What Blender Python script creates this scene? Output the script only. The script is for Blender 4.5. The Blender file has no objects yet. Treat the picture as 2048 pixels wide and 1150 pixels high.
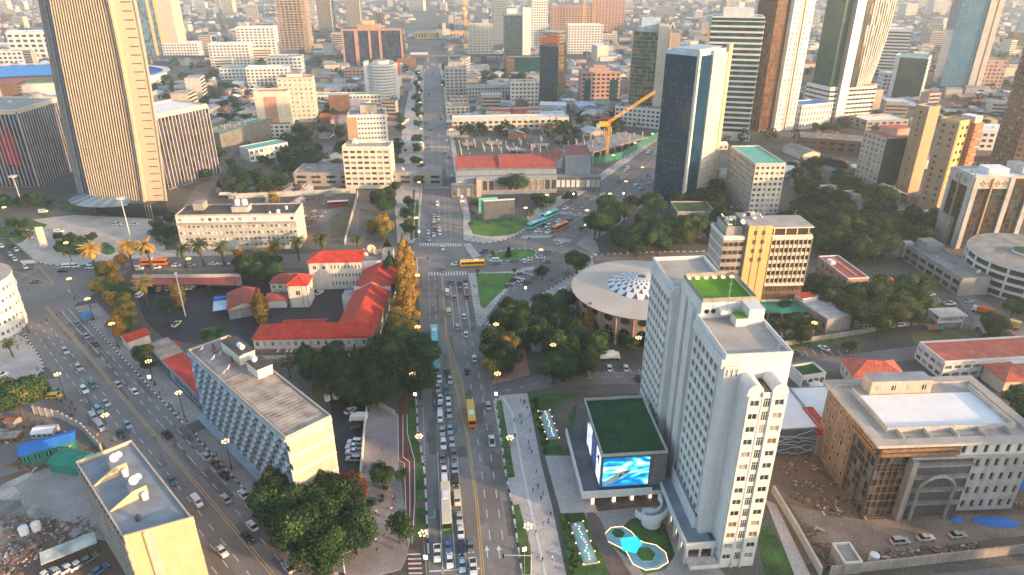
import bpy, math, random
from mathutils import Vector
rnd = random.Random(11)
scene = bpy.context.scene
rad = math.radians
# ------------------------------------------------------------ camera, sky, sun, exposure
PITCH = 25.5; CAMH = 130.0; FPX = 1365.0
cam = bpy.data.cameras.new("camera"); camo = bpy.data.objects.new("camera", cam)
scene.collection.objects.link(camo); scene.camera = camo
camo.location = (0, 0, CAMH); camo.rotation_euler = (rad(90 - PITCH), 0, 0)
cam.sensor_width = 36.0; cam.lens = FPX / 2048 * 36.0; cam.clip_start = 1.0; cam.clip_end = 20000
SUN_AZ = 117.0; SUN_EL = 10.5
world = bpy.data.worlds.new("World"); scene.world = world; world.use_nodes = True
wn = world.node_tree
sky = wn.nodes.new("ShaderNodeTexSky"); sky.sky_type = 'NISHITA'; sky.sun_disc = False
sky.sun_elevation = rad(SUN_EL); sky.sun_rotation = rad(SUN_AZ); sky.air_density = 1.0; sky.dust_density = 1.6; sky.ozone_density = 0.8
bg = wn.nodes["Background"]; bg.inputs[1].default_value = 0.15
wn.links.new(sky.outputs[0], bg.inputs[0])
sl = bpy.data.lights.new("sun", 'SUN'); sl.energy = 3.2; sl.angle = rad(0.9); sl.color = (1.0, 0.60, 0.30)
so = bpy.data.objects.new("sun", sl); scene.collection.objects.link(so)
sd = Vector((math.sin(rad(SUN_AZ)) * math.cos(rad(SUN_EL)), math.cos(rad(SUN_AZ)) * math.cos(rad(SUN_EL)), math.sin(rad(SUN_EL))))
so.rotation_euler = (-sd).to_track_quat('-Z', 'Y').to_euler(); so.location = (900, -300, 400)
scene.view_settings.view_transform = 'Standard'; scene.view_settings.look = 'None'
scene.view_settings.gamma = 1.0; scene.view_settings.use_curve_mapping = False
scene.view_settings.exposure = 1.68
scene.cycles.max_bounces = 5; scene.cycles.diffuse_bounces = 3; scene.cycles.glossy_bounces = 2
scene.cycles.transmission_bounces = 2; scene.cycles.volume_bounces = 1; scene.cycles.transparent_max_bounces = 4
scene.cycles.sample_clamp_indirect = 4.0

# ------------------------------------------------------------ survey: a picture point to a place on the ground (or at height z)
cP, sP = math.cos(rad(PITCH)), math.sin(rad(PITCH))
def G(x, y, z=0.0):
    v = (y - 575.0) / FPX; u = (x - 1024.0) / FPX
    t = (z - CAMH) / (-sP - v * cP)
    return Vector((u * t, (cP - v * sP) * t, z))
def P2(p, z=0.0):
    if len(p) == 3: return Vector((p[1], p[2], z))        # ('w', X, Y) world metres
    return G(p[0], p[1], z)
def pix(X, Y, Z=0.0):
    d = Y * cP - (Z - CAMH) * sP; up = Y * sP + (Z - CAMH) * cP
    return (1024 + FPX * X / d, 575 - FPX * up / d, d)

# ------------------------------------------------------------ materials
MATS = {}
def mat(name, col, rough=0.85, var=0.18, scale=0.25, metal=0.0, spec=0.4, fine=0.0, emit=None, es=0.0, streak=0.0, rnd_obj=0.0, bump=0.0):
    if name in MATS: return name
    m = bpy.data.materials.new(name); m.use_nodes = True; nt = m.node_tree; N = nt.nodes; L = nt.links
    b = N["Principled BSDF"]; b.inputs["Roughness"].default_value = rough; b.inputs["Metallic"].default_value = metal
    b.inputs["Specular IOR Level"].default_value = spec
    tc = N.new("ShaderNodeTexCoord")
    last = None
    def mulnode(fac_socket, lo, hi):
        mr = N.new("ShaderNodeMapRange"); L.new(fac_socket, mr.inputs[0])
        mr.inputs[1].default_value = 0.3; mr.inputs[2].default_value = 0.7
        mr.inputs[3].default_value = lo; mr.inputs[4].default_value = hi
        return mr.outputs[0]
    facs = []
    if var > 0:
        n = N.new("ShaderNodeTexNoise"); n.inputs["Scale"].default_value = scale; n.inputs["Detail"].default_value = 4
        L.new(tc.outputs["Object"], n.inputs["Vector"]); facs.append(mulnode(n.outputs["Fac"], 1 - var, 1 + var))
    if fine > 0:
        n = N.new("ShaderNodeTexNoise"); n.inputs["Scale"].default_value = scale * 9 + 1; n.inputs["Detail"].default_value = 3
        L.new(tc.outputs["Object"], n.inputs["Vector"]); facs.append(mulnode(n.outputs["Fac"], 1 - fine, 1 + fine))
    if streak > 0:
        mp = N.new("ShaderNodeMapping"); mp.inputs["Scale"].default_value = (1.3, 1.3, 0.06); L.new(tc.outputs["Object"], mp.inputs[0])
        n = N.new("ShaderNodeTexNoise"); n.inputs["Scale"].default_value = 1.0; n.inputs["Detail"].default_value = 3
        L.new(mp.outputs[0], n.inputs["Vector"]); facs.append(mulnode(n.outputs["Fac"], 1 - streak, 1 + streak * 0.3))
    if rnd_obj > 0:
        oi = N.new("ShaderNodeObjectInfo"); mr = N.new("ShaderNodeMapRange"); L.new(oi.outputs["Random"], mr.inputs[0])
        mr.inputs[3].default_value = 1 - rnd_obj; mr.inputs[4].default_value = 1 + rnd_obj; facs.append(mr.outputs[0])
    f = None
    for s in facs:
        if f is None: f = s
        else:
            mm = N.new("ShaderNodeMath"); mm.operation = 'MULTIPLY'; L.new(f, mm.inputs[0]); L.new(s, mm.inputs[1]); f = mm.outputs[0]
    if f is not None:
        vm = N.new("ShaderNodeVectorMath"); vm.operation = 'SCALE'; vm.inputs[0].default_value = col[:3]; L.new(f, vm.inputs["Scale"])
        L.new(vm.outputs[0], b.inputs["Base Color"])
    else: b.inputs["Base Color"].default_value = (*col[:3], 1)
    if bump > 0:
        n = N.new("ShaderNodeTexNoise"); n.inputs["Scale"].default_value = 3.0; L.new(tc.outputs["Object"], n.inputs["Vector"])
        bp_ = N.new("ShaderNodeBump"); bp_.inputs["Strength"].default_value = bump; bp_.inputs["Distance"].default_value = 0.1
        L.new(n.outputs["Fac"], bp_.inputs["Height"]); L.new(bp_.outputs[0], b.inputs["Normal"])
    if emit:
        b.inputs["Emission Color"].default_value = (*emit, 1); b.inputs["Emission Strength"].default_value = es
        m.cycles.emission_sampling = 'NONE'
    MATS[name] = m; return name
def M(n): return MATS[n]
# ground
mat('earth', (0.16, 0.125, 0.10), var=0.35, scale=0.05, fine=0.25)
mat('city_ground', (0.115, 0.11, 0.095), var=0.4, scale=0.03, fine=0.3)
mat('asphalt', (0.20, 0.182, 0.172), rough=0.75, var=0.2, scale=0.06, fine=0.14)
mat('asphalt2', (0.18, 0.163, 0.155), rough=0.75, var=0.2, scale=0.07, fine=0.12)
mat('asphalt_dark', (0.035, 0.037, 0.042), rough=0.7, var=0.35, scale=0.15, fine=0.2)
mat('paving', (0.45, 0.41, 0.385), var=0.18, scale=0.12, fine=0.2)
mat('paving_grey', (0.32, 0.29, 0.275), var=0.2, scale=0.12, fine=0.16)
mat('paving_lilac', (0.28, 0.25, 0.25), var=0.22, scale=0.1, fine=0.16)
mat('paving_brown', (0.13, 0.10, 0.085), var=0.25, scale=0.2, fine=0.2)
mat('cycle_red', (0.16, 0.055, 0.045), var=0.15)
mat('lawn', (0.05, 0.11, 0.025), var=0.5, scale=0.16, fine=0.5)
mat('lawn_bright', (0.075, 0.18, 0.03), var=0.4, scale=0.14, fine=0.45)
mat('lawn_dry', (0.13, 0.12, 0.05), var=0.35, scale=0.1, fine=0.3)
mat('dirt', (0.17, 0.115, 0.08), var=0.3, scale=0.08, fine=0.3)
mat('paint_white', (0.62, 0.62, 0.60), var=0.15, scale=1.0)
mat('paint_yellow', (0.62, 0.40, 0.13), var=0.15, scale=1.0)
mat('kerb_white', (0.62, 0.60, 0.56), var=0.1); mat('kerb_black', (0.03, 0.03, 0.03), var=0.1); mat('kerb_grey', (0.3, 0.29, 0.28))
# walls
mat('white', (0.64, 0.64, 0.63), var=0.08, streak=0.10); mat('white_clean', (0.63, 0.63, 0.625), var=0.09, scale=0.12, streak=0.12)
mat('cream', (0.62, 0.55, 0.44), var=0.1, streak=0.14); mat('cream_pale', (0.66, 0.61, 0.53), var=0.1, streak=0.12)
mat('gold_wall', (0.56, 0.43, 0.26), var=0.08, streak=0.08)
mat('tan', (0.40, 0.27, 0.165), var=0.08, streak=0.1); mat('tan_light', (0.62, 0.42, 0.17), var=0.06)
mat('rust_wall', (0.33, 0.13, 0.06), var=0.1)
mat('beige', (0.50, 0.42, 0.34), var=0.12, streak=0.14); mat('pink', (0.50, 0.32, 0.26), var=0.12, streak=0.1)
mat('concrete', (0.33, 0.31, 0.29), var=0.2, streak=0.22, fine=0.1); mat('concrete_dark', (0.17, 0.16, 0.155), var=0.25, streak=0.2)
mat('concrete_pale', (0.47, 0.45, 0.42), var=0.15, streak=0.2); mat('grey_blue', (0.23, 0.27, 0.32), var=0.12, streak=0.12)
mat('slate', (0.10, 0.105, 0.115), var=0.2); mat('brown', (0.16, 0.09, 0.055), var=0.2, streak=0.15)
mat('brick', (0.30, 0.13, 0.085), var=0.2); mat('terracotta_wall', (0.42, 0.24, 0.17), var=0.15, streak=0.15)
mat('diamond_blue', (0.30, 0.39, 0.47), var=0.1, streak=0.1); mat('steel', (0.45, 0.47, 0.49), rough=0.4, metal=0.6, var=0.06)
mat('metal_dark', (0.05, 0.05, 0.055), rough=0.5, metal=0.3, var=0.1); mat('black', (0.012, 0.013, 0.016), rough=0.6, var=0)
mat('louvre', (0.28, 0.30, 0.32), rough=0.6, var=0.1)
mat('crane', (0.75, 0.40, 0.03), var=0.08); mat('orange_net', (0.75, 0.16, 0.03), var=0.15); mat('green_net', (0.02, 0.16, 0.11), var=0.3, scale=0.6)
mat('wood', (0.24, 0.14, 0.075), var=0.3, scale=1.0)
# roofs
mat('roof_red', (0.50, 0.042, 0.02), rough=0.65, var=0.28, scale=0.35, streak=0.2, fine=0.16); mat('roof_red_old', (0.34, 0.075, 0.055), rough=0.7, var=0.25, fine=0.15)
mat('roof_coral', (0.50, 0.12, 0.075), rough=0.7, var=0.25, scale=0.4, fine=0.14); mat('roof_rust', (0.26, 0.12, 0.08), var=0.35, scale=0.5, fine=0.2)
mat('roof_tin', (0.42, 0.42, 0.42), rough=0.5, metal=0.2, var=0.3, scale=0.4, fine=0.15); mat('roof_white', (0.72, 0.74, 0.77), var=0.06, rough=0.6)
mat('roof_grey', (0.25, 0.24, 0.23), var=0.3, scale=0.2, fine=0.15); mat('roof_dark', (0.075, 0.072, 0.07), var=0.4, scale=0.25, fine=0.2)
mat('roof_screed', (0.36, 0.335, 0.31), var=0.2, scale=0.15, fine=0.1); mat('roof_blue', (0.03, 0.19, 0.55), var=0.15)
mat('roof_teal', (0.12, 0.40, 0.35), var=0.15); mat('roof_green', (0.02, 0.22, 0.16), var=0.2); mat('turf', (0.008, 0.07, 0.025), rough=0.95, var=0.4, scale=0.35, fine=0.35)
mat('turf_bright', (0.10, 0.26, 0.015), rough=0.95, var=0.2, fine=0.2); mat('roof_bluegrey', (0.22, 0.25, 0.29), var=0.2, scale=0.2, fine=0.12)
mat('sheet_old', (0.33, 0.285, 0.25), var=0.45, scale=0.3, fine=0.25); mat('roof_rusty', (0.37, 0.28, 0.22), var=0.35, scale=0.25, fine=0.2); mat('roof_paleblue', (0.42, 0.55, 0.66), var=0.15)
# glass
mat('gl_dark', (0.02, 0.024, 0.03), rough=0.12, var=0.3, scale=0.1, spec=0.6); mat('gl_mid', (0.045, 0.06, 0.075), rough=0.15, var=0.3, spec=0.6)
mat('gl_cur', (0.30, 0.28, 0.25), rough=0.4, var=0.25, scale=0.6); mat('gl_blue', (0.005, 0.036, 0.08), rough=0.1, var=0.2, scale=0.05, spec=0.45)
mat('gl_blue_pale', (0.06, 0.20, 0.33), rough=0.2, var=0.2); mat('gl_green', (0.025, 0.075, 0.055), rough=0.12, var=0.3, scale=0.1, spec=0.6)
mat('gl_teal', (0.012, 0.055, 0.055), rough=0.12, var=0.3, scale=0.1, spec=0.5); mat('gl_bronze', (0.07, 0.045, 0.025), rough=0.15, var=0.4, scale=0.15, spec=0.6)
mat('gl_sky', (0.10, 0.22, 0.32), rough=0.12, var=0.2, scale=0.1, spec=0.6); mat('gl_gold', (0.20, 0.13, 0.06), rough=0.2, var=0.3, spec=0.6)
mat('red_panel', (0.35, 0.02, 0.03), rough=0.3, var=0.2); mat('gl_violet', (0.05, 0.045, 0.11), rough=0.12, var=0.35, scale=0.06, spec=0.6)
# lights
mat('globe', (0.9, 0.7, 0.4), var=0, emit=(1.0, 0.58, 0.22), es=1.0); mat('led_white', (0.9, 0.9, 0.9), var=0, emit=(1, 0.97, 0.9), es=1.2)
mat('warm_strip', (0.9, 0.7, 0.5), var=0, emit=(1.0, 0.60, 0.30), es=1.3); mat('cyan_strip', (0.2, 0.7, 0.7), var=0, emit=(0.1, 0.75, 0.85), es=0.45)
mat('tail_red', (0.4, 0.01, 0.01), var=0, emit=(1, 0.03, 0.02), es=0.12)

# ------------------------------------------------------------ mesh builder
COL = scene.collection
class MB:
    def __init__(s): s.v = []; s.f = []; s.m = []
    def face(s, pts, m):
        n = len(s.v); s.v.extend(tuple(p) for p in pts); s.f.append(tuple(range(n, n + len(pts)))); s.m.append(m)
    def hexa(s, p, m, mt=None, skip=()):          # p: 8 points, 4 bottom ccw, 4 top ccw
        n = len(s.v); s.v.extend(tuple(q) for q in p)
        for i, q in enumerate(((3, 2, 1, 0), (4, 5, 6, 7), (0, 1, 5, 4), (1, 2, 6, 5), (2, 3, 7, 6), (3, 0, 4, 7))):
            if i in skip: continue
            s.f.append(tuple(n + a for a in q)); s.m.append(mt if (mt and i == 1) else m)
    def box(s, x0, x1, y0, y1, z0, z1, m, mt=None, skip=()):
        s.hexa([(x0, y0, z0), (x1, y0, z0), (x1, y1, z0), (x0, y1, z0), (x0, y0, z1), (x1, y0, z1), (x1, y1, z1), (x0, y1, z1)], m, mt, skip)
    def prism(s, pts, z0, z1, m, mt=None, pts2=None, bottom=False):
        n = len(s.v); k = len(pts); p2 = pts2 or pts
        s.v.extend((p[0], p[1], z0) for p in pts); s.v.extend((p[0], p[1], z1) for p in p2)
        for i in range(k):
            j = (i + 1) % k; s.f.append((n + i, n + j, n + k + j, n + k + i)); s.m.append(m)
        s.f.append(tuple(range(n + k, n + 2 * k))); s.m.append(mt or m)
        if bottom: s.f.append(tuple(range(n + k - 1, n - 1, -1))); s.m.append(m)
    def frus(s, cx, cy, z0, z1, r0, r1, n, m, mt=None, a0=0.0):
        a = [a0 + 2 * math.pi * i / n for i in range(n)]
        s.prism([(cx + r0 * math.cos(t), cy + r0 * math.sin(t)) for t in a], z0, z1, m, mt, [(cx + r1 * math.cos(t), cy + r1 * math.sin(t)) for t in a])
    def bar(s, p, q, r, m, n=4, r2=None):
        p = Vector(p); q = Vector(q); d = (q - p).normalized(); a = d.orthogonal().normalized(); b = d.cross(a); r2 = r if r2 is None else r2
        k = len(s.v)
        for c, rr in ((p, r), (q, r2)):
            for i in range(n):
                t = 2 * math.pi * (i + .5) / n; s.v.append(tuple(c + a * (rr * math.cos(t)) + b * (rr * math.sin(t))))
        for i in range(n):
            j = (i + 1) % n; s.f.append((k + i, k + j, k + n + j, k + n + i)); s.m.append(m)
        s.f.append(tuple(range(k + n, k + 2 * n))); s.m.append(m); s.f.append(tuple(range(k + n - 1, k - 1, -1))); s.m.append(m)
    def ball(s, c, r, m, nu=8, nv=5, sz=1.0):
        k = len(s.v); s.v.append((c[0], c[1], c[2] - r * sz))
        for j in range(1, nv):
            ph = -math.pi / 2 + math.pi * j / nv
            for i in range(nu):
                t = 2 * math.pi * i / nu; s.v.append((c[0] + r * math.cos(ph) * math.cos(t), c[1] + r * math.cos(ph) * math.sin(t), c[2] + r * sz * math.sin(ph)))
        s.v.append((c[0], c[1], c[2] + r * sz)); top = len(s.v) - 1
        for i in range(nu):
            s.f.append((k, k + 1 + (i + 1) % nu, k + 1 + i)); s.m.append(m)
            for j in range(nv - 2):
                a = k + 1 + j * nu; s.f.append((a + i, a + (i + 1) % nu, a + nu + (i + 1) % nu, a + nu + i)); s.m.append(m)
            a = k + 1 + (nv - 2) * nu; s.f.append((a + i, a + (i + 1) % nu, top)); s.m.append(m)
    def mesh(s, name, smooth=False):
        me = bpy.data.meshes.new(name); me.from_pydata(s.v, [], s.f)
        keys = []; idx = {}
        for k in s.m:
            if k not in idx: idx[k] = len(keys); keys.append(k); me.materials.append(MATS[k])
        me.polygons.foreach_set("material_index", [idx[k] for k in s.m])
        if smooth: me.polygons.foreach_set("use_smooth", [True] * len(me.polygons))
        me.update(); return me
    def build(s, name, parent=None, loc=None, rz=None, smooth=False):
        if not s.f: return None
        return link(name, s.mesh(name, smooth), parent, loc, rz)
def link(name, data, parent=None, loc=None, rz=None):
    o = bpy.data.objects.new(name, data); COL.objects.link(o)
    if parent is not None: o.parent = parent
    if loc is not None: o.location = loc
    if rz is not None: o.rotation_euler[2] = rz
    return o
def tag(o, label, cat, group=None):
    o["label"] = label; o["category"] = cat
    if group: o["group"] = group
    return o
def empty(name, loc, rz, label, cat, group=None):
    o = link(name, None, None, loc, rz); o.empty_display_size = 0.5; return tag(o, label, cat, group)
def structure(o, kind="structure"):
    o["kind"] = kind; return o
def copy_tree(o, parent=None):
    c = o.copy(); COL.objects.link(c); c.parent = parent
    for ch in o.children: copy_tree(ch, c)
    return c
def chaikin(p, n=2, closed=True):
    for _ in range(n):
        q = []; k = len(p)
        for i in range(k if closed else k - 1):
            a, b = p[i], p[(i + 1) % k]; q += [a * .75 + b * .25, a * .25 + b * .75]
        if not closed: q = [p[0]] + q + [p[-1]]
        p = q
    return p
ZL = [0]
def slab(name, pts, z, m, ms=None, smooth=0, parent=None, bottom=-0.25):
    """a sheet of ground: outline in survey points, top at height z"""
    ZL[0] += 1; z += 0.0008 * (ZL[0] % 40)
    w = [P2(p) for p in pts]
    if smooth: w = chaikin(w, smooth)
    area = sum(w[i].x * w[(i + 1) % len(w)].y - w[(i + 1) % len(w)].x * w[i].y for i in range(len(w)))
    if area < 0: w.reverse()
    mb = MB(); mb.prism([(p.x, p.y) for p in w], bottom, z, ms or m, m)
    o = mb.build(name, parent)
    if parent is None: structure(o)
    return o
def resample(pts, step):
    out = [pts[0].copy()]; acc = 0.0
    for a, b in zip(pts, pts[1:]):
        L = (b - a).length; t = step - acc
        while t <= L:
            out.append(a.lerp(b, t / L)); t += step
        acc = (acc + L) % step if L + acc >= step else acc + L
    return out
def strip(mb, a, b, w, z, m):
    d = (b - a); d.z = 0
    if d.length < 1e-4: return
    d.normalize(); n = Vector((-d.y, d.x, 0)) * (w / 2)
    mb.face([(a.x - n.x, a.y - n.y, z), (b.x - n.x, b.y - n.y, z), (b.x + n.x, b.y + n.y, z), (a.x + n.x, a.y + n.y, z)], m)
def line(mb, pts, w, m, z, dash=None, smooth=0):
    """painted line along survey points, solid or dashed (on, off)"""
    w_ = [P2(p) for p in pts]
    if smooth: w_ = chaikin(w_, smooth, False)
    if not dash:
        for a, b in zip(w_, w_[1:]): strip(mb, a, b, w, z, m)
    else:
        on, off = dash; q = resample(w_, (on + off))
        for a, b in zip(q, q[1:]): strip(mb, a, a.lerp(b, on / (on + off)), w, z, m)
def kerb(name, pts, parent, smooth=0, z=0.24, w=0.45, step=1.6, cols=('kerb_white', 'kerb_black')):
    w_ = [P2(p) for p in pts]
    if smooth: w_ = chaikin(w_, smooth, False)
    q = resample(w_, step); mb = MB()
    for i, (a, b) in enumerate(zip(q, q[1:])):
        d = (b - a).normalized(); n = Vector((-d.y, d.x, 0)) * (w / 2)
        mb.hexa([a - n + Vector((0, 0, -.1)), b - n + Vector((0, 0, -.1)), b + n + Vector((0, 0, -.1)), a + n + Vector((0, 0, -.1)),
                 a - n + Vector((0, 0, z)), b - n + Vector((0, 0, z)), b + n + Vector((0, 0, z)), a + n + Vector((0, 0, z))], cols[i % len(cols)], skip=(0,))
    o = mb.build(name, parent)
    if o: o["kind"] = "stuff"
    return o
# ------------------------------------------------------------ ground, roads, pavements, lawns
mb = MB(); mb.face([(-7000, -2500, 0), (7000, -2500, 0), (7000, 9000, 0), (-7000, 9000, 0)], 'city_ground'); ground = structure(mb.build('ground'))
RZ = 0.03
mat('dirt_pale', (.23, .18, .145), var=.35, scale=.12, fine=.3)
mat('patch_dark', (.135, .122, .115), var=.2, fine=.15); mat('patch_mid', (.165, .15, .142), var=.2, fine=.15); mat('patch_pale', (.225, .207, .197), var=.15, fine=.12)
avenue = slab('avenue_road', [('w', -9.3, 40), (857, 1150), (854, 1066), (849, 953), (842, 905), (834, 860), (833, 800), (838, 716), (840, 633), (836, 575), (828, 545), (826, 492), (838, 470), (842, 416), (845, 376),
    (847, 293), (846, 233), (848, 160), (847, 127), (850, 112), (872, 112), (875, 127), (882, 160), (890, 233), (900, 293), (911, 376), (914, 393), (925, 433), (926, 483), (938, 546), (955, 655), (972, 700), (985, 770),
    (992, 803), (1013, 956), (1025, 1013), (1041, 1133), (1044, 1150), ('w', 12, 40)], RZ, 'asphalt')
junction = slab('junction_road', [(925, 470), (945, 483), (978, 487), (1024, 474), (1045, 462), (1080, 432), (1130, 403), (1180, 377), (1250, 326), (1314, 279), (1380, 230), (1440, 200), (1480, 215), (1400, 300), (1330, 362),
    (1237, 430), (1175, 468), (1152, 490), (1190, 511), (1240, 508), (1314, 505), (1440, 503), (1440, 520), (1314, 523), (1210, 530), (1150, 545), (1085, 585), (1030, 625), (990, 665), (985, 700), (972, 705), (950, 660), (934, 546)], RZ + .02, 'asphalt2')
DV = Vector((-1, 1, 0)).normalized(); DN = Vector((1, 1, 0)).normalized(); DC = Vector((29.75, 29.75, 0))
def dg(t, o):          # along the diagonal boulevard: t metres up the road, o metres to its right-hand side
    p = DC + DV * t + DN * o; return ('w', p.x, p.y)
boulevard = slab('boulevard_road', [dg(-40, -12.4), dg(165, -12.4), dg(262, -12.5), dg(300, -30), dg(345, -60), dg(440, -70), dg(520, -70), dg(520, -40), dg(400, -25), dg(372, -8), dg(362, 9), dg(345, 22), dg(335, 40), dg(325, 30), dg(310, 8.5), dg(90, 8.5), dg(60, 10), dg(-40, 22)], RZ + .03, 'asphalt')
side = slab('side_street_road', [dg(215, -10), dg(252, -12), dg(262, -24), dg(260, -80), dg(235, -90), dg(212, -60), dg(205, -30), dg(203, -10)], RZ + .05, 'asphalt')
cross = slab('cross_street_road', [('w', -222, 288), ('w', -180, 290), ('w', -40, 296), ('w', -40, 312), ('w', -140, 310), ('w', -200, 309), ('w', -232, 306)], RZ + .04, 'asphalt2')
local = slab('local_street_road', [(983, 772), (1050, 755), (1120, 745), (1290, 742), (1420, 738), (1560, 728), (1700, 708), (1850, 690), (1930, 672), (1950, 640), (1905, 590), (1870, 560), (1790, 510), (1740, 480), (1765, 475), (1830, 520), (1900, 555), (1960, 600), (2060, 650), (2140, 690), (2140, 740), (2040, 690), (1960, 692), (1860, 715), (1720, 735), (1560, 752), (1420, 762), (1290, 768), (1120, 770), (1050, 785), (990, 800)], RZ, 'asphalt2')
south = slab('service_road', [(1560, 1185), (1700, 1172), (1860, 1150), (2060, 1128), (2160, 1110), (2200, 1200), (1560, 1230)], RZ, 'asphalt2')
yard = slab('compound_yard', [(262, 560), (470, 560), (760, 560), (790, 690), (500, 700), (420, 690), (330, 680), (290, 640)], RZ - .01, 'asphalt_dark')
lane = slab('compound_lane', [(752, 520), (790, 520), (800, 690), (742, 700)], RZ + .01, 'asphalt_dark')
yard2 = slab('parking_yard', [(660, 800), (738, 808), (722, 955), (665, 945)], RZ, 'asphalt_dark')
lot = slab('hall_car_park', [(1060, 600), (1150, 560), (1200, 620), (1210, 700), (1120, 690)], RZ + .07, 'asphalt2')
dirtyard = slab('demolition_yard', [(-60, 850), (60, 830), (150, 870), (240, 920), (330, 1160), (-60, 1200)], RZ - .01, 'dirt')
dirt2 = slab('dirt_lot', [(600, 395), (712, 390), (700, 480), (594, 480)], RZ, 'dirt')
dirt3 = slab('building_site_yard', [(1560, 870), (1700, 900), (2120, 900), (2160, 1100), (1760, 1120), (1600, 1130), (1530, 1000)], RZ - .01, 'dirt')
drv = slab('site_drive', [(1580, 1010), (1720, 1040), (1900, 1030), (2060, 1030), (2060, 1070), (1880, 1092), (1660, 1118), (1610, 1060)], RZ + .02, 'dirt_pale')
towerlane = slab('tower_side_lane', [(600, 420), (720, 415), (716, 490), (690, 490)], RZ, 'asphalt2')
lane2 = slab('back_lane', [(330, 470), (420, 330), (480, 265), (500, 262), (445, 340), (372, 475)], RZ, 'asphalt2')
forecourt = slab('tower_forecourt', [(20, 470), (60, 440), (150, 430), (330, 440), (330, 500), (250, 520), (110, 520)], .09, 'paving')
# pavements (raised)
PZ = 0.15
pv_blvd = slab('boulevard_pavement', [dg(60, 8.6), dg(186, 8.6), dg(188, 10), dg(188, 13.5), dg(60, 13.5), dg(56, 11)], PZ, 'paving_grey')
pv_blvd2 = slab('boulevard_pavement', [dg(194, 8.6), dg(308, 8.6), dg(306, 16), dg(194, 15)], PZ, 'paving_grey')
pv_left = slab('boulevard_pavement', [dg(60, -12.6), dg(150, -12.6), dg(195, -12.6), dg(203, -20), dg(200, -36), dg(168, -30), dg(152, -17.5), dg(60, -16)], PZ, 'paving_grey')
pv_round = slab('corner_pavement', [dg(300, -12.8), dg(264, -12.8), dg(258, -17), dg(255, -30), dg(262, -60), dg(320, -60), dg(320, -26)], PZ, 'paving', smooth=1)
pv_tower = slab('tower_pavement', [(-40, 460), (20, 475), (60, 512), (80, 527), (120, 531), (230, 520), (340, 514), (480, 510), (480, 503), (330, 500), (240, 508), (130, 515), (100, 500), (70, 470), (-40, 440)], PZ, 'paving', smooth=1)
plaza = slab('corner_plaza', [(737, 805), (800, 830), (797, 925), (812, 1030), (817, 1110), (800, 1140), (760, 1150), (700, 1150), (650, 1143), (622, 1125), (600, 1100), (560, 1055), (700, 1010), (722, 955)], PZ, 'paving_lilac')
median = slab('cycle_verge', [(800, 820), (820, 790), (833, 800), (835, 860), (843, 905), (850, 953), (855, 1066), (856, 1110), (845, 1125), (818, 1128), (812, 1030), (797, 925)], PZ + .01, 'paving_brown')
verge_n = slab('cycle_verge', [(838, 716), (840, 633), (836, 575), (826, 552), (815, 560), (818, 640), (822, 716), (818, 790), (833, 800)], PZ, 'paving_brown')
prom_far = slab('promenade', [(795, 486), (826, 486), (838, 470), (842, 416), (845, 376), (847, 293), (846, 233), (848, 160), (846, 130), (835, 130), (822, 160), (808, 233), (800, 293), (790, 376), (790, 420)], PZ, 'paving')
pv_far_r = slab('east_pavement', [(876, 127), (884, 160), (892, 233), (902, 293), (913, 376), (916, 393), (926, 433), (927, 480), (945, 484), (978, 487), (1024, 475), (1046, 462), (1080, 433), (1130, 404), (1180, 378), (1250, 327), (1314, 280), (1310, 270), (1240, 320), (1175, 365), (1120, 392), (1060, 425), (1040, 455), (985, 474), (945, 468), (940, 430), (930, 385), (912, 300), (900, 233), (890, 160), (882, 127)], PZ, 'paving')
tri = slab('junction_island', [(936, 547), (1024, 543), (1050, 538), (1034, 560), (1000, 595), (978, 625), (962, 655), (956, 655)], PZ, 'paving')
tri_l = slab('island_lawn', [(952, 548), (1024, 547), (1031, 551), (1020, 567), (985, 601), (970, 617), (962, 614), (957, 590)], PZ + .1, 'lawn_bright')
leaf = slab('junction_island', [(960, 520), (985, 504), (1030, 497), (1068, 497), (1078, 506), (1062, 518), (1020, 523)], PZ, 'kerb_grey', smooth=1)
leaf_l = slab('island_lawn', [(972, 518), (990, 506), (1030, 499), (1064, 499), (1073, 506), (1060, 516), (1020, 521)], PZ + .1, 'lawn_bright', smooth=1)
park = slab('screen_lawn', [(940, 440), (975, 430), (1050, 432), (1060, 445), (1046, 460), (1024, 470), (985, 474), (952, 470), (940, 458)], PZ + .1, 'lawn_bright', smooth=1)
pv_slip = slab('hall_pavement', [(1184, 514), (1150, 548), (1086, 588), (1030, 628), (995, 668), (1005, 672), (1060, 625), (1110, 590), (1160, 562), (1190, 540)], PZ, 'paving')
pv_park = slab('park_pavement', [(1152, 489), (1178, 467), (1240, 430), (1335, 362), (1345, 372), (1250, 440), (1190, 480), (1200, 506), (1188, 510)], PZ, 'paving_grey')
zebra_isl = slab('crossing_path', [(925, 487), (940, 487), (962, 512), (945, 517)], RZ + .06, 'paving')
prom = slab('near_promenade', [(986, 803), (994, 792), (1055, 787), (1082, 926), (1104, 1013), (1132, 1150), (1140, 1180), (1064, 1180), (1044, 1150), (1041, 1133), (1025, 1013), (1013, 956)], PZ, 'paving')
pv_corner = slab('corner_pavement', [(985, 770), (972, 705), (985, 690), (1010, 690), (1050, 700), (1060, 750), (1000, 766)], PZ, 'terracotta_wall')
pv_street = slab('street_pavement', [(1060, 790), (1160, 775), (1290, 773), (1290, 790), (1160, 788), (1060, 800)], PZ, 'paving_brown')
pv_carpark = slab('street_parking', [(1120, 737), (1290, 735), (1290, 742), (1120, 747)], RZ + .05, 'paving_brown')
forec = slab('hotel_forecourt', [(1090, 911), (1150, 908), (1160, 940), (1196, 1025), (1122, 1028), (1100, 950)], PZ + .02, 'paving')
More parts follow.
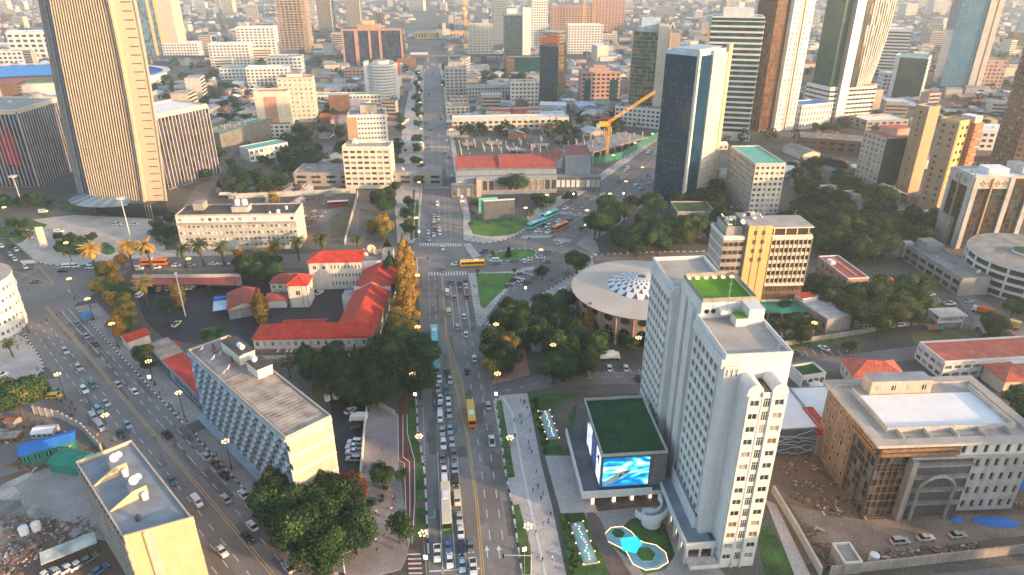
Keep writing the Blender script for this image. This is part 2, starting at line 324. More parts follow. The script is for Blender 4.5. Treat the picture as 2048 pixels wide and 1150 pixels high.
court2 = slab('hotel_court', [(1150, 1028), (1330, 1010), (1450, 1150), (1460, 1200), (1200, 1200), (1185, 1100)], PZ, 'paving_grey')
garden = slab('garden_lawn', [(1056, 790), (1158, 785), (1150, 830), (1135, 912), (1090, 912), (1075, 860)], PZ + .05, 'lawn')
garden2 = slab('garden_lawn', [(1118, 1028), (1168, 1026), (1190, 1080), (1220, 1150), (1230, 1180), (1145, 1180), (1130, 1100)], PZ + .05, 'lawn')
gpath = slab('garden_path', [(1130, 912), (1112, 880), (1104, 842), (1110, 815), (1135, 797), (1160, 790), (1230, 786), (1230, 796), (1170, 802), (1145, 815), (1136, 840), (1142, 875), (1155, 912)], PZ + .07, 'paving_brown', smooth=1)
gpath2 = slab('garden_path', [(1166, 1028), (1195, 1025), (1220, 1085), (1250, 1130), (1280, 1180), (1235, 1180), (1205, 1120)], PZ + .07, 'paving_brown', smooth=1)
poollawn = slab('pool_lawn', [(1215, 1085), (1260, 1120), (1290, 1150), (1330, 1140), (1350, 1110), (1330, 1050), (1290, 1030), (1260, 1040)], PZ + .05, 'lawn')
prom_band = slab('promenade_band', [(1016, 962), (1088, 958), (1094, 985), (1022, 990)], PZ + .02, 'paving_brown')
verge1 = slab('verge_lawn', [(993, 803), (1003, 801), (1030, 955), (1014, 957)], PZ + .08, 'lawn')
verge2 = slab('verge_lawn', [(1026, 1012), (1038, 1010), (1060, 1092), (1064, 1150), (1046, 1150), (1042, 1130)], PZ + .08, 'lawn')
vl1 = slab('verge_lawn', [(817, 800), (831, 800), (832, 860), (846, 940), (849, 1002), (832, 1003), (828, 920), (814, 870)], PZ + .06, 'lawn')
vl2 = slab('verge_lawn', [(832, 1018), (850, 1018), (852, 1075), (834, 1078)], PZ + .06, 'lawn')
vl3 = slab('verge_lawn', [(826, 570), (834, 585), (838, 640), (838, 660), (832, 655), (828, 620)], PZ + .06, 'lawn')
vl4 = slab('verge_lawn', [(832, 400), (838, 400), (836, 475), (828, 478)], PZ + .06, 'lawn')
cyc = slab('cycle_path', [(797, 800), (810, 790), (812, 870), (828, 925), (829, 1000), (822, 1090), (816, 1090), (812, 1020), (809, 930), (797, 920)], PZ + .04, 'cycle_red')
cyc2 = slab('cycle_path', [(826, 380), (830, 380), (826, 480), (820, 480)], PZ + .04, 'cycle_red')
tl = []
for i, p in enumerate([[(0, 455), (35, 440), (60, 470), (40, 490), (0, 480)], [(70, 405), (95, 400), (108, 425), (80, 440)], [(45, 430), (75, 445), (100, 450), (70, 462), (40, 455)],
                       [(120, 480), (170, 470), (185, 500), (150, 512), (120, 505)], [(205, 480), (235, 500), (220, 512), (200, 505)], [(115, 400), (150, 405), (152, 425), (125, 428)], [(0, 400), (40, 395), (45, 412), (0, 415)],
                       [(335, 440), (400, 400), (400, 440), (345, 490), (320, 490)]]):
    slab('tower_garden_lawn', p, .22, 'lawn', smooth=1)
slab('site_lawn', [(660, 440), (705, 400), (700, 470), (660, 478)], .1, 'lawn_dry'); slab('yard_lawn', [(398, 660), (430, 652), (456, 662), (450, 676), (420, 682), (400, 675)], .25, 'lawn', smooth=1)
slab('hotel_lawn', [(1820, 670), (1880, 655), (1960, 660), (1940, 675), (1830, 690)], .12, 'lawn_dry'); slab('hotel_lawn', [(1570, 680), (1700, 662), (1760, 650), (1760, 668), (1580, 700)], .12, 'lawn')
slab('tower_back_lawn', [(1510, 1060), (1540, 1050), (1600, 1160), (1540, 1180)], .12, 'lawn'); slab('tower_back_path', [(1530, 1000), (1552, 1010), (1620, 1150), (1600, 1180)], .16, 'paving')
slab('far_lawn', [(1920, 318), (1990, 300), (2060, 325), (2060, 345), (1960, 345)], .12, 'lawn_dry'); slab('sports_court', [(1690, 415), (1720, 408), (1765, 430), (1735, 442)], .12, 'lawn_dry')
# painted markings, one part per road
mk = MB(); Z = RZ + .035; W_ = 'paint_white'; Y_ = 'paint_yellow'
for o in (-.22, .22):
    line(mk, [(883, 551), (891, 665)], .22, Y_, Z) if o < 0 else line(mk, [(885, 551), (895, 683)], .22, Y_, Z)
line(mk, [(891, 665), (909, 766), (934, 878)], .25, Y_, Z); line(mk, [(893, 670), (926, 766), (937, 876)], .25, Y_, Z)
A, B, C_, D_ = P2((891, 672)), P2((934, 870)), P2((894, 672)), P2((936.5, 870)); m1, m2 = P2((909, 766)), P2((926, 766))
for i in range(44):
    t = i / 43
    pa = A.lerp(m1, t * 2) if t < .5 else m1.lerp(B, t * 2 - 1); pb = C_.lerp(m2, t * 2) if t < .5 else m2.lerp(D_, t * 2 - 1)
    strip(mk, pa, pb + (m1 - A).normalized() * .9, .28, Z, Y_)
line(mk, [(934, 876), (952, 1010), (964, 1150), ('w', 2.2, 40)], .22, Y_, Z); line(mk, [(938, 876), (956, 1010), (968.5, 1150), ('w', 2.8, 40)], .22, Y_, Z)
for a in ([(900, 563), (908, 660)], [(911, 563), (923, 658)], [(926, 563), (941, 660)], [(875, 905), (886, 1150)], [(896, 914), (911, 1137)], [(914, 912), (934, 1140)], [(886, 551), (932, 550)]):
    line(mk, a, .22, W_, Z)
for a in ([(924, 664), (941, 766), (983, 1100), (988, 1150)], [(940, 664), (961, 766), (1010, 1110), (1016, 1150)], [(857, 556), (861, 660), (867, 780), (872, 840)], [(870, 556), (873, 660), (884, 780), (893, 900)], [(868, 390), (855, 480)], [(878, 390), (880, 480)],
          [(897, 390), (903, 480)], [(888, 390), (892, 480)], [(858, 130), (862, 240), (866, 375)], [(866, 130), (874, 240), (884, 375)], [(874, 130), (884, 240), (899, 375)]):
    line(mk, a, .2, W_, Z, (3.2, 4.2))
line(mk, [(846, 816), (850, 930), (857, 1100)], .25, W_, Z, (.7, .9))
line(mk, [(859, 1143), (960, 1137)], .5, W_, Z)
for i, (a, b) in enumerate((((855, 548), (934, 546)), ((838, 489), (924, 490)), ((848, 375), (908, 375)), ((850, 294), (898, 294)))):
    p, q = P2(a), P2(b); n = int((q - p).length / 1.25)
    for k in range(n):
        c = p.lerp(q, (k + .5) / n); strip(mk, c + Vector((0.3, -2, 0)), c + Vector((-.2, 2, 0)), .62, Z, W_)
for k in range(5):                                           # yellow keep-clear box
    line(mk, [(894, 618 + k * 4), (938, 618 + k * 4)], .2, Y_, Z + .004)
for (x, y) in ((976, 1118), (1000, 1117)):                   # lane arrows
    p = P2((x, y)); strip(mk, p, p + Vector((-.35, 2.6, 0)), .25, Z, W_); mk.face([(p.x - .9, p.y + 2.5, Z + .002), (p.x + .3, p.y + 2.6, Z + .002), (p.x - .5, p.y + 4.2, Z + .002)], W_)
p = P2((869, 1035)); strip(mk, p, p + Vector((-.3, 2.5, 0)), .25, Z, W_); strip(mk, p, p + Vector((-1.3, 0, 0)), .25, Z, W_)
mk_o = mk.build('lane_markings', avenue); mk_o["kind"] = "stuff"
mk = MB(); Z = RZ + .06
def dl(o, t0, t1, w=.22, c=W_, dash=None): line(mk, [dg(t0, o), dg(t1, o)], w, c, Z, dash)
dl(-.35, -30, 318, .2, Y_); dl(.35, -30, 318, .2, Y_)
for o in (3.2, 5.8):
    dl(o, 276, 308); dl(o, -30, 270, .2, W_, (3, 4)); 
for o in (-3.9, -6.5, -9.2): dl(o, -30, 312, .2, W_, (3, 4))
dl(3.2, 222, 270); dl(3.2, 176, 200); dl(5.8, 176, 200); dl(-3.9, 100, 118)
for a in ([(-40, 535), (80, 535)], [(80, 535), (108, 569)], [(108, 569), (-40, 571)], [(-40, 520), (108, 569)], [(80, 535), (-40, 600)]): line(mk, a, .3, Y_, Z)
for (a, b) in (((138, 583), (168, 600)), ((42, 525), (70, 523))):
    p, q = P2(a), P2(b); n = 8
    for k in range(n):
        c = p.lerp(q, (k + .5) / n); strip(mk, c + Vector((2, -2.0, 0)), c + Vector((-2, 2.0, 0)), .6, Z, W_)
p, q = P2((690, 1150)), P2((810, 1140))
for k in range(12):
    c = p.lerp(q, (k + .5) / 12); strip(mk, c + Vector((-.8, -2, 0)), c + Vector((.8, 2, 0)), .6, PZ + .2, W_) if False else None
o = mk.build('lane_markings', boulevard); o["kind"] = "stuff"
mk = MB(); Z = RZ + .055
for (a, b, sx) in (((1043, 474), (1102, 473), 1.2), ((1108, 479), (1142, 482), 1.2), ((1118, 425), (1175, 432), 1.2), ((1040, 540), (1068, 536), .8), ((960, 640), (985, 648), .8)):
    p, q = P2(a), P2(b); n = max(4, int((q - p).length / 1.3))
    for k in range(n):
        c = p.lerp(q, (k + .5) / n); strip(mk, c + Vector((-sx, -2, 0)), c + Vector((sx, 2, 0)), .62, Z, W_)
for a in ([(1105, 470), (1150, 440), (1215, 393), (1300, 325), (1390, 245)], [(1108, 471), (1153, 441), (1218, 394), (1303, 326), (1393, 246)]): line(mk, a, .2, Y_, Z)
for a in ([(1070, 465), (1145, 410), (1200, 372), (1320, 284)], [(1090, 468), (1160, 415), (1240, 360), (1330, 292)], [(1125, 470), (1190, 425), (1270, 365), (1350, 300)], [(1140, 474), (1205, 430), (1290, 365)],
          [(1010, 590), (1050, 555), (1075, 540)], [(990, 625), (1030, 580), (1065, 548)], [(1190, 519), (1300, 513), (1420, 511)]): line(mk, a, .2, W_, Z, (3, 4))
line(mk, [(1063, 467), (1100, 468)], .5, W_, Z)
o = mk.build('lane_markings', junction); o["kind"] = "stuff"
mk = MB(); Z = RZ + .09
for k in range(11):
    x = 1140 + k * 17; line(mk, [(x, 738), (x + 5, 747)], .2, W_, Z)
for k in range(7):
    x = 1590 + k * 17; line(mk, [(x, 700), (x + 9, 712)], .2, W_, Z)
for k in range(9):
    x = 1835 + k * 16; line(mk, [(x, 668 - k * .8), (x + 9, 678 - k * .8)], .2, W_, Z)
line(mk, [(1010, 782), (1120, 757), (1290, 753)], .2, W_, Z, (2, 3))
o = mk.build('bay_markings', local); o["kind"] = "stuff"
mk = MB(); line(mk, [(1024, 826), (1054, 986), (1092, 1155)], .7, 'kerb_white', PZ + .06); line(mk, [(1006, 795), (1024, 826)], .7, 'kerb_white', PZ + .06); mk.build('white_inlay', prom)
mk = MB()
for a in ([(796, 830), (797, 922), (809, 928), (812, 1020), (817, 1095)], [(806, 830), (806, 915), (819, 925), (820, 1000), (819, 1090)], [(814, 830), (815, 868), (829, 920), (830, 1000), (824, 1090)]): line(mk, a, .22, 'kerb_white', PZ + .09)
mk.build('edge_line', cyc)
mk = MB(); p, q = P2((828, 1110)), P2((831, 1148))
for k in range(9): c = p.lerp(q, k / 8); strip(mk, c + Vector((-1.6, 0, 0)), c + Vector((1.6, .1, 0)), .5, PZ + .06, 'cycle_red' if k % 2 else 'kerb_white')
mk.build('crossing_stripes', median)
# tall kerbs painted black and white
kerb('painted_kerb', [dg(188, 9.4), dg(186, 8.4), dg(60, 8.4), dg(52, 9.5), (600, 1110), (640, 1142), (700, 1152)], pv_blvd)
kerb('painted_kerb', [dg(306, 8.4), dg(194, 8.4)], pv_blvd2); kerb('painted_kerb', [(1184, 513), (1150, 546), (1086, 587), (1030, 627), (995, 667)], pv_slip)
kerb('painted_kerb', [dg(300, -12.6), dg(264, -12.6), dg(258, -16.8), dg(254.5, -30), dg(261, -60)], pv_round, smooth=2)
kerb('painted_kerb', [(20, 477), (60, 514), (80, 528), (120, 532), (230, 521)], pv_tower, smooth=2); kerb('painted_kerb', [(927, 470), (946, 484), (978, 488), (1024, 475), (1046, 462)], pv_far_r, smooth=2)
kerb('painted_kerb', [(960, 520), (1020, 523), (1062, 518), (1078, 506), (1066, 497), (1030, 497), (985, 504)], leaf, smooth=2); kerb('painted_kerb', [(1188, 510), (1240, 507), (1314, 504), (1440, 502)], pv_park)
kerb('painted_kerb', [(833, 800), (835, 860), (843, 905), (850, 953), (855, 1066), (857, 1110)], median, cols=('kerb_white', 'kerb_white', 'kerb_black'))
kerb('painted_kerb', [(992, 803), (1013, 956), (1025, 1013), (1042, 1133), (1045, 1150)], prom, cols=('kerb_white', 'kerb_grey', 'kerb_black'))
kerb('painted_kerb', [(937, 547), (956, 656), (978, 627), (1000, 596), (1034, 561), (1050, 539)], tri, cols=('kerb_white', 'kerb_grey'))
kerb('painted_kerb', [(1176, 466), (1240, 429), (1335, 361)], pv_park); kerb('painted_kerb', [(1046, 461), (1082, 432), (1132, 403), (1182, 377), (1314, 280)], pv_far_r, cols=('kerb_white', 'kerb_grey'))
# ------------------------------------------------------------ building kit
WINMESH = {}
GL_N = ('gl_dark', 'gl_dark', 'gl_mid', 'gl_dark', 'gl_cur')
def win_mesh(w, h, fr, gl, mull=1, tr=True):
    k = (round(w, 2), round(h, 2), fr, gl, mull, tr)
    if k not in WINMESH:
        mb = MB(); t = min(.12, w * .07); d = .10
        mb.box(-w / 2, w / 2, -d, 0, -h / 2, -h / 2 + t, fr, skip=(0,)); mb.box(-w / 2, w / 2, -d, 0, h / 2 - t, h / 2, fr, skip=(1,))
        mb.box(-w / 2, -w / 2 + t, -d + .003, 0, -h / 2 + t, h / 2 - t, fr, skip=(0, 1)); mb.box(w / 2 - t, w / 2, -d + .003, 0, -h / 2 + t, h / 2 - t, fr, skip=(0, 1))
        for i in range(mull):
            x = -w / 2 + w * (i + 1) / (mull + 1); mb.box(x - t * .35, x + t * .35, -d + .01, 0, -h / 2 + t, h / 2 - t, fr, skip=(0, 1, 4))
        if tr: mb.box(-w / 2 + t, w / 2 - t, -d + .02, 0, h * .18, h * .18 + t * .6, fr, skip=(4,))
        pn = MB(); pn.face([(-w / 2 + t, -.03, -h / 2 + t), (w / 2 - t, -.03, -h / 2 + t), (w / 2 - t, -.03, h / 2 - t), (-w / 2 + t, -.03, h / 2 - t)], gl)
        WINMESH[k] = (mb.mesh('window'), pn.mesh('pane'))
    return WINMESH[k]
def window(parent, ms, loc, rz, name='window'):
    o = link(name, ms[0], parent, loc, rz); link('pane', ms[1], o); return o
class Bld:
    """one building: an Empty at its front-left base corner; x along the front, y into the depth, z up"""
    def __init__(s, name, label, cat, A, ang, W, D, H, group=None):
        s.W, s.D, s.H = W, D, H; s.A = A; s.ang = ang; s.ox = s.oy = s.oa = 0.0
        s.root = empty(name, (A.x, A.y, 0), ang, label, cat, group); s.parts = {}; s.stuffset = set()
        FOOT.append((A, ang, W, D))
    def mb(s, part, stuff=False):
        if part not in s.parts: s.parts[part] = MB()
        if stuff: s.stuffset.add(part)
        return s.parts[part]
    def sub(s, ox, oy, W, D, H, oa=0.0):
        """a block of the same building with its own origin, size and turn"""
        b = Bld.__new__(Bld); b.root, b.parts, b.stuffset, b.A, b.ang = s.root, s.parts, s.stuffset, s.A, s.ang
        b.W, b.D, b.H, b.ox, b.oy, b.oa = W, D, H, ox, oy, oa; return b
    def T(s, x, y, z):
        c, n = math.cos(s.oa), math.sin(s.oa); return (s.ox + c * x - n * y, s.oy + n * x + c * y, z)
    def tbox(s, part, x0, x1, y0, y1, z0, z1, m, mt=None, skip=()):
        s.mb(part).hexa([s.T(x0, y0, z0), s.T(x1, y0, z0), s.T(x1, y1, z0), s.T(x0, y1, z0), s.T(x0, y0, z1), s.T(x1, y0, z1), s.T(x1, y1, z1), s.T(x0, y1, z1)], m, mt, skip)
    def map(s, side):
        W, D, T, a_ = s.W, s.D, s.T, s.oa
        return {'F': (lambda a, o, z: T(a, -o, z), W, a_), 'R': (lambda a, o, z: T(W + o, a, z), D, a_ + math.pi / 2),
                'B': (lambda a, o, z: T(W - a, D + o, z), W, a_ + math.pi), 'L': (lambda a, o, z: T(-o, D - a, z), D, a_ - math.pi / 2)}[side]
    def fbox(s, part, side, a0, a1, o0, o1, z0, z1, m):
        f, L, r = s.map(side)
        p = [f(a0, o1, z0), f(a1, o1, z0), f(a1, o0, z0), f(a0, o0, z0), f(a0, o1, z1), f(a1, o1, z1), f(a1, o0, z1), f(a0, o0, z1)]
        s.mb(part).hexa(p, m)
    def core(s, m, z0=-.3, z1=None, roof='roof_grey', par=.9, inset=0.0, pm=None):
        z1 = s.H if z1 is None else z1; i = inset; e = .3; W, D = s.W, s.D
        s.tbox('wall', i, W - i, i, D - i, z0, z1, m, skip=(0, 1))
        s.mb('roof').face([s.T(i + e, i + e, z1 - .02), s.T(W - i - e, i + e, z1 - .02), s.T(W - i - e, D - i - e, z1 - .02), s.T(i + e, D - i - e, z1 - .02)], roof)
        if par > 0:
            pm = pm or m; o = .04; z = z1 - .05; t = z1 + par
            s.tbox('parapet', i - o, W - i + o, i - o, i + e, z, t, pm); s.tbox('parapet', i - o, W - i + o, D - i - e, D - i + o, z, t, pm)
            s.tbox('parapet', i - o, i + e, i + e, D - i - e, z, t - .004, pm); s.tbox('parapet', W - i - e, W - i + o, i + e, D - i - e, z, t - .004, pm)
    def grid(s, side, z0, z1, rows, cols, m, ww=.6, wh=.55, a0=0., a1=None, out=.22, fr='white', gl=GL_N, mull=1, ind=True, sill=.5, relief=True, tr=True, skipcells=()):
        f, L, r = s.map(side); a1 = L if a1 is None else a1; cw = (a1 - a0) / cols; ch = (z1 - z0) / rows; w = cw * ww; h = ch * wh
        if relief:
            b = [z0] + [z0 + ch * (k + .5) + dz for k in range(rows) for dz in (-h / 2 + (sill - .5) * ch, h / 2 + (sill - .5) * ch)] + [z1]
            for k in range(0, len(b), 2):
                if b[k + 1] - b[k] > .02: s.fbox('wall', side, a0, a1, 0, out, b[k], b[k + 1], m)
            for c in range(cols + 1):
                x0 = a0 + c * cw - (cw - w) / 2; x1 = x0 + (cw - w); x0 = max(a0, x0); x1 = min(a1, x1)
                if x1 - x0 > .02:
                    s.fbox('wall', side, x0, x1, 0, out - .004, z0, z1, m)
        for k in range(rows):
            for c in range(cols):
                if (k, c) in skipcells: continue
                g = gl if isinstance(gl, str) else rnd.choice(gl); z = z0 + ch * (k + .5) + (sill - .5) * ch; x = a0 + cw * (c + .5)
                if ind:
                    window(s.root, win_mesh(w, h, fr, g, mull, tr), f(x, .03, z), r)
                else:
                    q = s.mb('windows', True)
                    o = .03 if relief else .06
                    q.face([f(x - w / 2, o, z - h / 2), f(x + w / 2, o, z - h / 2), f(x + w / 2, o, z + h / 2), f(x - w / 2, o, z + h / 2)], g)
                    if mull: q.face([f(x - .07, o + .04, z - h / 2), f(x + .07, o + .04, z - h / 2), f(x + .07, o + .04, z + h / 2), f(x - .07, o + .04, z + h / 2)], fr)
    def ribbon(s, side, z0, z1, rows, m, gl='gl_dark', frac=.45, out=.35, a0=0., a1=None, mull=0, mm=None):
        f, L, r = s.map(side); a1 = L if a1 is None else a1; ch = (z1 - z0) / rows
        for k in range(rows + 1):
            zz = z0 + k * ch; s.fbox('spandrels', side, a0, a1, 0, out, max(z0, zz - ch * frac / 2), min(z1, zz + ch * frac / 2), m)
        s.stuffset.add('spandrels')
        gg = gl if not isinstance(gl, str) else (gl,)
        q = s.mb('glazing', True); n = max(1, mull or int((a1 - a0) / 4))
        for k in range(rows):
            for c in range(n):
                x0 = a0 + (a1 - a0) * c / n; x1 = a0 + (a1 - a0) * (c + 1) / n; zz = z0 + k * ch
                q.face([f(x0, .04, zz), f(x1, .04, zz), f(x1, .04, zz + ch), f(x0, .04, zz + ch)], rnd.choice(gg))
        if mull:
            for c in range(mull + 1):
                x = a0 + (a1 - a0) * c / mull; s.fbox('mullions', side, max(a0, x - .08), min(a1, x + .08), 0, out * .6, z0, z1, mm or m)
            s.stuffset.add('mullions')
    def curtain(s, side, z0, z1, rows, cols, gl, mm='metal_dark', a0=0., a1=None, bars=True, out=.1, bw=.07):
        f, L, r = s.map(side); a1 = L if a1 is None else a1; ch = (z1 - z0) / rows; cw = (a1 - a0) / cols; q = s.mb('glazing', True)
        gg = gl if not isinstance(gl, str) else (gl,)
        for k in range(rows):
            for c in range(cols):
                j = [rnd.uniform(0, .05) for _ in range(2)]; x0 = a0 + cw * c; zz = z0 + k * ch
                q.face([f(x0, .05 + j[0], zz), f(x0 + cw, .05 + j[1], zz), f(x0 + cw, .05 + j[1], zz + ch), f(x0, .05 + j[0], zz + ch)], rnd.choice(gg))
        if bars:
            for c in range(cols + 1):
                x = a0 + cw * c; s.fbox('mullions', side, max(a0, x - bw), min(a1, x + bw), .02, .1 + out, z0, z1, mm)
            for k in range(rows + 1):
                zz = z0 + ch * k; s.fbox('mullions', side, a0, a1, .02, .08 + out, max(z0, zz - bw), min(z1, zz + bw), mm)
            s.stuffset.add('mullions')
    def fins(s, side, z0, z1, n, m, w=.3, out=.6, a0=0., a1=None, part='fins'):
        f, L, r = s.map(side); a1 = L if a1 is None else a1
        for c in range(n + 1):
            x = a0 + (a1 - a0) * c / n; s.fbox(part, side, max(a0, x - w / 2), min(a1, x + w / 2), 0, out, z0, z1, m)
        s.stuffset.add(part)
    def bands(s, side, zs, m, t=.5, out=.4, a0=0., a1=None, part='band'):
        f, L, r = s.map(side); a1 = L if a1 is None else a1
        for z in zs: s.fbox(part, side, a0, a1, 0, out, z - t / 2, z + t / 2, m)
        s.stuffset.add(part)
    def penthouse(s, x0, x1, y0, y1, h, m='concrete_pale', roof='roof_grey', z=None, part='penthouse'):
        z = s.H if z is None else z; s.tbox(part, x0, x1, y0, y1, z - .1, z + h, m, roof); s.tbox(part, x0 - .15, x1 + .15, y0 - .15, y1 + .15, z + h - .25, z + h + .12, m, roof)
    def tank(s, x, y, z, r=1.0, h=2.2, m='roof_white', part='water_tank'):
        mb = MB(); mb.frus(x, y, z, z + h * .85, r, r, 10, m); mb.frus(x, y, z + h * .85, z + h, r, r * .4, 10, m); mb.build(part, s.root)
    def dish(s, x, y, z, r=1.2, az=-1.2, m='white'):
        mb = MB(); mb.bar((x, y, z - .1), (x, y, z + r), .08, 'steel')
        d = Vector((math.cos(az) * .75, math.sin(az) * .75, .66)); c = Vector((x, y, z + r)); a = d.orthogonal().normalized(); b = d.cross(a); n = 12
        ring = [[c + (a * math.cos(2 * math.pi * i / n) + b * math.sin(2 * math.pi * i / n)) * (r * k) + d * (r * .35 * k * k) for i in range(n)] for k in (.08, .6, 1.0)]
        for q, w in zip(ring, ring[1:]):
            for i in range(n): mb.face([q[i], q[(i + 1) % n], w[(i + 1) % n], w[i]], m)
        mb.face(ring[0], m); mb.bar(c, c + d * r * .9, .03, 'steel'); mb.build('satellite_dish', s.root)
    def mast(s, x, y, z, h, r=.12, m='steel', part='antenna_mast'):
        mb = MB(); mb.bar((x, y, z - .2), (x, y, z + h), r, m, 5, r * .4)
        for k in (.4, .6, .8): mb.bar((x - .5, y, z + h * k), (x + .5, y, z + h * k), .05, m)
        mb.build(part, s.root)
    def clutter(s, n, x0=1., x1=None, y0=1., y1=None, z=None):
        x1 = s.W - 1 if x1 is None else x1; y1 = s.D - 1 if y1 is None else y1; z = s.H if z is None else z
        for _ in range(n):
            x = rnd.uniform(x0, x1); y = rnd.uniform(y0, y1); k = rnd.random()
            if k < .4: s.tank(x, y, z, rnd.uniform(.5, 1.0), rnd.uniform(1.2, 2.2), rnd.choice(('roof_white', 'concrete_pale', 'metal_dark')))
            elif k < .6: s.dish(x, y, z, rnd.uniform(.6, 1.2), rnd.uniform(-2, 0))
            else:
                mb = MB(); a, b, c = rnd.uniform(.6, 1.6), rnd.uniform(.5, 1.2), rnd.uniform(.5, 1.3); mb.box(x - a, x + a, y - b, y + b, z - .05, z + c, rnd.choice(('steel', 'concrete_pale', 'roof_tin', 'white'))); mb.build('air_unit', s.root)
    def roof_gable(s, x0, x1, y0, y1, z, rise, m, along='x', over=.4, hip0=True, hip1=True, part='roof', wall=None, cap=None):
        mb = MB(); x0 -= over; x1 += over; y0 -= over; y1 += over
        if along == 'x':
            yc = (y0 + y1) / 2; k = min((y1 - y0) / 2, (x1 - x0) / 2); a = (x0 + (k if hip0 else 0), yc, z + rise); b = (x1 - (k if hip1 else 0), yc, z + rise)
        else:
            xc = (x0 + x1) / 2; k = min((x1 - x0) / 2, (y1 - y0) / 2); a = (xc, y0 + (k if hip0 else 0), z + rise); b = (xc, y1 - (k if hip1 else 0), z + rise)
        c = [(x0, y0, z), (x1, y0, z), (x1, y1, z), (x0, y1, z)]; wall = wall or m
        if along == 'x':
            mb.face([c[0], c[1], b, a], m); mb.face([c[2], c[3], a, b], m); mb.face([c[1], c[2], b], m if hip1 else wall); mb.face([c[3], c[0], a], m if hip0 else wall)
            hips = [(c[0], a), (c[3], a), (c[1], b), (c[2], b)]
        else:
            mb.face([c[1], c[2], b, a], m); mb.face([c[3], c[0], a, b], m); mb.face([c[0], c[1], a], m if hip0 else wall); mb.face([c[2], c[3], b], m if hip1 else wall)
            hips = [(c[0], a), (c[1], a), (c[2], b), (c[3], b)]
        e = .18
        mb.box(x0, x1, y0, y1, z - e, z - .01, m, skip=(1,))
        A_, B_ = Vector(a), Vector(b); ns = int((x1 - x0 if along == 'x' else y1 - y0) / 1.3)          # sheet seams
        for side_ in (0, 1):
            for k in range(1, ns):
                t = k / ns
                lo = Vector((x0 + (x1 - x0) * t, (y0, y1)[side_], z)) if along == 'x' else Vector(((x0, x1)[side_], y0 + (y1 - y0) * t, z))
                i_ = 0 if along == 'x' else 1; u_ = lo[i_]; hi = A_.copy()
                if u_ < A_[i_]: f_ = (u_ - (x0, y0)[i_]) / max(.01, A_[i_] - (x0, y0)[i_])
                elif u_ > B_[i_]: f_ = ((x1, y1)[i_] - u_) / max(.01, (x1, y1)[i_] - B_[i_])
                else: f_ = 1.0
                hi[i_] = u_; hi[1 - i_] = lo[1 - i_] + (A_[1 - i_] - lo[1 - i_]) * f_; hi[2] = z + rise * f_
                mb.bar(lo, hi, .055, 'roof_red_old' if m == 'roof_red' else m, 3)
        cap = cap or m
        mb.bar(a, b, .12, cap)
        for p, q in hips: mb.bar(p, q, .1, cap)
        t = s.mb(part); n = len(t.v); t.v.extend(s.T(*v) for v in mb.v); t.f.extend(tuple(n + i for i in f) for f in mb.f); t.m.extend(mb.m)
    def done(s):
        for k, m in s.parts.items():
            o = m.build(k, s.root)
            if o and k in s.stuffset: o["kind"] = "stuff"
        return s
FOOT = []
def bp(h, FL, FR, BK=None, depth=None):
    """place from two surveyed front corners seen at height h, and a back corner or a depth"""
    a, b = P2(FL, h), P2(FR, h); d = b - a; d.z = 0; W = d.length; ang = math.atan2(d.y, d.x)
    if depth is None:
        k = P2(BK, h) - a; depth = abs(-math.sin(ang) * k.x + math.cos(ang) * k.y)
    return Vector((a.x, a.y, 0)), ang, W, depth
def wfoot(x, y, deg): return Vector((x, y, 0)), rad(deg)
def simple(name, label, cat, place, H, wall, roof, rows=0, cols=(0, 0), sides='FL', glass=GL_N, ww=.6, wh=.5, par=.8, ind=False, relief=False, fr='white', pent=None, group=None, clut=0, z0=0.5, pm=None):
    b = Bld(name, label, cat, *place, H, group); b.core(wall, roof=roof, par=par, pm=pm)
    if rows:
        for sd in sides:
            n = cols[0] if sd in 'FB' else cols[1]
            if n: b.grid(sd, z0, H, rows, n, wall, ww, wh, ind=ind, relief=relief, fr=fr, gl=glass)
    if pent: b.penthouse(*pent)
    if clut: b.clutter(clut)
    return b
# ------------------------------------------------------------ near and middle buildings
def lp(b, p, z=0.0):                 # a surveyed point in the building's own axes
    w = P2(p, z); d = w - b.A; c, s_ = math.cos(-b.ang), math.sin(-b.ang); return (c * d.x - s_ * d.y, s_ * d.x + c * d.y)
# white twin-slab hotel tower
b = Bld('hotel_tower', 'tall white twin slab tower with rooftop lawn beside the video pavilion', 'building', *wfoot(44.8, 122.6, 5.0), 14.5, 18.3, 55.0)
b.core('white_clean', roof='roof_screed', par=1.0)
b.grid('L', 6, 52, 14, 6, 'white_clean', .74, .62, a0=.5, a1=15.5, out=.28, mull=1, tr=False, gl=('gl_mid', 'gl_dark', 'gl_dark', 'gl_dark', 'gl_teal'))
b.bands('L', [53.6], 'white_clean', 2.2, .75); b.grid('F', 50, 53, 1, 3, 'white_clean', .5, .6, a0=0, a1=3.2, out=.2, ind=False)
b1 = b.sub(-1.0, 33.0, 14.5, 19.5, 55.0); b1.core('white_clean', roof='roof_screed', par=1.0)
b1.grid('L', 6, 52, 14, 7, 'white_clean', .74, .62, a0=.5, a1=17.5, out=.28, mull=1, tr=False, gl=('gl_mid', 'gl_dark', 'gl_dark', 'gl_dark', 'gl_teal')); b1.bands('L', [53.6], 'white_clean', 2.2, .75)
b1.bands('F', [10, 20, 30, 40, 50], 'white_clean', .3, .1, 0, 1.0)
c = b.sub(.8, 18.3, 13.2, 14.7, 58.5); c.core('white', roof='turf_bright', par=.3)
c.tbox('stair_shaft', -.9, 2.2, 3.0, 6.5, -.2, 56.0, 'white_clean'); c.tbox('stair_shaft', -.5, 1.5, 9.5, 12.5, -.2, 56.0, 'white_clean'); c.tbox('shaft_glazing', -.06, .2, 7.2, 9.0, 4, 54.5, 'gl_dark')
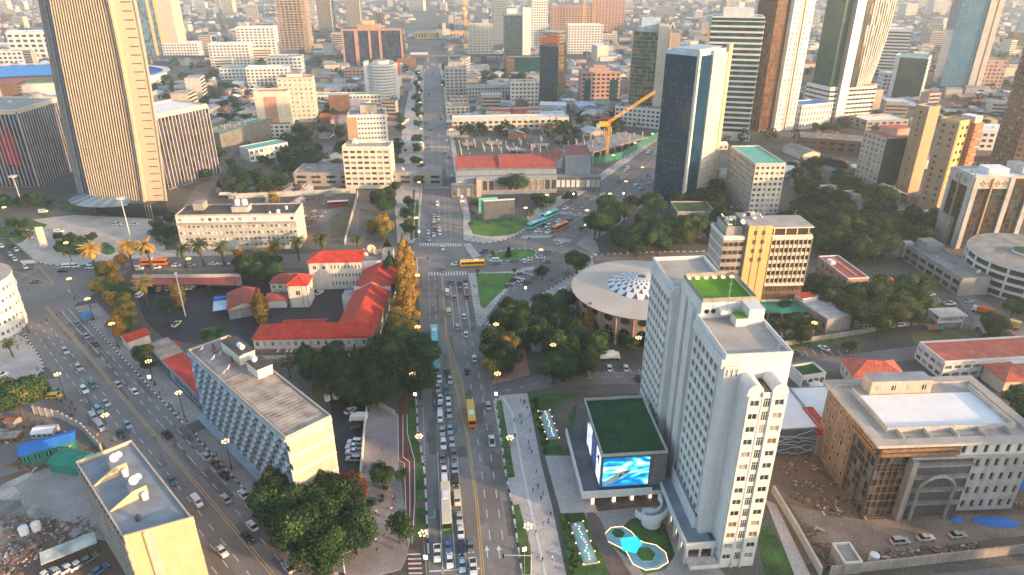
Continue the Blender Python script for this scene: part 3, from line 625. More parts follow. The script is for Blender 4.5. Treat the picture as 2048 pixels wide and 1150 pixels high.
for (x0, x1, y0, y1) in ((0.2, 13, .2, .26), (.2, 13, 14.4, 14.46), (.2, .26, .3, 14.3), (12.94, 13, .3, 14.3)): c.tbox('roof_railing', x0, x1, y0, y1, 58.5, 59.9, 'gl_cur')
for k in range(6): c.mb('roof_lights').box(*[c.ox + 1 + k * 2.2, c.ox + 1.8 + k * 2.2], c.oy + 13.6, c.oy + 14.1, 58.5, 58.9, 'warm_strip')
c.tbox('penthouse', 9.5, 13.1, -4.5, .5, 54.9, 59.0, 'white'); c.tbox('penthouse', 6.5, 9.2, -5.0, -1.5, 54.9, 57.0, 'white', 'turf_bright'); c.tbox('roof_gantry', 4.0, 6.4, -2.0, -.2, 56.5, 57.6, 'white')
for x in (1.3, 2.9):
    m = MB(); m.bar((c.ox + x, c.oy - .12, 56.6), (c.ox + x, c.oy + .1, 56.6), .55, 'black', 12); m.build('round_vent', b.root)
b.mast(6.2, 16.6, 57, 9, .15); b.mast(11.5, .6, 55.5, 5, .12)
w = b.sub(3.4, -5.2, 8.8, 5.2, 51.0)                    # narrow lit end wing
w.tbox('end_wing', 0, 8.8, 0, 5.2, -.3, 49.6, 'white')
for x0, x1 in ((0, 3.5), (5.3, 8.8)):
    pr = [(w.ox + x0, 49.6), (w.ox + x1, 49.6)] ; r = (x1 - x0) / 2; xc = w.ox + (x0 + x1) / 2; n = 10
    arc = [(xc - r * math.cos(math.pi * i / n), 49.6 + 1.9 * math.sin(math.pi * i / n)) for i in range(n + 1)]
    m = w.mb('vault_roof')
    for i in range(n): m.face([(arc[i][0], w.oy - .02, arc[i][1]), (arc[i + 1][0], w.oy - .02, arc[i + 1][1]), (arc[i + 1][0], w.oy + 5.2, arc[i + 1][1]), (arc[i][0], w.oy + 5.2, arc[i][1])], 'white')
    m.face([(p[0], w.oy - .02, p[1]) for p in arc], 'white')
w.tbox('end_roof', 3.5, 5.3, .2, 5.2, 49.2, 49.7, 'gl_dark')
for x in (3.2, 5.3): w.fbox('pilaster', 'F', x, x + .3, 0, .35, 0, 49.8, 'white_clean')
w.grid('F', 2.0, 48.8, 14, 1, 'white', .68, .46, a0=.3, a1=3.2, out=.25, mull=1, tr=False, gl=('gl_mid', 'gl_dark', 'gl_cur', 'gl_gold', 'gl_teal'))
w.grid('F', 2.0, 48.8, 14, 1, 'white', .68, .46, a0=5.6, a1=8.6, out=.25, mull=1, tr=False, gl=('gl_mid', 'gl_dark', 'gl_cur', 'gl_gold', 'gl_teal'))
w.grid('F', 2.0, 48.8, 14, 1, 'white', .86, .72, a0=3.5, a1=5.3, out=.08, mull=2, tr=True, gl=('gl_teal', 'gl_teal', 'gl_mid', 'gl_violet', 'gl_cur'))
# terrace round the foot of the tower
t = b.sub(-4.3, -3.7, 7.7, 24.0, 6.0)
t.tbox('terrace_deck', 0, 7.7, 0, 24, 4.9, 6.0, 'white_clean', 'roof_bluegrey'); t.tbox('terrace_parapet', -.1, .3, -.1, 24, 6, 6.9, 'white_clean'); t.tbox('front_parapet', .3, 7.7, -.1, .3, 6, 6.89, 'white_clean')
t.tbox('terrace_wall', 2.2, 7.6, 3.0, 24, -.2, 4.9, 'slate')
for k in range(6):
    m = MB(); m.box(*[t.ox + .2, t.ox + .8], t.oy + .3 + k * 4.2, t.oy + .9 + k * 4.2, -.2, 4.9, 'white_clean'); m.build('terrace_column', b.root); m = MB(); m.box(t.ox + .85, t.ox + .95, t.oy + .4 + k * 4.2, t.oy + .8 + k * 4.2, 1.0, 4.6, 'warm_strip'); m.build('wall_light', b.root)
t.tbox('upper_terrace', 3.3, 7.6, 5.5, 23.0, 6.0, 9.6, 'white_clean', 'roof_bluegrey'); t.tbox('upper_parapet', 3.2, 3.5, 5.4, 23, 9.6, 10.4, 'white_clean')
t.tbox('porch_balcony', .2, 7.2, -3.6, -.15, 2.2, 2.6, 'concrete_pale'); t.tbox('porch_rail', .2, 7.2, -3.7, -3.5, 2.6, 3.5, 'white_clean')
for x in (.4, 3.6, 6.6): m = MB(); m.box(t.ox + x, t.ox + x + .4, t.oy + .1, t.oy + .5, -.2, 4.9, 'white_clean'); m.build('porch_column', b.root)
for x in range(5): t.tbox('roof_ladder', 6.4, 7.4, 1.6 + x * .5, 1.85 + x * .5, 6.05, 6.12, 'metal_dark')
b.stuffset.add('roof_ladder')
b.done()
# video pavilion: dark box on a white deck with columns
def screen_mat(name, cols, scale, strength, seed):
    m = bpy.data.materials.new(name); m.use_nodes = True; nt = m.node_tree; N = nt.nodes; L = nt.links; p = N["Principled BSDF"]
    tc = N.new("ShaderNodeTexCoord"); mp = N.new("ShaderNodeMapping"); mp.inputs["Location"].default_value = (seed, seed * .7, 0); mp.inputs["Rotation"].default_value = (0, rad(35), 0); mp.inputs["Scale"].default_value = (.55, 1, 1.6)
    n = N.new("ShaderNodeTexNoise"); n.inputs["Scale"].default_value = scale; n.inputs["Detail"].default_value = 5; n.inputs["Distortion"].default_value = 1.2
    cr = N.new("ShaderNodeValToRGB"); L.new(tc.outputs["Object"], mp.inputs[0]); L.new(mp.outputs[0], n.inputs["Vector"]); L.new(n.outputs["Fac"], cr.inputs[0])
    cr.color_ramp.elements.remove(cr.color_ramp.elements[0])
    for i, (pos, c) in enumerate(cols):
        e = cr.color_ramp.elements[0] if i == 0 else cr.color_ramp.elements.new(pos); e.position = pos; e.color = (*c, 1)
    p.inputs["Base Color"].default_value = (.01, .01, .01, 1); L.new(cr.outputs[0], p.inputs["Emission Color"]); p.inputs["Emission Strength"].default_value = strength
    m.cycles.emission_sampling = 'FRONT'; MATS[name] = m
screen_mat('screen_sea', [(.30, (.0, .03, .16)), (.46, (.0, .14, .38)), (.54, (.02, .5, .66)), (.62, (.35, .85, .9)), (.75, (.8, 1, 1))], .22, .85, 3.1)
screen_mat('screen_pale', [(.3, (.30, .30, .62)), (.5, (.55, .6, .9)), (.65, (.9, .92, 1))], .3, .6, 8.0)
screen_mat('screen_navy', [(.3, (.01, .015, .06)), (.55, (.03, .07, .2)), (.7, (.12, .2, .45))], .3, .4, 1.0)
screen_mat('screen_off', [(.3, (.012, .013, .016)), (.8, (.02, .02, .025))], .3, .2, 1.0)
b = Bld('video_pavilion', 'dark box pavilion with glowing video screens and deep green flat roof', 'building', *wfoot(23.0, 138.6, 5.0), 17.2, 25.0, 16.0)
b.core('slate', z0=5.4, roof='turf', par=.7, pm='concrete_pale')
b.tbox('deck_slab', -5.0, 19.0, -1.6, 25.5, 3.9, 5.3, 'white_clean', 'slate'); b.tbox('deck_parapet', -5.05, -4.6, -1.65, 25.5, 5.3, 6.1, 'white_clean'); b.tbox('deck_parapet', -4.6, 13.5, -1.65, -1.2, 5.3, 6.09, 'white_clean')
m = MB(); m.face([(.5, -.12, 6.3), (12.6, -.12, 6.3), (12.6, -.12, 15.4), (.5, -.12, 15.4)], 'screen_sea'); o = m.build('video_screen', b.root); o["label"] = "bright cyan and deep blue sea picture with a white shape"
m = MB()
m.face([(1.2, -.18, 6.8), (3.2, -.18, 7.3), (6.2, -.18, 9.6), (8.3, -.18, 11.4), (7.6, -.18, 11.6), (5.2, -.18, 11.0), (2.8, -.18, 9.4), (1.0, -.18, 7.9)], 'white_clean')
m.face([(4.6, -.2, 9.0), (5.4, -.2, 9.6), (5.6, -.2, 10.4), (4.9, -.2, 10.0)], 'black'); m.face([(6.2, -.2, 10.2), (7.4, -.2, 10.9), (6.9, -.2, 11.2), (6.0, -.2, 10.7)], 'slate'); MATS['white_glow'] = None; del MATS['white_glow']
m.build('screen_graphic', b.root)
m = MB(); m.box(12.75, 17.1, -.16, .05, 6.0, 15.6, 'concrete_dark'); [m.box(12.9 + k * .7, 13.0 + k * .7, -.2, -.15, 6.0, 15.6, 'slate') for k in range(6)]; m.build('screen_panel', b.root)
for (a0, a1, mm, z0, z1) in ((16.2, 18.2, 'screen_pale', 6.2, 13.5), (12.0, 15.8, 'screen_pale', 6.4, 15.2), (.6, 5.6, 'screen_pale', 6.2, 15.4), (5.8, 11.6, 'screen_navy', 6.2, 15.4)):
    m = MB(); m.face([(-.1, a0, z0), (-.1, a1, z0), (-.1, a1, z1), (-.1, a0, z1)], mm); m.build('video_screen', b.root)
m = MB(); m.box(-.2, -.12, 2.2, 3.2, 12.0, 14.2, 'slate'); m.ball((-.18, 2.9, 13.8), .5, 'slate', 6, 4); m.build('screen_graphic', b.root)
for k, x in enumerate((-1.6, 4.2, 9.2, 14.2)):
    m = MB(); m.frus(x, 1.0 + k * .3, -.2, 3.9, .75, .75, 8, 'white_clean'); m.build('column', b.root); m = MB()
    for d in (-.35, .1): m.box(x + d, x + d + .2, .15 + k * .3, .22 + k * .3, .2, 3.8, 'warm_strip')
    m.build('column_light', b.root)
b.tbox('back_wall', -2, 17, 6, 24.5, -.2, 3.9, 'slate')
m = MB(); cx, cy, r0, r1 = 12.6, -5.2, 2.6, 4.2                # curved stair
m.frus(cx - .6, cy - 2.4, -.2, 2.6, 2.5, 2.8, 20, 'white_clean')
n = 16
for i in range(n):
    a = -math.pi * .95 + math.pi * 1.15 * i / n; a2 = -math.pi * .95 + math.pi * 1.15 * (i + 1) / n; z = 2.2 + 3.0 * i / n
    for (q0, q1, zt, mm) in ((r0, r1, z, 'roof_bluegrey'), (r1, r1 + .35, z + 1.1, 'white_clean'), (r0 - .35, r0, z + 1.1, 'white_clean')):
        pts = [(cx + q0 * math.cos(a), cy + q0 * math.sin(a)), (cx + q1 * math.cos(a), cy + q1 * math.sin(a)), (cx + q1 * math.cos(a2), cy + q1 * math.sin(a2)), (cx + q0 * math.cos(a2), cy + q0 * math.sin(a2))]
        m.prism(pts, z - .8, zt, mm, bottom=True)
m.build('curved_stair', b.root)
b.done()
# ornamental pool
pool = [(1210, 1070), (1222, 1058), (1245, 1056), (1262, 1066), (1275, 1082), (1288, 1088), (1312, 1093), (1331, 1108), (1336, 1128), (1316, 1140), (1290, 1143), (1266, 1132), (1252, 1106), (1240, 1098), (1216, 1086)]
mb = MB(); w_ = [P2(p) for p in pool]; w_.reverse(); A0 = w_[0].copy()
mb.prism([(p.x - A0.x, p.y - A0.y) for p in w_], 0, .5, 'white_clean', 'paving')
po = mb.build('ornamental_pool', None, (A0.x, A0.y, 0)); tag(po, 'pale hexagon pool with cyan water and two planted hexagons below the curved stair', 'pool')
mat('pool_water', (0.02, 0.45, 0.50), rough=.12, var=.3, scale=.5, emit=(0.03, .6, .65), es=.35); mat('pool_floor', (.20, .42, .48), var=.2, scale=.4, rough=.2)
cen = sum(w_, Vector()) / len(w_); inn = [cen.lerp(p, .9) for p in w_]
mb = MB(); mb.prism([(p.x - A0.x, p.y - A0.y) for p in inn], .4, .53, 'pool_floor'); mb.build('water', po)
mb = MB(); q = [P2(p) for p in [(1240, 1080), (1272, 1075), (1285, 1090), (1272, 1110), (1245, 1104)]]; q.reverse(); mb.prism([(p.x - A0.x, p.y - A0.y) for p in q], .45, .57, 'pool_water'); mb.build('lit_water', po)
for (x, y, r) in ((1236, 1071, 1.7), (1291, 1113, 2.4)):
    c_ = P2((x, y)); mb = MB(); mb.frus(c_.x - A0.x, c_.y - A0.y, .3, .8, r, r, 6, 'white_clean', 'lawn'); mb.build('planter', po)
mb = MB()
for a, c_ in zip(w_, w_[1:]): strip(mb, a - A0, c_ - A0, .12, .56, 'warm_strip')
mb.build('rim_light', po)
for i, (x0, y0, x1, y1) in enumerate(((1088, 824, 1106, 880), (1152, 1048, 1182, 1130))):   # lit fountain strips
    a, c_ = P2((x0, y0)), P2((x1, y1)); d = (a - c_); L_ = d.length; fo = empty('fountain_basin', (c_.x, c_.y, .15), math.atan2(d.y, d.x) - math.pi / 2, ('long stone fountain basin with a row of lamps in the garden by the curved path', 'long stone fountain basin with a row of lamps beside the hexagon pool')[i], 'fountain')
    mb = MB(); mb.box(-1.7, 1.7, 0, L_, -.2, .45, 'concrete_pale', 'concrete'); mb.box(-1.3, 1.3, .5, L_ - .5, .40, .5, 'pool_floor'); mb.build('basin', fo)
    mb = MB()
    for k in range(14): mb.ball((rnd.uniform(-.5, .5), 1 + (L_ - 2) * k / 13, .8), .16, 'globe', 6, 4)
    for k in range(5):
        for sx in (-1.9, 1.9): mb.ball((sx, L_ * k / 4, .5), .2, 'globe', 6, 4)
    mb.build('lamps', fo)["kind"] = "stuff"

# long slab with blue rhombus sunshades
b = Bld('rhombus_office', 'long flat roofed office slab clad in staggered blue grey rhombus sunshades', 'building', *wfoot(-96.4, 175.2, -45.0), 58.6, 12.6, 25.5)
b.core('grey_blue', roof='roof_grey', par=.55, pm='beige'); b.tbox('end_wall', 58.6, 58.72, -.02, 12.62, -.2, 25.4, 'beige')
mat('rh1', (.34, .42, .50), var=.12, streak=.12); mat('rh2', (.22, .30, .38), var=.12)
sh = MB(); cw, chh = 3.3, 2.85
sh.face([(-cw * .5, 0, -chh * .1), (0, -.75, -chh * .42), (cw * .5, 0, chh * .1), (0, -.35, chh * .42)], 'rh1'); sh.face([(-cw * .5, 0, -chh * .1), (0, -.3, -chh * .5), (cw * .5, 0, chh * .1), (0, -.75, -chh * .42)], 'rh2'); shm = sh.mesh('sunshade')
for k in range(8):
    for c in range(14):
        x = 1.9 + c * 4.1 + (2.05 if k % 2 else 0); z = 3.2 + k * 2.85
        if x > 57.5: continue
        window(b.root, win_mesh(2.0, 1.7, 'rh2', rnd.choice(('gl_dark', 'gl_dark', 'black', 'gl_mid')), 1, False), (x + 2.0, -.03, z - .1), 0)
        link('sunshade', shm, b.root, (x, -.04, z), 0)
b.bands('F', [1.7, 24.9], 'rh1', .8, .5); b.bands('R', [4 + k * 5.2 for k in range(5)], 'white', .55, .3)
b.fbox('arcade', 'F', 0, 58.6, 0, 2.2, 2.6, 2.9, 'diamond_blue')
b.mb('rusty_sheets').box(23, 57.9, .7, 11.9, 25.49, 25.62, 'sheet_old')
for k in range(24): b.mb('rusty_sheets').box(23.5 + k * 1.45, 23.58 + k * 1.45, .75, 11.8, 25.62, 25.68, 'roof_screed')
b.penthouse(7, 19, 7.4, 12.0, 3.2, 'cream_pale', 'roof_dark'); b.penthouse(23, 29.5, 7.6, 12.0, 3.0, 'cream_pale', 'roof_dark', part='stair_house')
for (x, y, z) in ((16, 9.5, 28.8), (24.6, 9.0, 28.6)):
    m = MB(); m.bar((x - 1.2, y, z + 1.2), (x + 1.2, y, z + 1.2), .75, 'roof_white', 10); [m.bar((x + d, y - .4, z), (x + d, y, z + .8), .07, 'rust_wall') for d in (-.9, .9)]; m.build('water_tank', b.root)
for (x, y, r) in ((3.5, 3, 1.0), (10, 5.6, .9), (11.5, 3.0, 1.2), (20, 3.6, 1.3), (6, 9, 1.0), (20.5, 2.0, .8)): b.dish(x, y, 25.5, r, -2.2)
for (x, y) in ((6, 5.4), (17, 6.0)):
    m = MB(); m.box(x - 1.1, x + 1.1, y - .5, y + .5, 25.45, 26.3, 'brick'); [m.bar((x + d, y, 26.2), (x + d, y, 28.4), .09, 'metal_dark') for d in (-.8, 0, .8)]; m.build('chimney_stack', b.root)
b.done()
# gold-lit block by the boulevard
b = Bld('blind_gable_office', 'flat roofed block with tall blank golden end walls beside the boulevard', 'building', *wfoot(-81.3, 106.5, 0), 1, 1, 20.0)
FOOT.pop(); FOOT.append((Vector((-105, 131, 0)), rad(-45), 40, 13))
Q = [(-81.3, 106.5), (-69.0, 112.0), (-96.4, 139.4), (-105.6, 131.0)]; q = [(x + 81.3, y - 106.5) for x, y in Q]
b.mb('wall').prism(q, -.3, 20.0, 'gold_wall', 'roof_bluegrey')
def edge(b, i, j, t, h, m, part, z0=20.0):
    a, c_ = Vector((*q[i], 0)), Vector((*q[j], 0)); d = (c_ - a).normalized(); n = Vector((d.y, -d.x, 0)); b.mb(part).hexa([a + n * .05 + Vector((0, 0, z0)), c_ + n * .05 + Vector((0, 0, z0)), c_ - n * t + Vector((0, 0, z0)), a - n * t + Vector((0, 0, z0)), a + n * .05 + Vector((0, 0, h)), c_ + n * .05 + Vector((0, 0, h)), c_ - n * t + Vector((0, 0, h)), a - n * t + Vector((0, 0, h))], m)
edge(b, 0, 1, .35, 21.6, 'gold_wall', 'parapet', 19.9); edge(b, 1, 2, .3, 20.6, 'beige', 'parapet', 19.9); edge(b, 2, 3, .35, 20.9, 'beige', 'parapet', 19.9); edge(b, 3, 0, .3, 20.6, 'beige', 'parapet', 19.9)
lw = b.sub(q[3][0], q[3][1], math.dist(q[3], q[0]), 1, 20.0, math.atan2(q[0][1] - q[3][1], q[0][0] - q[3][0]))
lw.grid('F', .5, 19.6, 7, 16, 'concrete', .62, .6, out=.3, mull=0, tr=False, fr='beige', gl=('gl_dark', 'beige', 'concrete_dark'))
fg = b.sub(0, 0, math.dist(q[0], q[1]), 1, 20.0, math.atan2(q[1][1], q[1][0])); fg.fbox('recess_fin', 'F', 3.6, 3.9, -.2, .5, 0, 21.4, 'gold_wall'); fg.fbox('recess_strip', 'F', 3.9, 5.2, -.2, .06, 0, 21.2, 'concrete_pale')
u = b.sub(q[3][0], q[3][1], 35, 12, 20.0, rad(-45))
for (x0, y0) in ((8, 3.5), (19.5, 4.0)):
    u.tbox('penthouse' if x0 < 10 else 'stair_house', x0, x0 + 3.6, y0 + 1.5, y0 + 4.6, 19.9, 22.6, 'gold_wall', 'roof_bluegrey'); p = [(x0 + 3.5, .4), (x0 + 3.5, y0 + 1.5)]
    a0, a1_ = u.T(x0 + 3.3, .5, 0), u.T(x0 + 3.3, y0 + 1.6, 0); b0, b1_ = u.T(x0 + 3.6, .5, 0), u.T(x0 + 3.6, y0 + 1.6, 0)
    u.mb('wedge_wall').hexa([(a0[0], a0[1], 19.9), (b0[0], b0[1], 19.9), (b1_[0], b1_[1], 19.9), (a1_[0], a1_[1], 19.9), (a0[0], a0[1], 20.3), (b0[0], b0[1], 20.3), (b1_[0], b1_[1], 22.5), (a1_[0], a1_[1], 22.5)], 'gold_wall')
    x, y, _ = u.T(x0 + 4.6, y0 + 3.5, 0); b.tank(x, y, 20.0, .7, 1.8); x, y, _ = u.T(x0 + 1.5, y0 + 3, 0); b.dish(x, y, 22.6, 1.1, -1.2); x, y, _ = u.T(x0 + .5, y0 + 4, 0); b.dish(x, y, 22.6, .8, -.5)
x, y, _ = u.T(30, 4, 0); m = MB(); m.box(x - .4, x + .4, y - .4, y + .4, 19.9, 21.3, 'metal_dark'); m.build('vent_box', b.root)
b.done()
# red-roofed compound
b = Bld('red_roof_compound', 'cream three storey courtyard building with long bright red roofs', 'building', *wfoot(-93.6, 214.5, 2.5), 41.0, 11.0, 7.0)
b.tbox('wall', 0, 41, 0, 11, -.2, 7.0, 'cream_pale'); b.grid('F', 3.2, 6.8, 1, 15, 'cream_pale', .42, .5, out=.15, mull=2, fr='cream')
b.roof_gable(0, 41, 0, 11, 7.0, 3.0, 'roof_red', 'x', .6, True, False)
b.tbox('lean_to', -.5, 40, -2.6, -.15, 2.6, 2.75, 'roof_rust'); b.tbox('lean_to', -1.0, 38, -5.4, -2.7, 1.6, 1.75, 'roof_rusty'); b.tbox('lean_to_wall', -.8, 37, -5.0, -.2, -.2, 1.5, 'concrete'); b.tbox('lean_to_wall', -.3, 39.5, -2.4, -.25, 1.5, 2.5, 'concrete_dark')
for k in range(24): b.tbox('lean_to', .3 + k * 1.62, .9 + k * 1.62, -2.58, -.25, 2.75, 2.8, rnd.choice(('roof_tin', 'roof_rust', 'roof_white', 'roof_grey')))
r = b.sub(29.3, 10.6, 14.0, 54.0, 7.6, rad(-3.0))
r.tbox('wall', 0, 14.0, 0, 54, -.2, 7.6, 'cream_pale'); r.grid('R', 1, 7.0, 2, 18, 'cream', .45, .5, out=.12, ind=False)
r.roof_gable(0, 14.0, -10, 27, 7.6, 3.6, 'roof_red', 'y', .5, True, False); r.roof_gable(0, 14.0, 27.6, 54, 8.4, 3.2, 'roof_red', 'y', .5, False, True, wall='cream_pale'); r.tbox('fire_wall', -.6, 14.6, 27.0, 27.5, 6, 9.4, 'white')
r.tbox('roof_annex', -5.0, 1.0, 24.0, 29.5, -.2, 7.0, 'cream_pale', 'roof_grey'); r.tbox('wall', 0.5, 11.5, 50, 53.9, 7, 12.0, 'cream_pale'); r.tbox('stair_head', 7, 11.8, 52, 57, 7, 15, 'cream_pale', 'roof_grey')
u = b.sub(8.0, 55.5, 22.5, 11.0, 13.0, rad(1.0))
u.tbox('wall', 0, 22.5, 0, 11, -.2, 13.0, 'cream_pale'); u.grid('F', 1, 12.6, 3, 9, 'cream_pale', .48, .45, a0=9, a1=22.3, out=.15, mull=1); u.grid('F', 8.5, 12.6, 1, 2, 'cream_pale', .4, .45, a0=.5, a1=8.5, out=.15)
u.roof_gable(0, 22.5, 0, 11, 13.0, 3.0, 'roof_red', 'x', .7, True, False); u.tbox('wall', 22.5, 31, 2, 11, -.2, 12.4, 'white', 'roof_grey'); u.grid('F', 5.5, 12, 2, 3, 'cream_pale', .5, .45, a0=22.6, a1=29.5, out=.12) if False else None
for (x, y, z, rr) in ((24.0, 7, 12.4, .9), (26, 9, 12.4, 2.2), (28, 8, 12.4, 1.3), (30, 9, 12.4, 1.2), (32, 8, 12.4, 1.4), (22.8, 9.5, 13, 1.1)):
    x_, y_, _ = u.T(x, y, 0); b.dish(x_, y_, z, rr, -.8, rnd.choice(('white', 'gold_wall')))
tw = b.sub(3.0, 38.5, 8.0, 9.5, 10.3); tw.tbox('wall', 0, 8, 0, 9.5, -.2, 10.3, 'cream_pale'); tw.roof_gable(0, 8, 0, 9.5, 10.3, 2.6, 'roof_red', 'y', .6, True, True, cap='roof_coral')
tw.grid('F', 4, 9.5, 1, 1, 'cream_pale', .25, .4, out=.12, ind=True)
for x in (.3, 5.6, 7.7): tw.fbox('drain_pipe', 'F', x, x + .16, 0, .16, 0, 10, 'slate')
lw = b.sub(-7.0, 48.0, 11, 9, 7.0); lw.tbox('wall', 0, 11, 0, 9, -.2, 7, 'cream_pale'); lw.roof_gable(0, 11, 0, 9, 7.0, 2.4, 'roof_red_old', 'x', .5); lw.grid('F', 1, 6.8, 2, 4, 'cream_pale', .4, .4, out=.12, ind=False)
l2 = b.sub(-6.5, 38.5, 8, 7, 3.6); l2.tbox('wall', 0, 8, 0, 7, -.2, 3.6, 'white'); l2.roof_gable(0, 8, 0, 7, 3.6, 1.5, 'roof_red_old', 'x', .4, False, False, wall='white')
l3 = b.sub(6.5, 13.5, 15.5, 6.5, 4.0); l3.tbox('wall', 0, 15.5, 0, 6.5, -.2, 4.0, 'concrete'); l3.roof_gable(0, 15.5, 0, 6.5, 4.0, 1.4, 'roof_red', 'x', .4, False, False, wall='roof_red')
b.done()
b = Bld('yard_shed', 'red roofed shed with a blue truck bay beside the gold palm', 'shed', *bp(4.5, (440, 622), (520, 610), depth=16.0), 4.5); b.tbox('wall', 3, b.W, 0, b.D, -.2, 4.5, 'concrete'); b.roof_gable(3, b.W, 0, b.D, 4.5, 2.2, 'roof_red_old', 'y', .5, False, False, wall='cream'); b.tbox('canopy', -3, 2.6, 4, 13, 2.9, 3.1, 'roof_paleblue'); b.done()
# long carport canopy along the cross street
b = Bld('carport', 'long dark red carport roof along the wall of the dark yard', 'carport', *bp(4.0, (250, 570), (470, 568), depth=7.0), 4.0); b.tbox('canopy_roof', 0, b.W, 0, b.D, 3.8, 4.1, 'roof_red_old'); b.tbox('back_wall', 0, b.W, b.D, b.D + .4, -.2, 5.6, 'concrete_pale')
for k in range(9): b.tbox('post', .2 + k * (b.W - .5) / 8, .45 + k * (b.W - .5) / 8, .2, .45, -.2, 3.8, 'metal_dark')
b.done()
# long white slab with many windows
b = Bld('long_office', 'long grey white office slab with regular window rows behind the palms', 'building', *bp(18.3, (350, 432), (590, 428), depth=16.0), 18.3)
b.core('concrete_pale', roof='roof_dark', par=.5)
b.grid('F', 1.0, 14.2, 4, 26, 'concrete_pale', .62, .42, out=.35, mull=1, tr=False, gl=('gl_mid', 'gl_cur', 'white', 'gl_dark')); b.grid('F', 14.4, 18, 1, 16, 'white', .5, .5, out=.2, ind=True, mull=0, tr=False, gl=('gl_mid', 'white', 'gl_cur', 'terracotta_wall'))
b.bands('F', [14.3], 'concrete', .9, 1.0); b.tbox('end_wall', b.W, b.W + .15, -.2, b.D, -.2, 18.6, 'cream'); b.penthouse(26, 34, 4, 10, 2.6); b.penthouse(6, 11, 8, 14, 3.4, 'concrete')
b.tank(28, 8, 21, 1.5, 2.8); b.tank(31.5, 8, 21, 1.5, 2.8); b.clutter(5, 34, 52); b.done()
# cream seven-storey block and its taller white neighbours
b = Bld('cream_block', 'cream seven storey office block with brown window bands beside the tree-lined promenade', 'building', *bp(25.7, (684, 297), (778, 297), depth=15.0), 25.7); b.core('cream_pale', roof='roof_screed', par=1.3)
b.grid('F', 1.5, 25.3, 7, 7, 'cream_pale', .72, .46, out=.45, mull=2, tr=False, fr='brown', gl=('gl_bronze', 'gl_mid', 'gl_cur')); b.grid('R', 1.5, 25.3, 7, 3, 'cream_pale', .5, .4, out=.3, ind=False); b.dish(7, 8, 26, 2.0, -.6); b.penthouse(1, 4, 9, 14, 2); b.done()
b = Bld('white_block', 'white ten storey office block with a tan stair tower behind the cream block', 'building', *bp(33.0, (694, 232), (770, 230), depth=20.0), 33.0); b.core('white', roof='roof_grey', par=.7)
b.grid('F', 2, 32.5, 9, 9, 'white', .66, .42, a0=6.5, out=.3, mull=0, tr=False, ind=True, gl=('gl_dark', 'gl_mid', 'gl_dark')); b.grid('R', 2, 32.5, 9, 6, 'white', .35, .4, out=.2, ind=False); b.tbox('stair_tower', -.5, 6.2, -1.0, 8, -.2, 32, 'tan'); b.grid('F', 2, 31, 9, 1, 'brown', .6, .5, a0=3.2, a1=6.2, out=1.05, ind=False, relief=False); b.penthouse(9, 20, 6, 14, 6.0, 'beige'); b.clutter(4); b.done()
# white round-fronted block
b = Bld('round_block', 'white cylindrical office block with a grid of small windows by the avenue', 'building', Vector((G(733, 203).x, G(733, 203).y, 0)), rad(4), 29.0, 22.0, 35.0); n = 40; cx, cy, R0 = 16.5, 15.0, 14.5
b.mb('wall').frus(cx, cy, -.2, 35, R0 - .5, R0 - .5, n, 'gl_dark', 'roof_grey'); rows = 12
for k in range(rows + 1):
    z = 35.0 * k / rows; zz0, zz1 = max(0, z - .85), min(35.6, z + .85)
    b.mb('floor_band').frus(cx, cy, zz0, zz1, R0, R0, n, 'white', 'roof_screed')
for i in range(n):
    a = 2 * math.pi * i / n; b.mb('pier').bar((cx + (R0 - .1) * math.cos(a), cy + (R0 - .1) * math.sin(a), 0), (cx + (R0 - .1) * math.cos(a), cy + (R0 - .1) * math.sin(a), 35), .42, 'white')
b.stuffset |= {'floor_band', 'pier'}
b.tbox('side_wing', -1.0, 3.5, 8, 22, -.2, 38, 'white'); b.tbox('rear_wing', 29.5, 33, 8, 22, -.2, 36, 'white'); b.tbox('red_panel', 32, 36, 12, 12.5, 24, 38, 'roof_coral'); b.mb('wall').frus(cx, cy, 35.6, 39, 8, 8, 24, 'white', 'roof_grey'); b.clutter(4, 8, 24, 8, 20, 36); b.done()
# pair of warm white apartment blocks on the left
b = Bld('apartment_block', 'cream apartment block with brown centre bays beside the net-wrapped shell', 'building', *wfoot(-207, 560, 7), 26.0, 16.0, 35.5); b.core('cream', roof='pink', par=.8); b.tbox('centre_bay', 7, 17, -.25, 1, 11, 32, 'terracotta_wall'); b.grid('F', 11, 32, 7, 4, 'terracotta_wall', .5, .5, a0=7.2, a1=16.8, out=.3, ind=False, relief=False); b.grid('R', 4, 34, 9, 3, 'cream', .3, .4, ind=False, relief=False); b.bands('F', [11], 'brown', .7, .5)
b.tbox('lower_front', 0, 25, -3, -.1, -.2, 10.5, 'white', 'roof_screed'); l = b.sub(0, -3, 25, 3, 10.5); l.grid('F', .5, 10, 3, 6, 'white', .6, .6, ind=False, relief=False); b.done()
simple('apartment_block', 'cream apartment block with red roof coping behind the brown-bayed block', 'building', (*wfoot(-205, 615, 7), 30.0, 14.0), 38.5, 'cream', 'roof_grey', 10, (7, 4), 'FR', par=1.0, pm='pink', ww=.35, wh=.4, pent=(8, 20, 3, 11, 3.0, 'white')).done()
b = simple('white_annex', 'low white office with teal roof in front of the apartment blocks', 'building', (*bp(9, (497, 300), (575, 285), depth=14.0),), 9.0, 'white', 'roof_teal', 2, (8, 4), 'FR', par=.3); b.done()
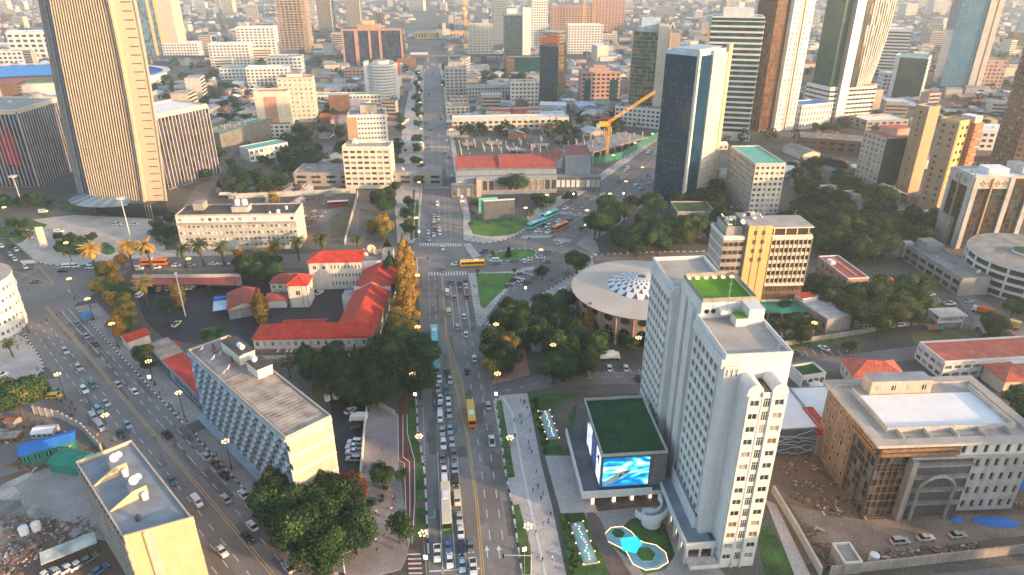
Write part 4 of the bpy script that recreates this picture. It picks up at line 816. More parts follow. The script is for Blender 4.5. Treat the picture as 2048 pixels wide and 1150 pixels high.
# disc-roofed auditorium
b = Bld('disc_auditorium', 'round hall with wide flat disc roof, checkered dome and pointed arches', 'building', Vector((51, 244, 0)), 0.0, 1, 1, 14.0); FOOT.pop(); FOOT.append((Vector((24, 217, 0)), 0, 54, 54))
n = 72; mat('disc_roof', (.46, .41, .365), var=.12, scale=.08, fine=.06)
b.mb('disc_roof').frus(0, 0, 12.7, 13.6, 26.0, 27.4, n, 'disc_roof'); b.mb('disc_roof').frus(0, 0, 13.6, 14.6, 27.4, 13.0, n, 'disc_roof'); b.mb('wall').frus(0, 0, -.2, 12.8, 21.5, 23.0, n, 'slate')
m = b.mb('disc_roof'); k0 = len(m.v); a_ = [2 * math.pi * i / n for i in range(n)]; m.face([(26 * math.cos(t), 26 * math.sin(t), 12.7) for t in reversed(a_)], 'terracotta_wall')
NA = 24; mat('sandstone', (.36, .25, .19), var=.2, streak=.2)
def cyl(a, r, z): return (r * math.cos(a), r * math.sin(a), z)
for i in range(NA):
    a0 = 2 * math.pi * i / NA; a1_ = 2 * math.pi * (i + 1) / NA; am = (a0 + a1_) / 2; hw = (a1_ - a0) / 2
    m = MB(); S = 7                          # each bay: wall with a pointed arch and a round eye above it
    arch = [(-.36, 0), (-.36, 4.6), (-.30, 6.0), (-.18, 7.2), (0, 8.0), (.18, 7.2), (.30, 6.0), (.36, 4.6), (.36, 0)]
    rr = lambda z: 24.4 + .7 * z / 12.7
    left = [(-.5, 0)] + [(-.5, 4.6), (-.5, 6.0), (-.5, 7.2), (-.5, 8.0)]
    def P(u, z, d=0): return cyl(am + u * 2 * hw, rr(z) - d, z)
    for j in range(4):
        m.face([P(-.5, left[j][1]), P(arch[j][0], arch[j][1]), P(arch[j + 1][0], arch[j + 1][1]), P(-.5, left[j + 1][1])], 'sandstone'); m.face([P(-arch[j][0], arch[j][1]), P(.5, left[j][1]), P(.5, left[j + 1][1]), P(-arch[j + 1][0], arch[j + 1][1])], 'sandstone')
    for j in range(8): m.face([P(*arch[j]), P(*arch[j], 1.2), P(*arch[j + 1], 1.2), P(*arch[j + 1])], 'sandstone')
    m.face([P(-.5, 8.0), P(0, 8.0), P(0, 9.0), P(-.5, 9.0)], 'sandstone'); m.face([P(0, 8.0), P(.5, 8.0), P(.5, 9.0), P(0, 9.0)], 'sandstone'); m.face([P(-.5, 9), P(0, 9), P(0, 12.7), P(-.5, 12.7)], 'sandstone'); m.face([P(0, 9), P(.5, 9), P(.5, 12.7), P(0, 12.7)], 'sandstone')
    m.face([P(.28 * math.cos(t), 10.9 + 1.5 * math.sin(t), -.06) for t in [math.pi * 2 * q_ / 10 for q_ in range(10)]], 'gl_dark'); m.bar(P(-.5, 0, -.2), P(-.5, 12.6, -.3), .35, 'sandstone', 4)
    m.face([P(x, z, 1.1) for x, z in arch], 'gl_dark'); m.bar(P(0, 4, .9), P(0, 7.9, .9), .08, 'white'); m.bar(P(-.34, 4.6, .9), P(.34, 4.6, .9), .08, 'white'); m.build('arched_bay', b.root)
mat('dome_white', (.66, .67, .68), var=.08); mat('dome_dark', (.10, .12, .145), var=.15); R_ = 13.2; NS = 36; rings = [0, .2, .37, .52, .65, .77, .87]
for j in range(6):
    p0, p1 = rings[j], rings[j + 1]; r0, r1 = R_ * (1 - p0), R_ * (1 - p1); z0, z1 = 14.5 + 4.0 * math.sin(p0 * math.pi / 2), 14.5 + 4.0 * math.sin(p1 * math.pi / 2)
    th = 2 * math.pi / NS; meshes = []
    for mm in ('dome_white', 'dome_dark'):
        m = MB()
        if mm == 'dome_white': m.face([(r0 * math.cos(-th / 2), r0 * math.sin(-th / 2), z0 + .12), (r0 * math.cos(th / 2), r0 * math.sin(th / 2), z0 + .12), (r1 * math.cos(th * .95), r1 * math.sin(th * .95), z1 + .12), (r1 * math.cos(-th * .95), r1 * math.sin(-th * .95), z1 + .12)], mm)
        else: m.face([(r0 * math.cos(-th), r0 * math.sin(-th), z0), (r0 * math.cos(th), r0 * math.sin(th), z0), (r1 * math.cos(th * .45), r1 * math.sin(th * .45), z1), (r1 * math.cos(-th * .45), r1 * math.sin(-th * .45), z1)], mm)
        meshes.append(m.mesh('dome_panel'))
    for i in range(NS): link('dome_panel', meshes[(i + j) % 2], b.root, (0, 0, 0), th * i)
b.mb('dome_lantern').frus(0, 0, 14.0, 18.4, 3, 1.9, 18, 'slate'); b.done()
# warm brown office with shaft between two wings
b = Bld('shaft_office', 'ten storey office with golden blank lift shaft between a grey wing and sunlit window wing', 'building', *wfoot(82.5, 248.7, 3.0), 8.5, 15.0, 33.0)
b.core('concrete', roof='roof_screed', par=.6, pm='white'); b.bands('L', [8 + k * 4.1 for k in range(7)], 'white', .5, .2); b.bands('F', [32.6], 'white', 1.2, .5)
b.grid('F', 1, 31.8, 9, 4, 'concrete', .9, .5, out=.3, mull=2, tr=False, fr='brown', gl=('gl_bronze', 'gl_dark')); b.tbox('stair_head', 1.5, 8, 1.5, 13, 33, 37, 'concrete', 'roof_dark'); b.grid('F', 33.4, 36.6, 1, 2, 'concrete', .7, .7, a0=1.6, a1=7.9, ind=False, relief=False) if False else None
s2 = b.sub(9.2, -1.2, 9.4, 16.0, 38.0); s2.tbox('shaft', 0, 9.4, 0, 16, -.2, 38, 'tan_light', 'roof_screed'); s2.tbox('shaft_side', -.9, -.02, .8, 16, -.2, 37.5, 'concrete_dark')
for x in (3.0, 6.0): s2.fbox('shaft_joint', 'F', x, x + .15, 0, .12, 0, 37.8, 'brown')
s2.grid('F', 22, 37, 4, 2, 'tan_light', .4, .5, a0=1.2, a1=7.6, ind=True, relief=False, fr='tan', gl=('gl_mid', 'gl_bronze'), mull=1)
s3 = b.sub(19.3, .0, 16.2, 15.0, 33.0); s3.core('brown', roof='roof_screed', par=.5, pm='cream_pale')
s3.grid('F', 12.5, 32.2, 6, 9, 'cream', .98, .58, out=.5, mull=2, tr=False, fr='brown', gl=('gl_gold', 'gl_bronze', 'gl_bronze', 'rust_wall')); s3.fins('F', 12.5, 32.2, 9, 'cream', .22, .75); s3.grid('F', 1, 12.2, 3, 9, 'brown', .94, .7, out=.3, mull=2, tr=False, fr='tan', gl=('gl_bronze', 'gl_dark')); s3.bands('F', [32.6, 12.3, 5.0], 'cream_pale', .9, .8); s3.grid('R', 2, 32, 9, 4, 'cream', .5, .5, ind=False, relief=False)
s3.tbox('top_storey', 1, 15.2, 1.4, 13, 33, 36.2, 'gl_bronze'); s3.tbox('top_roof', -.2, 16.4, .2, 14, 36.2, 36.7, 'cream_pale', 'roof_screed')
for x in (1.0, 5.6, 10.2, 14.8): s3.tbox('top_pier', x, x + .4, 1.2, 1.6, 33, 36.2, 'cream')
s3.tbox('podium_canopy', -7, 24, -10, -.2, 4.2, 4.8, 'roof_green')
for x in range(6): s3.tbox('podium_post', -6 + x * 5.5, -5.6 + x * 5.5, -9.6, -9.2, -.2, 4.2, 'concrete')
b.clutter(12, 2, 8, 2, 12, 37.1); b.clutter(6, 10, 18, 1, 13, 38.1); b.mast(30, 6, 36.6, 6); b.mast(15, 5, 38, 9); b.mast(17, 5, 38, 8); b.done()
# ------------------------------------------------------------ tall towers and the middle distance
# ribbed bank tower: a faceted shaft that bulges and leans, built as a loft
tb = Bld('bank_tower', 'huge ribbed tower of pale vertical fins and gold flank by the plaza', 'building', Vector((-222, 385, 0)), 0.0, 1, 1, 205.0); FOOT.pop(); FOOT.append((Vector((-250, 365, 0)), 0, 60, 60))
V0 = [(-33, 0), (-26, -5), (-19.5, -9), (14, -16), (26, -15), (9, 18), (-6, 32), (-28, 24)]           # grey flank | blue strip | ribbed front | gold flank | ...
ZS = [8, 25, 45, 65, 85, 105, 125, 150, 175, 205]
def sect(z):
    k = min(z, 125) / 110.0; kr = math.sin(min(1.2, k) * math.pi / 2 * .9) if z < 125 else 1 - (z - 125) / 260
    out = []
    for i, (x, y) in enumerate(V0):
        if i in (3, 4, 5): x2 = x + 8.5 * kr
        else: x2 = x + 8.0 * k ** 1.3
        out.append(Vector((x2, y - 2 * kr if i in (2, 3, 4) else y, z)))
    return out
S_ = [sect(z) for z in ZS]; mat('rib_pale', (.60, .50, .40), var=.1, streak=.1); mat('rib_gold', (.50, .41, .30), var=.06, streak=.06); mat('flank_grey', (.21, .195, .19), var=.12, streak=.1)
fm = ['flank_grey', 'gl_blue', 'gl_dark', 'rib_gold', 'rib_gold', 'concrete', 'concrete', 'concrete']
def lofts(part, i, n, m_of, off=0.0, rowsplit=1):
    m = tb.mb(part)
    for a, c in zip(S_, S_[1:]):
        p0, p1, q0, q1 = a[i], a[(i + 1) % 8], c[i], c[(i + 1) % 8]; nn = Vector((p1.y - p0.y, -(p1.x - p0.x), 0)).normalized() * off
        for r in range(rowsplit):
            t0, t1 = r / rowsplit, (r + 1) / rowsplit
            for k in range(n):
                u0, u1 = k / n, (k + 1) / n; f = lambda u, t: (p0.lerp(p1, u)).lerp(q0.lerp(q1, u), t) + nn
                m.face([f(u0, t0), f(u1, t0), f(u1, t1), f(u0, t1)], m_of(k, r))
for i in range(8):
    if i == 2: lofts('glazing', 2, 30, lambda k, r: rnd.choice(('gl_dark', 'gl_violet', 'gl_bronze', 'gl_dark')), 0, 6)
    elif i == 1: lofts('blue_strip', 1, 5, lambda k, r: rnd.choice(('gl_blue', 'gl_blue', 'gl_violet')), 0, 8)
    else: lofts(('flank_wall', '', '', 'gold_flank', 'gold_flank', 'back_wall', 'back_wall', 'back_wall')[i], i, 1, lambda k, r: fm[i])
tb.stuffset |= {'glazing', 'blue_strip'}
def rib(part, i, u, w, d, m):
    mm = tb.mb(part)
    for a, c in zip(S_, S_[1:]):
        p, q = a[i].lerp(a[(i + 1) % 8], u), c[i].lerp(c[(i + 1) % 8], u); t = (a[(i + 1) % 8] - a[i]).normalized(); nn = Vector((t.y, -t.x, 0)); w2 = t * (w / 2)
        mm.hexa([p - w2 + nn * d, p + w2 + nn * d, p + w2, p - w2, q - w2 + nn * d, q + w2 + nn * d, q + w2, q - w2], m, skip=(0, 1))
for k in range(23):
    o = MB(); tb.parts['__t'] = o; rib('__t', 2, k / 22, .38, .75, 'rib_pale'); o.build('facade_fin', tb.root); del tb.parts['__t']
for (i_, u_, w_r, d_r, m_r) in ((3, .02, 1.2, 1.6, 'rib_gold'), (3, .98, .8, .6, 'rib_gold'), (0, .98, 1.0, .5, 'concrete'), (1, .5, .5, .5, 'grey_blue'), (0, .35, .6, .4, 'concrete')):
    o = MB(); tb.parts['__t'] = o; rib('__t', i_, u_, w_r, d_r, m_r); o.build('corner_rib', tb.root); del tb.parts['__t']
for k in range(46):                          # slots in the gold flank
    z = 11 + k * 4.2; s = sect(z); p0, p1 = s[4], s[5]; 
    s2 = sect(z + .55)
    m = tb.mb('flank_slots', True); e = Vector((0, -.06, 0)) + Vector(((p1 - p0).y, -(p1 - p0).x, 0)).normalized() * .06
    for (u0, u1) in ((.12, .42), (.5, .8)): m.face([p0.lerp(p1, u0) + e, p0.lerp(p1, u1) + e, s2[4].lerp(s2[5], u1) + e, s2[4].lerp(s2[5], u0) + e], 'gl_bronze')
    p0, p1 = s[3], s[4]; e = Vector((.02, -.08, 0)); m.face([p0.lerp(p1, .4) + e, p0.lerp(p1, .8) + e, s2[3].lerp(s2[4], .8) + e, s2[3].lerp(s2[4], .4) + e], 'brown')
for i, c in enumerate(((-1.0, 0),)): pass
m = tb.mb('lobby'); m.prism([(-24, -2), (-20, -12), (0, -19), (20, -21), (25, -14), (10, 14), (-4, 28), (-24, 18)], -.2, 8.2, 'gl_dark', 'slate')
for k in range(24):
    a = Vector((-20, -12.2, 0)).lerp(Vector((20, -21.2, 0)), k / 23); tb.mb('lobby_fins').box(a.x - .15, a.x + .15, a.y - .3, a.y + .1, 0, 8, 'concrete')
m = tb.mb('glass_canopy'); nA = 18; ring = [(math.radians(150 + 150 * k / nA)) for k in range(nA + 1)]
for a, c in zip(ring, ring[1:]): m.face([(27 * math.cos(a) - 6, 21 * math.sin(a) - 4, 7.4), (27 * math.cos(c) - 6, 21 * math.sin(c) - 4, 7.4), (20 * math.cos(c) - 4, 14 * math.sin(c), 9.6), (20 * math.cos(a) - 4, 14 * math.sin(a), 9.6)], 'gl_sky' if (ring.index(a) % 2) else 'grey_blue')
tb.done()
def finpod(name, label, A, deg, W, D, H, side_glass, fin_m, seed, roof='roof_screed'):
    b = Bld(name, label, 'building', Vector((*A, 0)), rad(deg), W, D, H); b.core('concrete', roof=roof, par=1.0, pm='cream')
    for sd, L in (('F', W), ('R', D)):
        b.curtain(sd, .5, H - .5, 11, int(L / 2.4), side_glass, bars=False); b.fins(sd, 1, H, int(L / 2.4), fin_m, .35, .6, part='facade_fins')
    b.bands('F', [H - 1], 'cream', 1.6, .5); b.bands('R', [H - 1], 'cream', 1.6, .5); return b
b = finpod('finned_podium', 'dark violet glass podium block with vertical fins and red panels left of the bank tower', (-352, 421), 0, 50, 45, 48, ('gl_violet', 'gl_violet', 'gl_dark', 'gl_blue'), 'concrete_pale', 1); 
for k in range(5): b.fbox('red_panels', 'F', 34 + k * 2.1, 35.2 + k * 2.1, .2, .5, 14 + rnd.uniform(-3, 6), 34 + rnd.uniform(-3, 6), 'red_panel')
b.stuffset.add('red_panels'); b.clutter(6); b.done()
b = finpod('finned_annex', 'pale finned annex block right of the bank tower with violet glass', (-217, 416), 62, 40, 34, 46, ('gl_violet', 'gl_dark', 'gl_mid', 'gl_violet'), 'cream', 2, 'roof_white'); b.done()
# shell of a building in dark netting
b = Bld('net_wrapped_shell', 'low concrete shell wrapped in dark netting with column stubs on top', 'building', *wfoot(-236, 514, -22), 20, 80, 14.5); b.core('concrete_dark', roof='roof_grey', par=.8, pm='green_net')
for k in range(60):
    x, y = 1 + rnd.random() * 18, 1 + rnd.random() * 78; b.mb('column_stubs', True).box(x - .25, x + .25, y - .25, y + .25, 14.4, 14.5 + rnd.uniform(.8, 2.6), rnd.choice(('concrete_pale', 'concrete', 'pink')))
b.tbox('tarpaulin', 4, 9, 40, 55, 14.6, 14.9, 'roof_paleblue'); b.done()
# grey theatre hall with red roofs
b = Bld('theatre_hall', 'long grey hall with red sheet roofs behind the big spreading tree', 'building', *wfoot(-34.3, 408, 4), 62, 32, 14.5); b.core('grey_blue', roof='roof_grey', par=0)
b.roof_gable(0, 26, 6, 32, 14.5, 4, 'roof_red_old', 'x', .3, False, False, wall='grey_blue'); b.roof_gable(27, 62, 4, 32, 14.5, 5, 'roof_red_old', 'x', .3, False, False, wall='grey_blue'); b.tbox('front_block', 0, 62, -3, 6, -.2, 11.5, 'grey_blue', 'roof_bluegrey')
f = b.sub(0, -3, 62, 9, 11.5); f.grid('F', 2, 9.5, 1, 16, 'concrete', .72, .8, out=.3, mull=2, ind=True, gl=('gl_cur', 'white', 'gl_mid'), fr='slate'); b.tbox('lobby', -3, 12, -9, -3.2, -.2, 8, 'slate', 'roof_bluegrey'); f2 = b.sub(-3, -9, 15, 6, 8); f2.grid('F', .5, 7, 1, 5, 'slate', .7, .8, out=.2, ind=True, mull=2, fr='white'); b.tbox('beige_pier', 12.2, 15, -8, -3.2, -.2, 11, 'beige'); b.done()
b = Bld('fly_tower', 'tall grey stage block with red roof at the end of the theatre hall', 'building', *wfoot(33.5, 420, 0), 16, 27, 20.5); b.core('grey_blue', roof='roof_red_old', par=.6); b.tbox('lower_wing', -6, 22, -6, -.1, -.2, 9, 'slate', 'roof_bluegrey'); w = b.sub(-6, -6, 28, 6, 9); w.grid('F', 1.5, 8, 1, 9, 'slate', .75, .7, out=.2, ind=True, mull=1, fr='white', gl=('gl_cur', 'white')); b.done()
b = Bld('outdoor_screen', 'big dark outdoor video screen back standing over the round lawn', 'screen', *bp(0.0, (968, 448), (1029, 444), depth=1.4), 13.0); b.tbox('screen_panel', 0, b.W, 0, 1.0, 2.5, 13, 'slate'); b.tbox('screen_rim', -.1, b.W + .1, -.1, 1.1, 12.9, 13.4, 'white')
b.tbox('screen_frame', -2.5, 0, 1.1, 1.6, 6, 14.5, 'roof_teal'); b.tbox('screen_frame', 0, 8, 1.1, 1.6, 13, 14.6, 'roof_teal')
for x in (2, b.W / 2, b.W - 2): b.tbox('post', x, x + .6, .2, .8, -.2, 2.5, 'metal_dark')
b.done()
# blue glass tower
b = Bld('blue_glass_tower', 'dark blue glass tower with cream edge strips and sunlit cream flank', 'building', *wfoot(86, 400, -44), 20.5, 34, 84); b.core('gl_blue', roof='roof_white', par=2.2, pm='roof_paleblue')
b.curtain('F', 1, 83, 26, 9, ('gl_blue',) * 5 + ('gl_teal',), 'gl_blue', out=.02); b.curtain('L', 1, 83, 26, 12, ('gl_blue',) * 4, 'gl_blue', out=.02)
for _ in range(75):
    c, k = rnd.randrange(9), rnd.randrange(1, 25); x = .4 + c * 2.27; window(b.root, win_mesh(.8, 1.5, 'gl_blue', 'gl_blue_pale', 0, False), (x + .8, -.16, 2 + k * 3.15), 0, 'lit_window')
b.tbox('edge_strip', 20.0, 21.6, -.7, 1.0, -.2, 87, 'cream_pale'); b.tbox('glass_bay', 20.6, 21.4, 1.1, 13, -.2, 84, 'gl_blue'); b.tbox('inner_strip', 20.6, 22.4, 13, 14.4, -.2, 86, 'cream_pale'); b.tbox('cream_flank', 20.6, 22.0, 14.5, 30, -.2, 84, 'cream'); b.tbox('end_strip', 20.6, 22.4, 30, 33.9, -.2, 88, 'gold_wall')
fl = b.sub(22.0, 14.5, 1, 15.5, 84); fl.W = 0; fl.bands('R', [6 + k * 3.2 for k in range(24)], 'concrete', .3, .15); b.tbox('roof_plant', 3, 18, 4, 30, 84, 87, 'steel'); b.done()
# banded tower
b = Bld('banded_tower', 'dark green glass tower with white floor bands behind the blue tower', 'building', *wfoot(152, 556, -14), 38, 30, 92); b.core('gl_teal', roof='roof_tin', par=1.0, pm='white'); b.ribbon('F', 2, 90, 22, 'white', ('gl_teal', 'gl_green', 'gl_teal', 'gl_dark'), .36, .5); b.ribbon('R', 2, 90, 22, 'cream_pale', ('gl_gold', 'gl_bronze'), .5, .8); b.penthouse(8, 30, 6, 24, 6, 'white', 'roof_white'); b.tbox('base', -2, 40, -2, -.2, -.2, 6, 'cream'); b.done()  # right face carries sunlit gold in its glass and band colours
# brown and white high tower
b = Bld('white_slit_tower', 'very tall white tower with small dark windows and brown glazed flank', 'building', *wfoot(222, 580, 22), 21, 26, 138); b.core('white', roof='roof_white', par=1)
b.grid('F', 4, 136, 33, 2, 'white', .26, .4, a0=.5, a1=9, ind=False, relief=False, mull=0); b.grid('F', 4, 136, 33, 2, 'white', .26, .4, a0=12, a1=20.5, ind=False, relief=False, mull=0); b.tbox('slot', 9.8, 11.4, -.25, .5, 0, 137, 'brown'); b.tbox('corner_pier', 8.8, 9.8, -.5, 0, 0, 138, 'cream_pale'); b.tbox('corner_pier', 11.4, 12.3, -.5, 0, 0, 138, 'cream_pale'); b.grid('R', 4, 136, 33, 5, 'cream', .3, .4, ind=False, relief=False)
l = b.sub(-13, 4, 12.6, 22, 132); l.core('brown', roof='roof_grey', par=.5); l.curtain('F', 2, 131, 34, 8, ('gl_bronze', 'gl_bronze', 'gl_bronze', 'brown'), 'rust_wall', out=.15); l.curtain('L', 2, 131, 34, 10, ('gl_bronze', 'brown'), 'rust_wall', out=.15); b.done()
simple('white_annex', 'white low office wing with blue roof at the foot of the white slit tower', 'building', (*wfoot(246, 588, 22), 34, 18), 20, 'white', 'roof_blue', 4, (10, 5), 'FL', ww=.35, wh=.5).done()
# curved white tower on white podium
b = Bld('curved_tower', 'tall tower with bulging striped white sail front above a white podium with red net', 'building', *wfoot(276, 608, 18), 50, 30, 31); b.core('white', roof='roof_white', par=1.2)
b.ribbon('F', 7, 30, 6, 'white', ('gl_mid', 'gl_dark', 'gl_bronze'), .55, .5, mull=12); b.ribbon('L', 7, 30, 6, 'white', ('gl_mid', 'gl_dark'), .55, .5, mull=8); b.ribbon('R', 7, 30, 6, 'white', ('gl_mid', 'gl_dark'), .55, .5, mull=8); b.tbox('red_base', 0, 50, -.6, 0, 0, 6, 'red_panel')
b.tbox('safety_net', 12, 48, -1.2, -.4, 31.6, 33.2, 'orange_net'); b.tbox('silver_fin', 8.0, 16.5, -3.5, 14, -.2, 150, 'steel'); b.tbox('dark_flank', 0.5, 7.9, 2, 24, 31, 145, 'gl_green')
zs = [31 + 119 * k / 14 for k in range(15)]; bul = lambda z: 9.0 * math.sin(math.pi * min(1, (z - 31) / 130)) 
m = b.mb('sail_front'); m2 = b.mb('sail_stripes')
for z0, z1 in zip(zs, zs[1:]):
    for c in range(9):
        f = lambda k, z: (24 + k * 2.2 + bul(z) * (k / 9.0), -1.5 + 4.5 * (k / 9.0) ** 2, z)
        m.face([f(c, z0), f(c + 1, z0), f(c + 1, z1), f(c, z1)], rnd.choice(('gl_gold', 'beige', 'gl_bronze')))
        p, q = Vector(f(c + 1, z0)), Vector(f(c + 1, z1)); m2.hexa([p + Vector((-.4, -.7, 0)), p + Vector((.4, -.7, 0)), p + Vector((.4, .2, 0)), p + Vector((-.4, .2, 0)), q + Vector((-.4, -.7, 0)), q + Vector((.4, -.7, 0)), q + Vector((.4, .2, 0)), q + Vector((-.4, .2, 0))], 'white', skip=(0, 1))
    m.face([(44 + bul(z0), 3.0, z0), (40, 24, z0), (40, 24, z1), (44 + bul(z1), 3, z1)], 'white')
    for c in range(4): m.face([(16.5 + c * 1.9, -1.5, z0), (18.4 + c * 1.9, -1.5, z0), (18.4 + c * 1.9, -1.5, z1), (16.5 + c * 1.9, -1.5, z1)], rnd.choice(('gl_dark', 'gl_mid', 'gl_bronze')))
b.tbox('tower_core', 17, 40, 4, 24, 31, 150, 'concrete'); b.done()
b = Bld('green_glass_box', 'green glass office cube with white striped flank in front of the pale towers', 'building', *wfoot(398, 742, -35), 30, 26, 42); b.core('white', roof='roof_teal', par=1); b.curtain('F', 1, 41, 10, 10, ('gl_green', 'gl_green', 'gl_teal'), 'gl_teal', a0=4, out=.05); b.ribbon('R', 1, 41, 10, 'white', 'gl_mid', .6, .5); b.fbox('fin', 'F', 3.2, 4.2, 0, 1.2, 0, 44, 'white'); b.done()
b = Bld('blue_tower', 'tall pale blue glass tower with cream side blade above the hazy right edge', 'building', *wfoot(475, 780, -12), 27, 26, 150); b.core('gl_sky', roof='roof_white', par=1); b.curtain('F', 2, 149, 38, 7, ('gl_sky', 'gl_sky', 'gl_sky', 'gl_blue_pale'), 'gl_mid', out=.1); b.curtain('L', 2, 149, 38, 7, ('gl_sky',), 'gl_mid', out=.1); b.tbox('blade', 27.1, 40, -1.5, 10, -.2, 160, 'cream'); b.tbox('blade_slot', 34, 35, -1.7, -1.4, 0, 158, 'brown'); b.done()
simple('pink_block', 'pink apartment block at the foot of the pale blue tower', 'building', (*wfoot(505, 790, -12), 40, 25), 32, 'pink', 'roof_grey', 8, (9, 5), 'FR').done()
b = simple('striped_block', 'white banded office with a yellow topped neighbour in the haze', 'building', (*wfoot(420, 865, -20), 50, 30), 58, 'white', 'roof_white', 0); b.ribbon('F', 2, 57, 15, 'white', 'gl_mid', .5, .5); b.ribbon('L', 2, 57, 15, 'white', 'gl_dark', .5, .5); b.done()
b = simple('yellow_panel_tower', 'beige tower with a golden yellow panel near its top', 'building', (*wfoot(440, 1010, -15), 40, 30), 95, 'beige', 'roof_grey', 20, (8, 6), 'FL', ww=.5); b.fbox('gold_panel', 'F', 8, 32, .1, .4, 60, 90, 'crane'); b.done()
# tan pair on the right
b = Bld('tan_tower', 'slim tan tower with one column of dark windows beside the dark glass office', 'building', *wfoot(242, 416, -62), 8.5, 11, 52); b.core('tan', roof='roof_white', par=1.0); b.grid('F', 2, 51, 14, 1, 'tan', .25, .42, out=.2, mull=1, a0=2, a1=6.5, ind=True, tr=False, fr='brown'); b.done()
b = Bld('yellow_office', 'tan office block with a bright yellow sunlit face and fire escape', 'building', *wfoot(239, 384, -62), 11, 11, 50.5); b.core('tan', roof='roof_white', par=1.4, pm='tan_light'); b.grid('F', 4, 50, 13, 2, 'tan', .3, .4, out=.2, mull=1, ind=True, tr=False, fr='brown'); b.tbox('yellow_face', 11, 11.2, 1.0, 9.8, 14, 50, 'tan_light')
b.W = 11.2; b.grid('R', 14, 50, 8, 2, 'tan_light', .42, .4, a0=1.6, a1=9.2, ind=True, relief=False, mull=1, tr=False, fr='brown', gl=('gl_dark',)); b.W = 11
r = b.sub(11.0, 10.0, 4.0, 8.0, 50); r.tbox('rust_wing', 0, 3, 0, 8, -.2, 50, 'rust_wall', 'roof_grey')
for k in range(10): r.tbox('stair_landing', 3, 4.6, 1, 6, 6 + k * 4.4, 6.4 + k * 4.4, 'beige')
r.tbox('roof_pavilion', -6, 2, 0, 7, 50, 53.5, 'beige', 'roof_white'); b.done()
b = Bld('dark_glass_office', 'dark teal glass office with beige flank and red roof', 'building', *wfoot(231, 419, 14), 24, 20, 32); b.core('beige', roof='roof_coral', par=.5, pm='pink'); b.curtain('F', 1, 31.5, 8, 9, ('gl_teal', 'gl_teal', 'gl_green'), 'gl_teal', out=.1); b.grid('L', 1, 31.5, 9, 5, 'beige', .4, .45, ind=False, relief=True); b.tbox('roof_house', 8, 22, 5, 17, 32, 36, 'pink', 'roof_coral'); b.done()
# concrete and bronze glass block by the right edge with its car deck
b = Bld('bronze_glass_block', 'concrete framed bronze glass block with red diamond panels on its top', 'building', *wfoot(222.7, 319, 0), 30, 18, 36); b.core('gl_bronze', roof='roof_white', par=1.2, pm='concrete_pale')
b.curtain('F', 1, 31, 10, 14, ('gl_bronze', 'gl_dark', 'gl_bronze', 'gl_green', 'gl_mid'), 'brown', out=.12); b.curtain('L', 1, 31, 10, 8, ('gl_dark', 'gl_bronze', 'gl_green'), 'brown', out=.12)
for sd, xs in (('F', (0, 17.0, 27)), ('L', (0, 16))):
    for x in xs: b.fbox('concrete_pier', sd, x, x + 2.2, 0, 1.0, -.2, 36.5, 'concrete_pale')
for x in (8.6,): b.fbox('bronze_pier', 'F', x, x + .8, 0, .9, 0, 36, 'tan'); b.fbox('bronze_pier', 'L', 8, 8.8, 0, .9, 0, 36, 'tan')
for sd, n, a0, a1 in (('F', 4, 2.4, 16.8), ('L', 2, 2.2, 15.8)):
    b.fbox('top_panel', sd, a0, a1, 0, .5, 31, 36, 'concrete_pale'); fmap, L, r = b.map(sd)
    for k in range(n):
        x = a0 + (a1 - a0) * (k + .5) / n
        for dx, dz in ((-.9, 0), (.9, 0), (0, 1.0), (0, -1.0)):
            m = MB(); m.face([(-.7, 0, 0), (0, 0, -.7), (.7, 0, 0), (0, 0, .7)], 'rust_wall' if dz else 'gl_gold'); o = m.build('diamond_panel', b.root, fmap(x + dx, .54, 33.5 + dz), r)
b.tbox('lift_tower', 26.5, 33, 6, 18.2, -.2, 40, 'concrete_pale', 'roof_grey'); b.penthouse(10, 20, 6, 14, 3, 'white', 'roof_white'); b.clutter(4, 3, 24, 3, 14, 36); b.tbox('side_wing', -2, 0, 6, 16, -.2, 14, 'concrete', 'roof_grey'); b.done()
b = Bld('car_deck', 'grey two level car deck with glazed bays below the bronze glass block', 'building', *bp(7.5, (1812, 490), (1925, 560), depth=13), 7.5); b.core('concrete', roof='roof_grey', par=.9); b.grid('F', .3, 7, 2, 7, 'concrete', .78, .6, out=.4, mull=1, ind=True, fr='slate', gl=('gl_bronze', 'gl_dark')); b.tbox('stair_block', 0, 10, 5, 12, 7.4, 11, 'concrete', 'roof_grey'); b.tbox('turret', -2, 1, -1, 3, -.2, 9, 'concrete_pale'); b.clutter(3); b.done()
b = Bld('curved_white_block', 'white curved four storey block with deep open bays at the right edge', 'building', Vector((G(2010, 590).x, G(2010, 590).y, 0)), 0.0, 1, 1, 14); FOOT.pop(); FOOT.append((Vector((185, 262, 0)), 0, 60, 30)); cx, cy, R0 = 16, 12, 25; n = 40
b.mb('wall').frus(cx, cy, -.2, 14, R0 - 1.2, R0 - 1.2, n, 'gl_bronze', 'roof_grey')
for k in range(5): z = 14 * k / 4; b.mb('floor_band').frus(cx, cy, max(0, z - .6), min(14.8, z + .6), R0, R0, n, 'white', 'roof_grey')
for i in range(0, n, 2):
    a = 2 * math.pi * i / n; m = MB(); m.bar((cx + (R0 - .2) * math.cos(a), cy + (R0 - .2) * math.sin(a), 0), (cx + (R0 - .2) * math.cos(a), cy + (R0 - .2) * math.sin(a), 14.2), .6, 'white'); m.build('pier', b.root)
b.mb('roof_well').frus(cx - 4, cy, 14.8, 15.8, 5, 5, 20, 'white', 'turf'); b.done()
